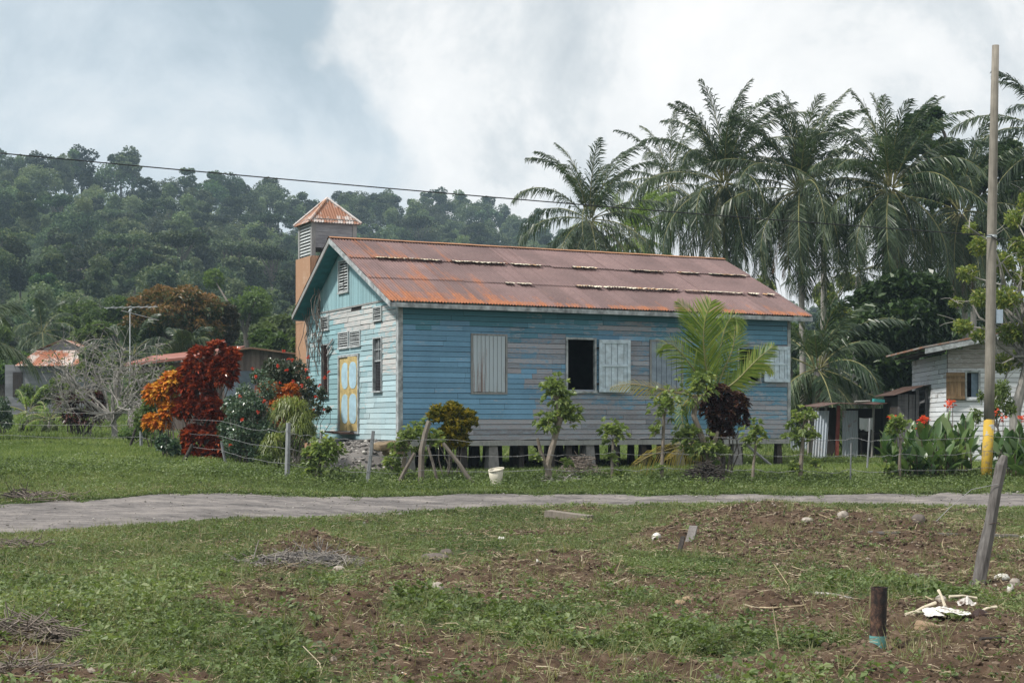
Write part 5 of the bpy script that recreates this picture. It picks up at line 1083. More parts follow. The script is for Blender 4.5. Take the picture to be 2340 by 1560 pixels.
for (u, v, dy) in [(150, 880, .5), (110, 840, -.8), (190, 800, 1.2), (235, 790, -1), (290, 800, .6), (340, 820, -.8), (380, 850, .9), (300, 900, -1.6), (200, 900, -1.8), (250, 820, 1.8), (330, 880, 1.5), (150, 930, 1.0), (100, 880, .2), (120, 900, -1.2), (170, 850, -.4), (210, 860, .9), (320, 790, .2), (380, 890, -.3), (270, 860, -2.)]:
    P0 = rel(258+rng.normal()*3, 958+rng.normal()*8); tgt = rel(u, v, dy); d = nrm(tgt-P0); grow(P0, d, np.linalg.norm(tgt-P0)*.62, .036, 4)
mb.build('trunk', greybark, t); tl = MB(); tips = np.array(tips); rosettes(tl, tips[rng.random(len(tips)) < .7], 4, .09, .04, (0, 1), rng=rng); tl.build('sparse_leaves', leafmat('pale_leaf', [(.12, .16, .06), (.2, .25, .10)], .4), t)
# grey leafless brush on the slope behind the houses
t = thing('bare_tree', 'smoky grey leafless tree on the slope behind the hipped house', 'tree', on(215, 112)); mb = MB(); o0 = np.array(on(215, 112)); 
for k in range(26): branchy(mb, (0, 0, 0), [at(215+rng.normal()*45, 715+rng.normal()*28, 112+rng.normal()*2)-o0], .05, 6, .1, rng, 4)
mb.build('trunk', greybark, t)

# ================================================================ garden shrubs
def shrub(name, label, cat, u, Y, blobs, build_leaves, mat, stems=6, sr=.02, seed=0, bk=None, group=None, v0=None):
    rng = np.random.default_rng(seed); b = np.array(on(u, Y)); t = thing(name, label, cat, tuple(b), 0, group); B = [tuple(np.array(bl(*q))[:3]-b)+tuple(bl(*q))[3:] for q in blobs]
    mb = MB()
    for q in B:
        for k in range(max(1, stems*1//len(B)+1)): tgt = np.array(q[:3])+rng.normal(size=3)*np.array(q[3:])*.4; branchy(mb, (tgt[0]*.25+rng.normal()*.12, tgt[1]*.25, -.1), [tgt], sr, 5, .07, rng, 5, .08)
    mb.build('stems', bk or bark, t); lf = MB(); build_leaves(lf, B, rng); lf.build('foliage', mat, t); return t
cro_red = leafmat('red_croton', [(.04, .012, .010), (.17, .030, .016), (.38, .062, .028), (.54, .17, .07)], .25, .3, .5)
cro_or = leafmat('orange_croton', [(.22, .04, .015), (.52, .14, .025), (.66, .32, .04), (.60, .42, .07)], .3, .35, .5)
cro_yel = leafmat('yellow_croton', [(.035, .055, .015), (.10, .11, .02), (.30, .24, .03), (.45, .34, .045)], .3, .35, .4)
cro_dark = leafmat('purple_croton', [(.012, .008, .009), (.035, .014, .014), (.075, .028, .02), (.15, .10, .03)], .2, .35, .5)
hib = leafmat('hibiscus_leaf', [(.03, .065, .038), (.06, .11, .065), (.11, .16, .11), (.24, .29, .21)], .2, .32, .55)
flow = leafmat('red_flower', [(.42, .04, .025), (.62, .09, .06), (.7, .16, .13)], .35, .6, .2)
def L_ros(n, k, L, Wd, rr=(0, 1)):
    def f(lf, B, rng):
        P, A = blobpts(B, n, .62, rng); hh = (P[:, 2]-P[:, 2].min())/np.ptp(P[:, 2]); lo = np.clip(rr[0]+0*hh, 0, 1)
        rosettes(lf, P, k, L, Wd, rr, A, rng, .75)
    return f
def L_cloud(n, L, Wd, shell=.5, rr=(0, 1), **kw): return lambda lf, B, rng: cloud(lf, B, n, L, Wd, shell, .2, rr, rng=rng, **kw)
YC = 37.
ob = [(350, 905, YC, 16, 24, 12), (370, 900, YC, 20, 28), (395, 875, YC, 22, 24), (348, 965, YC, 16, 18), (385, 940, YC, 20, 26), (365, 970, YC, 20, 14)]
rbb = [(455, 815, YC, 22, 20), (495, 800, YC, 17, 20), (527, 820, YC, 16, 26), (500, 845, YC, 26, 30), (440, 850, YC, 28, 26), (420, 885, YC, 24, 30), (460, 890, YC, 30, 34), (500, 870, YC, 26, 26), (440, 940, YC, 26, 34), (480, 940, YC, 30, 36), (440, 1000, YC, 24, 26), (485, 1000, YC, 28, 26), (525, 850, YC, 16, 30), (420, 935, YC, 20, 30), (500, 955, YC, 20, 30), (435, 1035, YC, 26, 18), (475, 1040, YC, 30, 18), (500, 1010, YC, 22, 24)]
shrub('croton_bush', 'orange and yellow croton bush at the left side of the tall red one', 'shrub', 400, YC-.3, ob, L_ros(560, 9, .17, .075), cro_or, 8, .02, 1)
shrub('croton_bush', 'tall deep red croton bush left of the church door', 'shrub', 455, YC, rbb, L_ros(1250, 9, .18, .085), cro_red, 14, .028, 2)
shrub('croton_bush', 'low orange red croton behind the yellow green drooping bush', 'shrub', 645, 36.6, [(610, 900, 36.6, 24, 26), (640, 930, 36.6, 30, 26), (620, 960, 36.6, 26, 20), (665, 900, 36.6, 18, 20)], L_ros(420, 8, .16, .05, (.0, .6)), cro_or, 6, .02, 3)
shrub('croton_hedge', 'dark red purple hedge under the bare grey tree', 'shrub', 185, 50, [(150, 925, 50, 22, 24), (185, 915, 50, 30, 26), (220, 920, 50, 22, 24), (165, 955, 50, 24, 20), (205, 955, 50, 26, 22)], L_ros(650, 8, .18, .055), leafmat('maroon_leaf', [(.02, .010, .010), (.06, .018, .014), (.13, .04, .022)], .2, .4, .4), 16, .03, 4)
shrub('hibiscus_bush', 'sprawling hibiscus with small red flowers between red croton and gravel heap', 'shrub', 570, 35.0, [(545, 940, 35, 28, 26), (580, 920, 35, 30, 30), (560, 985, 35, 40, 34), (610, 985, 35, 36, 34), (530, 1020, 35, 30, 28), (590, 1030, 35, 40, 26), (610, 890, 35.3, 26, 28), (560, 895, 35.3, 22, 22)], L_cloud(5200, .07, .05, .3), hib, 16, .014, 5)
shrub('hibiscus_bush', 'taller dark hibiscus with red flowers against the church front wall', 'shrub', 690, 37.6, [(640, 850, 37.6, 34, 30), (680, 850, 37.6, 30, 34), (700, 890, 37.3, 30, 34), (660, 890, 37.6, 34, 32), (715, 935, 36.8, 26, 26), (735, 900, 36.9, 16, 20), (620, 835, 37.8, 24, 18), (690, 960, 37.0, 28, 30), (750, 935, 36.6, 9, 9)], L_cloud(5600, .075, .05, .3), leafmat('dark_hibiscus_leaf', [(.018, .034, .022), (.042, .065, .038), (.08, .10, .065), (.17, .16, .12)], .2, .32, .5), 14, .014, 6)
rng = np.random.default_rng(44)
def flowers(parent_name, pts, Y):
    for (u, v) in pts:
        mb = MB(); p = at(u, v, Y); D = rv(9, rng); D[:, 1] = -np.abs(D[:, 1]); leafy(mb, np.tile([0, 0, 0.], (9, 1)), D, .06, .055, rng.random(9), rng=rng); yield mb, p
hib1 = [o for o in bpy.data.objects if o.get('label', '').startswith('sprawling hib')][0]; hib2 = [o for o in bpy.data.objects if o.get('label', '').startswith('taller dark hib')][0]
for par, Y, pts in ((hib1, 34.55, [(527, 1017), (554, 958), (604, 916), (585, 860), (590, 940), (548, 905)]), (hib2, 36.6, [(668, 822), (704, 815), (716, 935), (742, 936), (705, 862), (690, 880), (655, 845), (635, 835), (730, 880), (742, 862), (670, 870), (648, 800), (752, 850), (722, 905), (715, 953), (640, 875), (665, 900), (578, 842), (700, 845), (660, 820)])):
    for mb, p in flowers('', pts, Y): o = mb.build('flower', flow, par); o.location = p-np.array(par.location)
shrub('garden_bush', 'pale grey green leafy bush between the red croton and the hibiscus', 'shrub', 540, 36.0, [(535, 930, 36, 28, 30), (560, 960, 35.8, 30, 34), (520, 980, 36, 26, 30), (545, 1020, 35.6, 34, 26), (590, 860, 36.6, 22, 20), (600, 950, 35.6, 26, 30)], L_cloud(4200, .075, .055, .25), hib, 14, .014, 51)
shrub('garden_bush', 'dark green bush filling the corner between hibiscus and gravel heap', 'shrub', 660, 35.4, [(640, 1010, 35.4, 28, 26), (675, 1020, 35.2, 24, 22), (610, 1050, 34.6, 30, 18), (700, 985, 35.6, 22, 28)], L_cloud(2600, .07, .045, .25), mid_l, 8, .012, 52)
shrub('garden_bush', 'leafy green bush behind the orange croton', 'shrub', 360, 40, [(350, 930, 40, 30, 34), (330, 960, 40, 30, 30), (385, 900, 40, 26, 30)], L_cloud(2600, .09, .055, .3), mid_l, 8, .014, 53)
shrub('garden_bush', 'light green bush in front of the hipped house wall', 'shrub', 120, 62, [(110, 900, 62, 30, 24), (140, 880, 62, 26, 26), (80, 915, 62, 28, 20), (60, 900, 62, 24, 24)], L_cloud(2400, .16, .09, .3), mid_l, 8, .02, 54)
shrub('garden_bush', 'green bush in front of the brown timber shed, left of the red croton', 'shrub', 330, 52, [(320, 880, 52, 26, 26), (355, 870, 52, 26, 26), (300, 905, 52, 26, 24), (390, 860, 52, 26, 22)], L_cloud(2600, .13, .08, .3), mid_l, 8, .02, 55)
# drooping yellow-green strap leaved bush
def L_droop(n, L, Wd):
    def f(lf, B, rng):
        P, A = blobpts(B, n, .5, rng, -.2); D = nrm(A*[1, 1, .3]+rng.normal(size=(n, 3))*.25+[0, 0, .25]); g = np.array([0, 0, -1.]); s = (.7+.6*rng.random(n))[:, None]*L
        M = P+D*s*.5; E = P+D*s*.8+g*s*.55; S = nrm(np.cross(D, g))*Wd/2; V = np.stack([P-S, P+S, M+S, M-S, E+S*.1, E-S*.1], 1).reshape(-1, 3); b = np.arange(n)[:, None]*6; hh = np.clip((P[:, 2]-P[:, 2].min())/np.ptp(P[:, 2]), 0, 1)
        lf.add(V, np.concatenate([b+[0, 1, 2, 3], b+[3, 2, 4, 5]]), np.tile(np.clip(rng.random(n)*.6+hh*.4, 0, 1), 2))
    return f
ygl = leafmat('yellow_green_strap', [(.035, .06, .015), (.10, .14, .03), (.20, .24, .06), (.27, .29, .09)], .35, .4, .4)
shrub('strap_leaf_bush', 'drooping yellow green bush just left of the gravel heap', 'shrub', 668, 34.2, [(665, 935, 34.2, 34, 22), (655, 955, 34.2, 30, 20), (690, 960, 34.1, 26, 18), (680, 985, 34, 32, 22), (700, 1000, 34, 20, 18)], L_droop(2600, .26, .016), ygl, 8, .02, 7)
shrub('strap_leaf_bush', 'smaller yellow green bush low at the foot of the grey fence post', 'shrub', 632, 33.4, [(620, 1030, 33.4, 24, 24), (645, 1055, 33.4, 18, 20), (628, 1010, 33.4, 18, 18)], L_droop(1000, .17, .018), ygl, 5, .015, 8)
ban = leafmat('banana_leaf', [(.10, .17, .04), (.20, .28, .07), (.30, .34, .10)], .45, .35, .4)
def bigleaf(lf, P0, D, L, Wd, rng, curl=.5, nseg=6):
    """a broad blade with a midrib, bending over"""
    D = nrm(D); g = np.array([0, 0, -1.]); S = nrm(np.cross(D, [rng.normal()*.3, rng.normal()*.3, 1.])); V = []; p = np.array(P0, float); d = D
    for k in range(nseg+1):
        t = k/nseg; w_ = Wd/2*max(.03, math.sin(min(1, t*.93+.07)*math.pi)**.7); N_ = np.cross(S, d); V += [p-S*w_+N_*w_*.3, p, p+S*w_+N_*w_*.3]; d = nrm(d+g*curl/nseg*(.5+t)); p = p+d*L/nseg
    F = []
    for k in range(nseg): b = k*3; F += [[b, b+1, b+4, b+3], [b+1, b+2, b+5, b+4]]
    lf.add(V, F, rng.random())
bt = on(563, 40); t = thing('banana_plant', 'young banana plant with upright pale leaves behind the hibiscus', 'plant', bt); mb = MB(); mb.tube([(0, 0, -.1), (0, 0, 1.0)], .05, 6); mb.build('stem', plain('banana_stem', (.14, .18, .07)), t); lf = MB()
for (u, v, L, c_) in ((558, 850, 1.0, .1), (572, 920, .6, .9), (545, 915, .6, .9), (580, 900, .6, .7), (560, 935, .5, 1.)): d = at(u, v, 40)-np.array(bt)-[0, 0, .9]; bigleaf(lf, (0, 0, .9), d+[0, 0, .25], L, .2, rng, c_)
lf.build('leaves', ban, t, True)
shrub('croton_bush', 'round yellow green croton in front of the first closed shutter', 'shrub', 1030, 33.2, [(1005, 955, 33.2, 26, 28), (1035, 950, 33.2, 26, 28), (1068, 965, 33.2, 24, 26), (1040, 990, 33.2, 36, 34), (1015, 1010, 33.2, 26, 30), (1050, 1015, 33.2, 26, 26)], lambda lf, B, rng: (lambda P, A: rosettes(lf, P, 8, .15, .05, (0, 1), A*[.5, .5, 1]+[0, 0, .6], rng, .5))(*blobpts(B, 900, .45, rng)), cro_yel, 9, .018, 9)
shrub('croton_bush', 'round dark purple croton to the right of the young palm', 'shrub', 1650, 33.0, [(1640, 905, 32.8, 30, 26), (1680, 925, 32.8, 30, 28), (1650, 950, 32.8, 38, 34), (1690, 960, 32.8, 24, 24), (1620, 935, 32.8, 20, 26), (1650, 985, 32.8, 28, 24)], L_ros(1000, 8, .12, .05), cro_dark, 9, .02, 10)
shrub('garden_bush', 'grey green bush at the far left edge of the lawn', 'shrub', 8, 52, [(0, 935, 52, 26, 30), (15, 960, 52, 18, 22), (-20, 950, 52, 26, 34)], L_cloud(2200, .10, .06, .4), hib, 6, .02, 11)
shrub('garden_bush', 'leafy green weeds under the bare tree beside the wire posts', 'shrub', 300, 43, [(300, 990, 43, 30, 16), (330, 985, 43, 20, 18), (360, 1000, 42, 20, 18)], L_cloud(1100, .09, .05, .3), mid_l, 4, .015, 12)
shrub('garden_bush', 'knee high broad leaf weeds between orange croton and lawn', 'shrub', 375, 36, [(372, 1010, 36, 18, 20), (395, 1020, 36, 20, 18)], L_cloud(420, .14, .11, .3), hib, 4, .015, 13)

# ================================================================ cannas
can_l = leafmat('canna_leaf', [(.04, .085, .032), (.07, .13, .045), (.11, .18, .065), (.17, .23, .10)], .38, .35, .45)
canfl = leafmat('canna_flower', [(.55, .045, .02), (.75, .10, .05), (.8, .2, .12)], .4, .5)
canstem = plain('canna_stem', (.09, .06, .045), .7)
def canna(u, v0, Y, h, n, rng, label, flower=None, lean=0.0):
    b = np.array(on(u, Y)); t = thing('canna_plant', label, 'plant', tuple(b), 0, 'broad leaved cannas in the bed'); st = MB(); lf = MB()
    for s in range(n):
        ox, oy = rng.normal()*.16, rng.normal()*.16; hh = h*(.75+.35*rng.random()); tip = np.array([ox*1.5+lean*hh, oy*1.5, hh]); st.tube([(ox, oy, -.05), (ox*1.2, oy*1.2, hh*.5), tuple(tip*[1, 1, .85])], [.013, .011, .006], 5, cap=False)
        for k in range(5): z = hh*(.2+.62*k/5); a = rng.random()*6.28; d = np.array([math.cos(a), math.sin(a), 1.1+.35*k]); bigleaf(lf, (ox*1.2, oy*1.2, z), d, .36+.14*rng.random(), .13+.05*rng.random(), rng, .75-.1*k, 5)
    st.build('stems', canstem, t); lf.build('leaves', can_l, t, True)
    for (fu, fv, fr_) in (flower or []):
        p = at(fu, fv, Y)-b; f = MB(); D = rv(16, rng); D[:, 2] = np.abs(D[:, 2])*.8; leafy(f, np.tile(p, (16, 1))+rng.normal(size=(16, 3))*.04, D, fr_, fr_*.7, rng.random(16), rng=rng); f.build('flower', canfl, t)
        sm = MB(); sm.tube([p*[1, 1, .4], p*[1, 1, .7], p], .008, 4); sm.build('flower_stem', canstem, t)
rng = np.random.default_rng(21)
spots = [(2022, 33.0, .85, 'leftmost'), (2050, 33.6, 1.15, 'second from the left'), (2080, 32.7, .95, 'third from the left'), (2108, 33.8, 1.3, 'fourth, red flowered'), (2130, 32.8, 1.1, 'fifth from the left'), (2155, 33.7, 1.3, 'sixth from the left'), (2178, 32.9, 1.1, 'seventh from the left'), (2203, 33.9, 1.3, 'second left of the power pole'), (2228, 33.2, 1.15, 'immediately left of the power pole'), (2065, 32.5, .7, 'short front left'), (2105, 32.4, .75, 'short front middle'), (2150, 32.4, .8, 'short front, centre of the bed'), (2195, 32.5, .8, 'short front right'), (2120, 34.4, 1.25, 'back row, middle'), (2190, 34.5, 1.35, 'back row, right')]
fl = {1: [(2038, 958, .11)], 3: [(2111, 962, .15), (2105, 972, .12)], 5: [(2168, 924, .10), (2177, 922, .10)]}
for i, (u, Y, h, w_) in enumerate(spots): canna(u, 0, Y, h, 4, rng, f'{w_} canna of the bed left of the yellow based pole', fl.get(i))
for i, (u, Y, h, w_) in enumerate([(2285, 33.6, 1.0, 'nearest the pole on its right'), (2315, 33.4, 1.15, 'tall one right of the pole with orange flowers'), (2345, 33.2, 1.2, 'cut by the right edge of the photo'), (2330, 32.2, .9, 'front one at the right edge'), (2375, 33, 1.1, 'just outside the right edge')]): canna(u, 0, Y, h, 4, rng, f'canna {w_}', {1: [(2273, 942, .09), (2292, 956, .09)], 2: [(2335, 958, .09)]}.get(i))

# ================================================================ living fence posts, props and dead posts
post_l = leafmat('fence_tree_leaf', [(.10, .15, .05), (.16, .22, .08), (.24, .30, .12), (.36, .40, .15)], .42, .4, .4)
lb = woodmat('live_post_bark', (.10, .08, .06), (.26, .22, .18), 5, (1, 1, 3))
def live(label, Y, pts, tufts, r0=.075, branches=(), seed=0, L=.13, dens=250):
    """a pruned living post: pts trunk pixels, tufts (u, v, radius px)"""
    rng = np.random.default_rng(seed); b = np.array([(pts[0][0]-1170)/FP*Y, Y, 0]); b[2] = gz(b[0], b[1]); t = thing('living_fence_post', label, 'fence post', tuple(b), 0, 'living fence posts along the road')
    f = lambda u, v, d=0: at(u, v, Y+d)-b; P = [f(*p) for p in pts]; P[0][2] = -.1; r0 *= .72; mb = MB(); mb.tube(P, np.linspace(r0, r0*.72, len(P)), 8, wob=.35); V, F = ico(2); mb.add(V*r0*1.25*(1+.3*rng.normal(size=(len(V), 1))*.3)+P[-1], F)
    for br in branches: Q = [f(*p) for p in br]; mb.tube(Q, np.linspace(r0*.75, r0*.4, len(Q)), 7, wob=.3)
    lf = MB()
    for (u, v, r) in tufts:
        c = f(u, v); rad = r/FP*Y; n = int(dens*1.5*(rad/.25)**1.6)//5; tips = c+rv(n, rng)*rad*[1, 1, .9]*(.2+1.35*rng.random((n, 1))**1.6)+[0, 0, rad*.15]
        rosettes(lf, tips, 6, L, L*.55, (0, 1), nrm(tips-c+[0, 0, .15]), rng, .9)
        for q in range(4): mb.tube([c*.0+P[min(len(P)-1, 99)] if len(tufts) == 1 else c-[0, 0, rad*.7], tips[q]], .007, 4, cap=False)
    mb.build('trunk', lb, t); lf.build('foliage', post_l, t)
live('thick gnarled living fence post with four leafy knobs left of the open window', 31.9, [(1254, 1108), (1252, 1060), (1268, 1000), (1280, 960), (1275, 915), (1272, 905)], [(1272, 898, 30), (1292, 938, 20), (1252, 968, 26), (1302, 952, 22), (1262, 885, 20), (1300, 1060, 10), (1228, 1045, 12)], .10, [[(1250, 1070), (1235, 1030), (1228, 1000)], [(1278, 950), (1292, 945)]], 1)
live('slim straight living post with one leafy tuft under the open shutter', 32.0, [(1398, 1108), (1399, 1050), (1401, 1005)], [(1401, 988, 26), (1398, 1045, 12), (1412, 1080, 9)], .045, (), 2)
live('living post with a round leaf ball left of the young palm', 32.0, [(1511, 1115), (1514, 1050), (1516, 990), (1517, 945)], [(1522, 928, 30), (1498, 985, 10), (1508, 1070, 8)], .055, (), 3)
live('thick living post with a leafy crown in front of the young palm', 32.2, [(1622, 1100), (1618, 1040), (1598, 985), (1586, 950), (1590, 915)], [(1592, 890, 30), (1602, 870, 18), (1580, 1000, 26), (1600, 1020, 26), (1640, 1030, 24), (1560, 1000, 16)], .105, [[(1618, 1040), (1636, 1000), (1640, 985)]], 4, dens=210)
live('thin living post with a small tuft right of the purple croton', 31.9, [(1719, 1118), (1722, 1060), (1728, 1012)], [(1728, 990, 22), (1716, 1008, 14)], .045, (), 5)
live('knotty living post with tufts at the far church corner', 31.9, [(1828, 1115), (1830, 1060), (1835, 1005), (1832, 985)], [(1833, 962, 24), (1815, 1000, 16), (1855, 1000, 12), (1812, 1072, 10), (1862, 1062, 10)], .065, (), 6)
live('slim living post with a leaf tuft at the left end of the cannas', 31.9, [(2056, 1112), (2056, 1050), (2058, 1000)], [(2056, 975, 22), (2035, 1075, 14)], .05, (), 7)
live('short leafy fence stump in front of the gravel heap', 31.7, [(718, 1102), (724, 1070), (735, 1050)], [(738, 1040, 36), (705, 1035, 18), (758, 1030, 20), (712, 1075, 14)], .07, (), 8, dens=300)
live('leafy stump behind the left foot of the wooden props', 32.2, [(915, 1075), (925, 1040), (932, 1012)], [(935, 1000, 22), (915, 1020, 20), (898, 1062, 16), (960, 985, 18), (985, 1010, 20), (920, 1080, 10)], .06, (), 9, dens=240)
gpost = woodmat('grey_fence_post', (.12, .125, .13), (.29, .30, .31), 6, (1, 1, 6))
def stake(label, Y, pts, r, mat=gpost, name='fence_post', cat='fence post', group=None, n=6):
    b = np.array([(pts[0][0]-1170)/FP*Y, Y, 0.]); b[2] = gz(b[0], b[1]); P = [at(*p[:2], Y+(p[2] if len(p) > 2 else 0))-b for p in pts]; P[0][2] = min(P[0][2], -.05); mb = MB(); mb.tube(P, np.linspace(r, r*.85, len(P)), n, wob=.18); o = mb.build(name, mat); o.location = b; return tag(o, label, cat, group)
FP_G = 'dead fence posts'
stake('flat grey fence post in front of the yellow green bush', 31.6, [(656, 1090), (658, 1030), (659, 966)], .058, group=FP_G, n=4)
stake('thin grey fence post behind the leafy stump near the gravel', 31.8, [(731, 1100), (734, 1040), (734, 986)], .035, group=FP_G)
stake('leaning grey fence post at the right of the gravel heap', 31.4, [(838, 1108), (846, 1050), (853, 984)], .045, group=FP_G, n=5)
stake('thin fence stake on the grass between church and cannas', 32.0, [(1943, 1092), (1944, 1060), (1945, 1012)], .018, group=FP_G)
stake('pale crooked stake beside the lean-to', 36.0, [(1981, 1052), (1986, 1000), (1988, 955)], .025, group=FP_G)
stake('grey wire post at the foot of the bare tree', 41.0, [(323, 1020), (322, 985), (318, 945)], .045, group=FP_G)
stake('leaning dark post left of the bare tree post', 41.5, [(296, 1015), (308, 985), (318, 965)], .04, darkwood, group=FP_G)
stake('short leaning stake in front of the red croton', 34.6, [(517, 1062), (511, 1035), (506, 1010)], .035, group=FP_G)
stake('short dark stump leaning under the red croton', 34.8, [(415, 1062), (430, 1035), (440, 1015)], .05, darkwood, group=FP_G)
PR = 'wooden props at the fence corner'; pbark = woodmat('prop_bark', (.07, .055, .045), (.22, .19, .16), 5)
stake('upright forked grey prop, the tallest of the fence corner props', 32.0, [(962, 1082), (964, 1030), (972, 990), (981, 962)], .075, pbark, 'wooden_prop', 'prop', PR)
stake('long prop slanting down to the right from the fence corner', 31.8, [(1086, 1108), (1050, 1060), (1012, 1012)], .05, pbark, 'wooden_prop', 'prop', PR)
stake('prop slanting down to the left at the fence corner', 31.6, [(903, 1118), (925, 1075), (948, 1035)], .048, pbark, 'wooden_prop', 'prop', PR)
stake('thin short prop between the two long slanting ones', 31.9, [(1003, 1098), (990, 1060), (978, 1020)], .035, pbark, 'wooden_prop', 'prop', PR)
wire_m = plain('barbed_wire', (.20, .20, .20), .5)
fpts = [(-40, 41.5), (320, 41.0), (505, 34.6), (658, 31.6), (734, 31.8), (846, 31.4), (966, 31.9), (1255, 31.85), (1400, 31.95), (1514, 31.95), (1620, 32.1), (1722, 31.85), (1830, 31.85), (1944, 31.95), (2056, 31.85), (2255, 32.4), (2450, 32.6)]
for hi, (h, nm) in enumerate([(.95, 'top'), (.62, 'middle'), (.30, 'bottom')]):
    mb = MB(); P = []
    for (a, b) in zip(fpts[:-1], fpts[1:]):
        A_ = np.array(on(*a)); B_ = np.array(on(*b)); 
        for q in range(8): t = q/8; P.append(A_*(1-t)+B_*t+[0, -.06, h-.05*math.sin(t*math.pi)+.012*RNG.normal()])
    P = np.array(P); mb.tube(P, .0045, 4, cap=False)
    for q in range(0, len(P)-1):
        for j in range(3): c_ = P[q]*(1-j/3)+P[q+1]*(j/3); d = rv(1)[0]*.022; mb.tube([c_-d, c_+d], .003, 3, cap=False)
    tag(mb.build('barbed_wire', wire_m), f'{nm} strand of rusty barbed wire between the roadside fence posts', 'wire', 'barbed wire strands')

# ================================================================ foreground objects
def onp(u, v):
    """ground point seen at a foreground pixel"""
    Y = 8.
    for _ in range(60):
        x = (u-1170)/FP*Y; z = gz(x, Y); Yn = (EYE-z)*FP/(v-HY)
        Y = .5*Y+.5*Yn
    x = (u-1170)/FP*Y; return np.array([x, Y, float(GZ(np.array(x), np.array(Y)))])
pb = onp(2005, 1474); pipe = thing('standing_pipe', 'short rusty black pipe standing upright with a turquoise painted foot', 'pipe', tuple(pb), 0); pr = .0565
hgt = 142/FP*pb[1]; ang = np.linspace(0, 2*np.pi, 33)[:-1]
rp_m, N, out = newmat('rusty_pipe'); o_ = N.n('ShaderNodeTexCoord').outputs['Object']; n_ = N.noise(o_, 14, 5, .65, .3); n2_ = N.noise(o_, 60, 4, .6)
pxs = N.n('ShaderNodeSeparateXYZ', {0: o_}).outputs[0]
f_ = N.math('ADD', N.math('ADD', N.math('MULTIPLY', n_, .75), N.math('MULTIPLY', n2_, .25)), N.math('MULTIPLY', pxs, 1.5)); fin(N, out, N.ramp(f_, [(.36, (.15, .085, .055)), (.46, (.06, .035, .027)), (.56, (.014, .012, .012)), (.72, (.035, .03, .03))]), .6, n2_, .35, .003)
def ringtube(z0, z1, r, mat, name, th=.006, lx=.03, wob=0):
    mb = MB(); n = 32; V = []
    for (rr, z) in ((r, z0), (r, z1), (r-th, z1), (r-th, z0)): V += [(rr*math.cos(a)+lx*z, rr*math.sin(a), z) for a in ang]
    for q in range(4): mb.add(V, [[q*n+i, q*n+(i+1) % n, ((q+1) % 4)*n+(i+1) % n, ((q+1) % 4)*n+i] for i in range(n)], .5)
    return mb.build(name, mat, pipe, True)
ringtube(.09, hgt, pr, rp_m, 'rusty_tube'); ringtube(-.06, .098, pr+.0015, plain('turquoise_paint', (.115, .29, .27), .6, .2, 18), 'painted_foot', .012)
pb2 = onp(2236, 1338); lp_m = woodmat('split_post', (.05, .043, .04), (.20, .185, .175), 11, (1, 1, 9)); lp = thing('leaning_post', 'weathered split wooden post leaning right in the foreground', 'fence post', tuple(pb2)); f_ = lambda u, v: at(u, v, pb2[1])-pb2
mb = MB(); P = [f_(2234, 1345), f_(2248, 1270), f_(2262, 1200), f_(2276, 1120), f_(2288, 1062), f_(2296, 1040)]; n = 10; rr_ = [.066, .064, .058, .058, .056, .030]; mb.tube(P, rr_, n, wob=.22); mb.build('shaft', lp_m, lp)
mb = MB(); cst = f_(2268, 1195); mb.tube([cst+np.array([math.cos(a)*.07, math.sin(a)*.07, .01*math.sin(3*a)]) for a in np.linspace(0, 6.5, 14)], .004, 4); mb.tube([cst+[-.06, 0, 0], cst+[-.22, -.1, .17], cst+[-.45, -.1, .12]], .003, 4); mb.build('wire_tie', plain('rusty_wire', (.07, .05, .045)), lp)
mb = MB(); mb.tube([f_(2275, 1105)-[0, .07, 0], f_(2220, 1118), f_(2170, 1160), f_(2140, 1190)], .0035, 4); tag(mb.build('loose_wire', wire_m), 'loose wire trailing left from the leaning split post', 'wire').location = pb2
# bleached hide / bones
hd = onp(2165, 1415); hidem, N, out = newmat('bleached_hide'); o_ = N.n('ShaderNodeTexCoord').outputs['Object']; n_ = N.noise(o_, 9, 5, .65); fin(N, out, N.ramp(n_, [(.38, (.14, .10, .08)), (.46, (.55, .52, .48)), (.62, (.74, .72, .68)), (.78, (.60, .50, .38))]), .7, n_, .4, .01)
def rag(mb, c, sx, sy, h, seed, n=14, ragged=.35):
    xs_ = np.linspace(-1, 1, n); X, Y_ = np.meshgrid(xs_, xs_); rr = np.sqrt(X**2+Y_**2); th = np.arctan2(Y_, X); edge = 1-ragged*fbm(th*1.2+seed, th*0+seed, 3)*2*.6
    k = np.clip(1/np.maximum(np.maximum(abs(X), abs(Y_)), 1e-3)*rr, 1, 2); X2 = X/k*edge; Y2 = Y_/k*edge; Z = h*(fbm(X2*2.2+seed, Y2*2.2, 4)-.25)*(1.15-rr*.65); V = np.stack([X2*sx, Y2*sy, Z], -1).reshape(-1, 3)+c
    i = np.arange(n-1)[:, None]*n; j = np.arange(n-1)[None]; mb.add(V, np.stack([i+j, i+j+1, i+n+j+1, i+n+j], -1).reshape(-1, 4), .5)
hide = thing('bleached_carcass', 'torn white bleached hide and bones lying right of the standing pipe', 'carcass', tuple(hd))
mb = MB(); rag(mb, (-.02, 0, .05), .27, .24, .16, 3.3, 18, .5); rag(mb, (-.13, -.1, .05), .13, .12, .10, 7.1, 12, .6); mb.build('hide', hidem, hide)
mb = MB(); rag(mb, (.18, .15, .10), .12, .10, .2, 5.5, 12, .7); mb.build('hide_flap', hidem, hide)
bone_m = plain('bone', (.60, .53, .40), .6, .2, 20); bd = [((-.28, .05, .03), (-.05, .15, .12)), ((.1, .3, .15), (.34, .38, .13)), ((.05, .25, .08), (.02, .33, .20)), ((.25, .05, .05), (.42, .12, .09)), ((-.34, -.05, .05), (-.2, .0, .06))]
for a, b in bd: mb = MB(); mb.tube([a, np.add(a, b)/2+[0, 0, .015], b], [.014, .009, .013], 6); mb.build('bone', bone_m, hide)
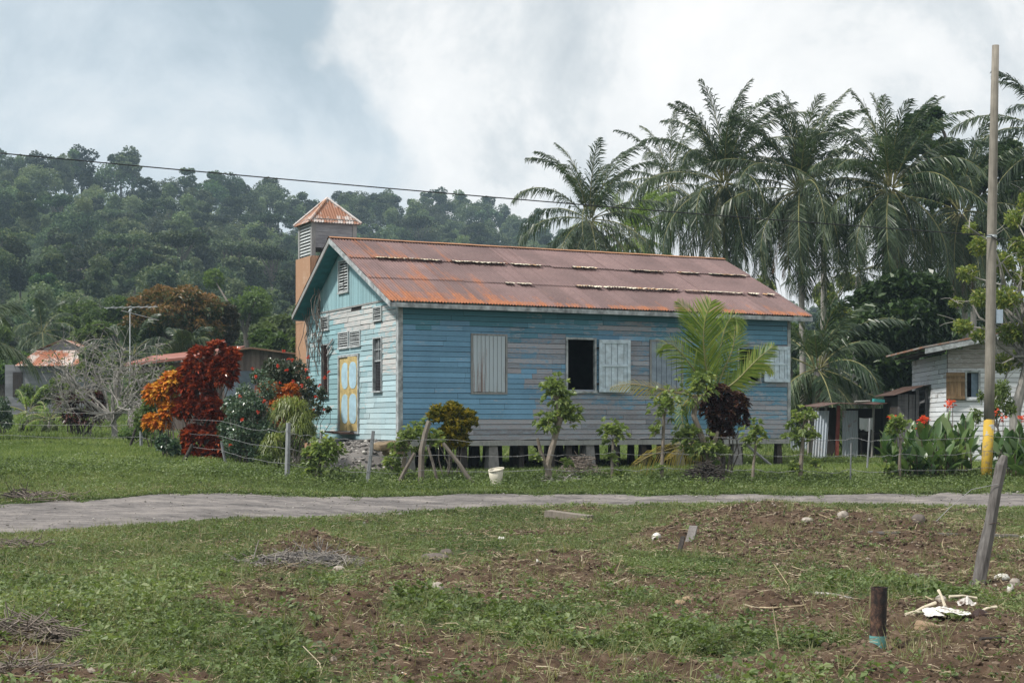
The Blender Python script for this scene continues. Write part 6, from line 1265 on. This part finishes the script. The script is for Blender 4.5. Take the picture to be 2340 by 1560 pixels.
mb = MB(); lump(mb, (.24, -.04, .03), (.08, .06, .06), rng, .2, 2); mb.build('dark_remains', plain('dark_flesh', (.03, .015, .012), .6), hide)
def gstone(u, v, sz, label, mat, name='stone', cat='stone', sub=3, rz=0):
    p = onp(u, v); mb = MB(); lump(mb, (0, 0, sz[2]*.45), sz, rng, None, sub); o = mb.build(name, mat, None, True); o.location = p; return tag(o, label, cat)
pale_s = plain('pale_stone', (.33, .29, .25), .9, .45, 14); brick_s = plain('tan_stone', (.29, .20, .13), .85, .25, 14); dark_s = plain('dark_stone', (.12, .10, .09), .9, .3, 14); white_s = plain('white_litter', (.60, .58, .53), .7, .25, 24)
p = onp(2118, 1432); mb = MB(); V, F = ico(3); V = np.sign(V)*np.abs(V)**.5*[.085, .07, .045]*(1+.12*(fbm(V[:, 0]*4, V[:, 1]*4, 3)-.5))[:, None]; mb.add(V, F, .5); o = mb.build('brick_lump', brick_s); o.location = p+[0, 0, .03]; o.rotation_euler = (.15, .2, .5); tag(o, 'broken tan brick in front of the white hide', 'brick')
gstone(998, 1352, (.07, .06, .055), 'round pinkish stone right of the dark dug earth', pale_s)
gstone(957, 1365, (.075, .05, .03), 'flat dark stone just left of the pinkish round one', dark_s)
gstone(775, 1303, (.07, .06, .05), 'pale cream stone beside the grey ash heap', pale_s)
gstone(995, 1282, (.16, .12, .07), 'large dark brown clod in the grass below the road', dark_s, 'earth_clod', 'clod'); gstone(1020, 1270, (.08, .07, .06), 'small dark clod behind the large brown clod', dark_s, 'earth_clod', 'clod')
gstone(1500, 1228, (.07, .06, .06), 'white stone at the left foot of the earth bank', white_s); gstone(1925, 1182, (.11, .09, .09), 'white grey stone on top of the bank near the road', pale_s)
gstone(1845, 1192, (.11, .08, .05), 'flat pale stone on the earth bank', pale_s); gstone(1572, 1372, (.06, .05, .045), 'small tan stone right of the pale stick', brick_s); gstone(1555, 1382, (.05, .04, .03), 'tiny tan stone beside its bigger twin', brick_s)
gstone(2150, 1375, (.05, .05, .04), 'small stone behind the white hide', pale_s); gstone(2290, 1330, (.08, .055, .04), 'pale broken stone right of the leaning post foot', white_s); gstone(2320, 1345, (.06, .05, .06), 'dark and white rubble chunk at the right edge', pale_s); gstone(2308, 1352, (.03, .03, .05), 'small upright white scrap right of the leaning post', white_s)
gstone(2098, 1195, (.10, .09, .08), 'dark clod on the bank left of the leaning post', dark_s, 'earth_clod', 'clod'); gstone(1635, 1552, (.07, .06, .05), 'grey stone at the bottom edge of the photo', dark_s)
gstone(2095, 1320, (.07, .05, .03), 'flat dark stone below the bank', dark_s)
def litter(u, v, s, lab, mat=None, h=.5, name='plastic_scrap', cat='litter'):
    p = onp(u, v); mb = MB(); rag(mb, (0, 0, s*.15), s, s*.8, s*h*2, u*.013, 12, .6); o = mb.build(name, mat or white_s); o.location = p; o.rotation_euler = (R(35), 0, u*.1); return tag(o, lab, cat)
litter(1144, 1238, .085, 'bright white crumpled scrap in the grass near the road, middle of the photo', h=1); litter(828, 1200, .075, 'white crumpled scrap in grass just below the road, left of centre', h=.9); litter(1002, 1193, .09, 'pale flat scrap near the road edge', h=.3)
litter(1231, 1290, .075, 'white torn paper on the dark soil patch', h=.9); litter(425, 1305, .08, 'pale blue plastic bag in the left grass', plain('pale_plastic', (.45, .55, .56), .4), .9); litter(135, 1388, .06, 'small white cup lying in the grass at left', h=.9)
litter(118, 1342, .045, 'narrow white peel in the left grass', h=.3); litter(915, 1545, .075, 'white scrap with an orange stain at the bottom of the photo', rustmat('stained_scrap', (.66, .60, .55), (.6, .24, .08), (.5, .3, .2), .52, 8), .6)
litter(518, 1530, .025, 'tiny white scrap in the weeds, lower left of centre', h=.5); litter(465, 1514, .03, 'tiny pale leaf scrap in the lower left weeds', h=.4); litter(380, 1478, .02, 'tiny white petal in the weeds, far lower left', h=.4); litter(2336, 1236, .09, 'white bag piece at the right edge of the photo', h=.8); litter(1380, 1503, .03, 'small pale plastic lid on bare soil', plain('lid', (.5, .5, .52), .5), .2)
def board(u, v, ln, w_, lab, rz, tilt=0, mat=None, name='plank', th=.03):
    p = onp(u, v); mb = MB(); mb.box((0, 0, 0), (ln, w_, th)); o = mb.build(name, mat or lp_m); o.location = p+[0, 0, th*.5+abs(math.sin(tilt))*ln*.4]; o.rotation_euler = (0, tilt, rz); return tag(o, lab, 'plank')
board(1578, 1240, .42, .10, 'broken plank leaning on the earth bank', R(70), R(-38)); board(1556, 1262, .28, .05, 'narrow dark plank left of the leaning broken one', R(70), R(-40), darkwood); board(2155, 1213, 1.9, .10, 'long grey board lying along the bank near the leaning post', R(-2), R(1.2)); board(1300, 1188, .75, .25, 'rough split log end lying in the grass below the road', R(-28), R(5), pbark, 'split_log', .1)
def stick(pts, r, lab, mat=None):
    P = np.array([onp(u, v)+[0, 0, r+dz] for u, v, dz in pts]); mb = MB(); b = P[0].copy(); mb.tube(P-b, np.linspace(r, r*.6, len(P)), 6, wob=.15); o = mb.build('dry_stick', mat or straw_m); o.location = b; return tag(o, lab, 'stick')
straw_m = plain('straw', (.40, .32, .21), .8, .2, 12)
stick([(1716, 1388, .0), (1760, 1386, .02), (1830, 1382, .01), (1910, 1378, .02)], .009, 'long pale stick lying left of the pipe'); stick([(1865, 1364, .02), (1900, 1368, .02), (1950, 1376, .01)], .016, 'thicker grey stick just left of the pipe top', greybark)
stick([(1310, 1441, .02), (1350, 1443, .02)], .008, 'short straw stick on dug soil left of centre'); stick([(905, 1476, .02), (960, 1488, .02), (990, 1500, .01)], .007, 'thin pale stick in the lower middle weeds'); stick([(2240, 1482, .03), (2300, 1474, .02)], .012, 'dark stick at the lower right', darkwood)
stick([(0, 1240, .03), (40, 1246, .02)], .012, 'brown stick at the left edge below the road', darkwood); stick([(90, 1440, .03), (125, 1462, .05), (140, 1470, .02)], .012, 'dark curved stick on the left brush pile', darkwood)
# bucket, brush heaps, dead palm stump heap
bp = np.array(on(1134, 31.4))+[0, 0, .05]; bk = thing('white_tub', 'battered white plastic tub standing on the grass before the stilts', 'tub', tuple(bp), R(15)); bk.scale = (1.0, 1.0, 1.15); ang = np.linspace(0, 2*np.pi, 24, endpoint=False); V = []
for (r_, z) in ((.11, 0), (.13, .12), (.155, .27), (.145, .275), (.12, .12), (.10, .02)): V += [(r_*math.cos(a)+.015*math.sin(2*a), r_*math.sin(a), z+(.03*math.sin(a+1) if z > .2 else 0)) for a in ang]
mb = MB(); mb.add(V, [[q*24+i, q*24+(i+1) % 24, (q+1)*24+(i+1) % 24, (q+1)*24+i] for q in range(5) for i in range(24)], .5); mb.build('tub_wall', plain('dirty_white_plastic', (.60, .56, .46), .6, .2, 6), bk, True); mb = MB(); mb.tube([(.155*math.cos(a), .155*math.sin(a), .275+.03*math.sin(a+1)) for a in np.linspace(0, 6.283, 25)], .012, 6, cap=False); mb.build('rim', plain('dirty_white_plastic2', (.62, .57, .47), .6, .2, 6), bk)
def brush(u, Y, w_, h, n, lab, mat, seed, name='brush_pile', r=.006):
    rng = np.random.default_rng(seed); b = np.array(on(u, Y)); mb = MB()
    for k in range(n):
        a = rng.random()*6.28; q = rng.random()**.7; p0 = np.array([math.cos(a)*q*w_, math.sin(a)*q*w_*.7, h*(1-q**1.5)*rng.random()]); d = nrm([rng.normal(), rng.normal()*.7, rng.normal()*.28]); L = .15+.4*rng.random(); mb.tube([p0-d*L/2, p0+rng.normal(size=3)*.03, p0+d*L/2-[0, 0, .02]], r*(.6+.8*rng.random()), 4, cap=False)
    o = mb.build(name, mat); o.location = b; return tag(o, lab, 'brush pile')
dm = woodmat('dry_brush', (.08, .065, .055), (.24, .20, .17))
brush(1612, 31.7, .42, .42, 420, 'dark heap of dead palm fibre at the foot of the young palm', darkwood, 1, r=.010); brush(1325, 33.4, .55, .5, 260, 'dry brown twig pile leaning on the stilts', dm, 2); brush(1290, 31.8, .5, .18, 90, 'low scatter of pale twigs right of the gnarled post', greybark, 3); brush(85, 26.5, .9, .12, 160, 'flat dark heap of dead branches at the far side of the road, left', dm, 4); brush(38, 26.3, .25, .18, 60, 'small dark brush clump at the left edge beyond the road', darkwood, 5)
for (u, v, w_, h, n, lab, s) in [(50, 1450, .32, .10, 240, 'dry brush heap in the left foreground', 6), (40, 1545, .3, .07, 200, 'dry twig tangle at the lower left corner', 7), (690, 1285, .65, .1, 380, 'ash grey twig heap left of centre', 8), (40, 1250, .35, .08, 100, 'thin brush patch at the left edge below the road', 9)]:
    p = onp(u, v); rr = brush(u, p[1], w_, h, n, lab, dm if s != 8 else woodmat('ash_twig', (.05, .05, .055), (.30, .27, .24)), s, r=.004)
ash = onp(700, 1280); mb = MB(); rag(mb, (0, 0, .035), .55, .5, .14, 2.2, 26, .4); o = mb.build('ash_heap', plain('ash', (.045, .042, .042), .95, .4, 20), None, True); o.location = ash; tag(o, 'low dark grey heap of ash under the twigs left of centre', 'ash heap')
# ================================================================ ground cover (kinds nobody could count)
rng = np.random.default_rng(101)
def scat(n, y0, y1, tmax=.40, keep=None):
    """n points spread evenly over the ground between two distances"""
    n = int(n*1.25); y = np.sqrt(y0**2+(y1**2-y0**2)*rng.random(n)); x = (rng.random(n)*2-1)*tmax*(y+6)
    m = np.ones(n, bool) if keep is None else keep(x, y); return x[m], y[m]
def in_church(x, y):
    dx, dy = x-CX, y-CY; a = dx*cA[0]+dy*cA[1]; b = dx*cB[0]+dy*cB[1]; return (a > -.2)&(a < Lc+.1)&(b > -.1)&(b < Wc+.1)
fore = lambda x, y: road_in(x, y) < -.02
def green(p0=.5): return lambda x, y: (road_in(x, y) < -.02)&(np.hypot(x-pb[0], y-pb[1]+.25) > .22)&(rng.random(len(x)) < np.clip((grassy(x, y)+(fbm(x*4, y*4, 3, 60)-.5)*.7-p0)*3.2+.05, .02, 1))
weed_m = leafmat('weed_leaf', [(.060, .085, .034), (.11, .155, .056), (.175, .23, .092), (.29, .32, .17)], .35, .5, .3)
grass_m = leafmat('grass_blade', [(.065, .085, .035), (.125, .15, .062), (.20, .215, .105), (.34, .30, .18)], .35, .55, .25)
def blades(mb, x, y, h, wd, rr=(0, 1), lean=.45):
    n = len(x); z = GZ(x, y); P = np.stack([x, y, z-.004], -1); a = rng.random(n)*6.28; S = np.stack([np.cos(a), np.sin(a), 0*a], -1)*wd/2*(.7+.6*rng.random((n, 1)))
    hh = h*(.4+.9*rng.random(n)); tip = P+np.stack([rng.normal(size=n)*lean*hh, rng.normal(size=n)*lean*hh, hh], -1)
    V = np.stack([P-S, P+S, tip], 1).reshape(-1, 3); patch_ = fbm(x*.8, y*.8, 3, 70); mb.add(V, np.arange(3*n).reshape(n, 3), rr[0]+(rr[1]-rr[0])*np.clip(rng.random(n)*.7+(patch_-.35)*.8, 0, 1))
def weeds(mb, x, y, k, L, Wd, h):
    n = len(x); z = GZ(x, y); hh = h*(.25+rng.random(n)); P = np.repeat(np.stack([x, y, z+hh*.3], -1), k, 0)+rng.normal(size=(n*k, 3))*[L*.6, L*.6, 0]
    P[:, 2] += np.repeat(hh, k)*rng.random(n*k)*.7; D = rv(n*k, rng); D[:, 2] = np.abs(D[:, 2])*.55+.1; s = np.repeat(.6+.8*rng.random(n), k); patch_ = np.repeat(fbm(x*1.1, y*1.1, 3, 75), k)
    leafy(mb, P, D, L*s, Wd*s, np.clip(rng.random(n*k)*.65+(patch_-.35)*.9, 0, 1), .1, .12, rng)
mb = MB(); x, y = scat(95000, 7.5, 17, keep=green(.55)); weeds(mb, x, y, 6, .025, .015, .05)
x, y = scat(60000, 16, 30, keep=green(.52)); weeds(mb, x, y, 6, .034, .020, .055)
x, y = scat(2600, 7.5, 15, keep=green(.5)); weeds(mb, x, y, 11, .055, .034, .15)
x, y = scat(5000, 7.5, 27, keep=lambda x, y: fore(x, y)&(grassy(x, y) < .6)); weeds(mb, x, y, 6, .04, .022, .07)
tag(mb.build('foreground_weeds', weed_m), kind='stuff')
mb = MB(); x, y = scat(190000, 7.5, 18, keep=green(.52)); blades(mb, x, y, .06, .006)
x, y = scat(190000, 17, 31, keep=green(.52)); blades(mb, x, y, .08, .010)
x, y = scat(6000, 7.5, 28, keep=fore); m_ = fbm(x*1.7, y*1.7, 3, 99) > .5; x, y = x[m_], y[m_]; x = np.repeat(x, 9)+rng.normal(size=9*len(x))*.02; y = np.repeat(y, 9)+rng.normal(size=len(x))*.02; blades(mb, x, y, .15, .008, (.4, 1), .6)
tag(mb.build('foreground_grass', grass_m), kind='stuff')
lawn_m = leafmat('lawn_blade', [(.080, .125, .034), (.14, .20, .055), (.21, .27, .085), (.30, .32, .14)], .35, .55, .25)
beyond = lambda x, y: (road_in(x, y) < -.02)&(y > 24)&~(in_church(x, y)&(rng.random(len(x)) < .8))
mb = MB(); x, y = scat(330000, 20, 46, keep=lambda x, y: beyond(x, y)&(y > np.interp(x, FX, FY))); blades(mb, x, y, .085, .016, lean=.5)
x, y = scat(150000, 45, 100, .44, keep=beyond); blades(mb, x, y, .15, .04)
tag(mb.build('lawn', lawn_m), kind='stuff')
mb = MB(); nearf = lambda x, y: (road_in(x, y) < -.3)&(y > np.interp(x, FX, FY))&(np.abs(y-32)+rng.random(len(x))*2.2 < 2.4)
x, y = scat(30000, 29, 36, keep=nearf); weeds(mb, x, y, 6, .055, .033, .16)
x, y = scat(9000, 21, 60, keep=lambda x, y: beyond(x, y)&(y > np.interp(x, FX, FY))&(fbm(x*.7, y*.7, 3, 90) > .56)); weeds(mb, x, y, 7, .065, .035, .13)
rdv = lambda x, y: (np.abs(road_in(x, y)+.05) < .12+.5*np.clip(fbm(x*2, y*2, 3, 92)-.45, 0, 1)*3); x, y = scat(70000, 19, 31, keep=rdv); weeds(mb, x, y, 5, .04, .024, .06)
tag(mb.build('fence_line_weeds', weed_m), kind='stuff')
# dry straw, twigs, clods of turned soil
straw = leafmat('straw_bits', [(.10, .075, .05), (.22, .17, .11), (.38, .31, .20), (.52, .45, .33)], .1, .8, .1)
mb = MB()
def strawbits(n, y0, y1, L, Wd, keep=None, lift=.01):
    x, y = scat(n, y0, y1, keep=keep); n = len(x); z = GZ(x, y)+lift+rng.random(n)*.025; P = np.stack([x, y, z], -1); D = rv(n, rng); D[:, 2] *= .22; D = nrm(D)
    l = (L*(.3+1.3*rng.random(n)**2))[:, None]; S = nrm(np.cross(D, rv(n, rng)))*Wd/2; bend = rv(n, rng)*l*.10
    V = np.stack([P-D*l/2-S, P-D*l/2+S, P+S+bend, P-S+bend, P+D*l/2+S*.5, P+D*l/2-S*.5], 1).reshape(-1, 3); b = np.arange(n)[:, None]*6; mb.add(V, np.concatenate([b+[0, 1, 2, 3], b+[3, 2, 4, 5]]), np.tile(rng.random(n)**1.4, 2))
strawbits(30000, 7.5, 16, .075, .0040, fore, .015); strawbits(28000, 15, 29, .10, .007, fore, .025)
strawbits(9000, 7.5, 28, .16, .006, lambda x, y: fore(x, y)&(fbm(x*.8, y*.8, 3, 95) > .54)); strawbits(900, 7.5, 27, .42, .009, lambda x, y: fore(x, y)&(grassy(x, y) < .75), .02)
tag(mb.build('straw_litter', straw), kind='stuff')
mb = MB(); x, y = scat(60000, 7.5, 29, keep=lambda x, y: fore(x, y)&(grassy(x, y) < .55)); n = len(x); V0, F0 = ico(1); s = .005+.022*rng.random(n)**4+.0012*(y-8)*.5
Vc = V0[None]*(s[:, None, None]*np.array([1, 1, .75]))*(.75+.5*rng.random((n, len(V0), 1)))+np.stack([x, y, GZ(x, y)+s*.3], -1)[:, None]
Fc = (F0[None]+np.arange(n)[:, None, None]*len(V0)).reshape(-1, 3); m, N, out = newmat('soil_clod'); fin(N, out, N.ramp(attr(N, 'rnd'), [(0, (.042, .027, .018)), (.6, (.11, .074, .050)), (.96, (.20, .15, .11)), (1, (.35, .30, .25))]), .95)
mb.add(Vc.reshape(-1, 3), Fc, np.repeat(rng.random(n), len(F0))); tag(mb.build('soil_clods', m), kind='stuff')
mb = MB(); x, y = scat(3500, 19, 32, keep=lambda x, y: road_in(x, y) > .05); n = len(x); s = .006+.02*rng.random(n)**4; Z = H(x, y, False)
Vc = V0[None]*(s[:, None, None]*np.array([1, 1, .6]))*(.75+.5*rng.random((n, len(V0), 1)))+np.stack([x, y, Z+.01], -1)[:, None]; Fc = (F0[None]+np.arange(n)[:, None, None]*len(V0)).reshape(-1, 3)
m, N, out = newmat('road_pebble'); fin(N, out, N.ramp(attr(N, 'rnd'), [(0, (.12, .11, .10)), (1, (.36, .34, .31))]), .95); mb.add(Vc.reshape(-1, 3), Fc, np.repeat(rng.random(n), len(F0))); tag(mb.build('road_pebbles', m), kind='stuff')

# ================================================================ haze
hz_m = bpy.data.materials.new('haze'); hz_m.use_nodes = True; hz_m.node_tree.nodes.clear(); N = NT(hz_m.node_tree)
pv = N.n('ShaderNodeVolumePrincipled', {'Color': (.62, .83, 1.0, 1), 'Density': .00045, 'Anisotropy': .2}); N.link(pv.outputs[0], N.n('ShaderNodeOutputMaterial').inputs['Volume'])
gmn = min(v.co.z for v in bpy.data.objects['ground'].data.vertices)
mb = MB(); mb.bb((-880, -60, gmn-1), (880, 640, 95)); tag(mb.build('haze', hz_m), kind='stuff')
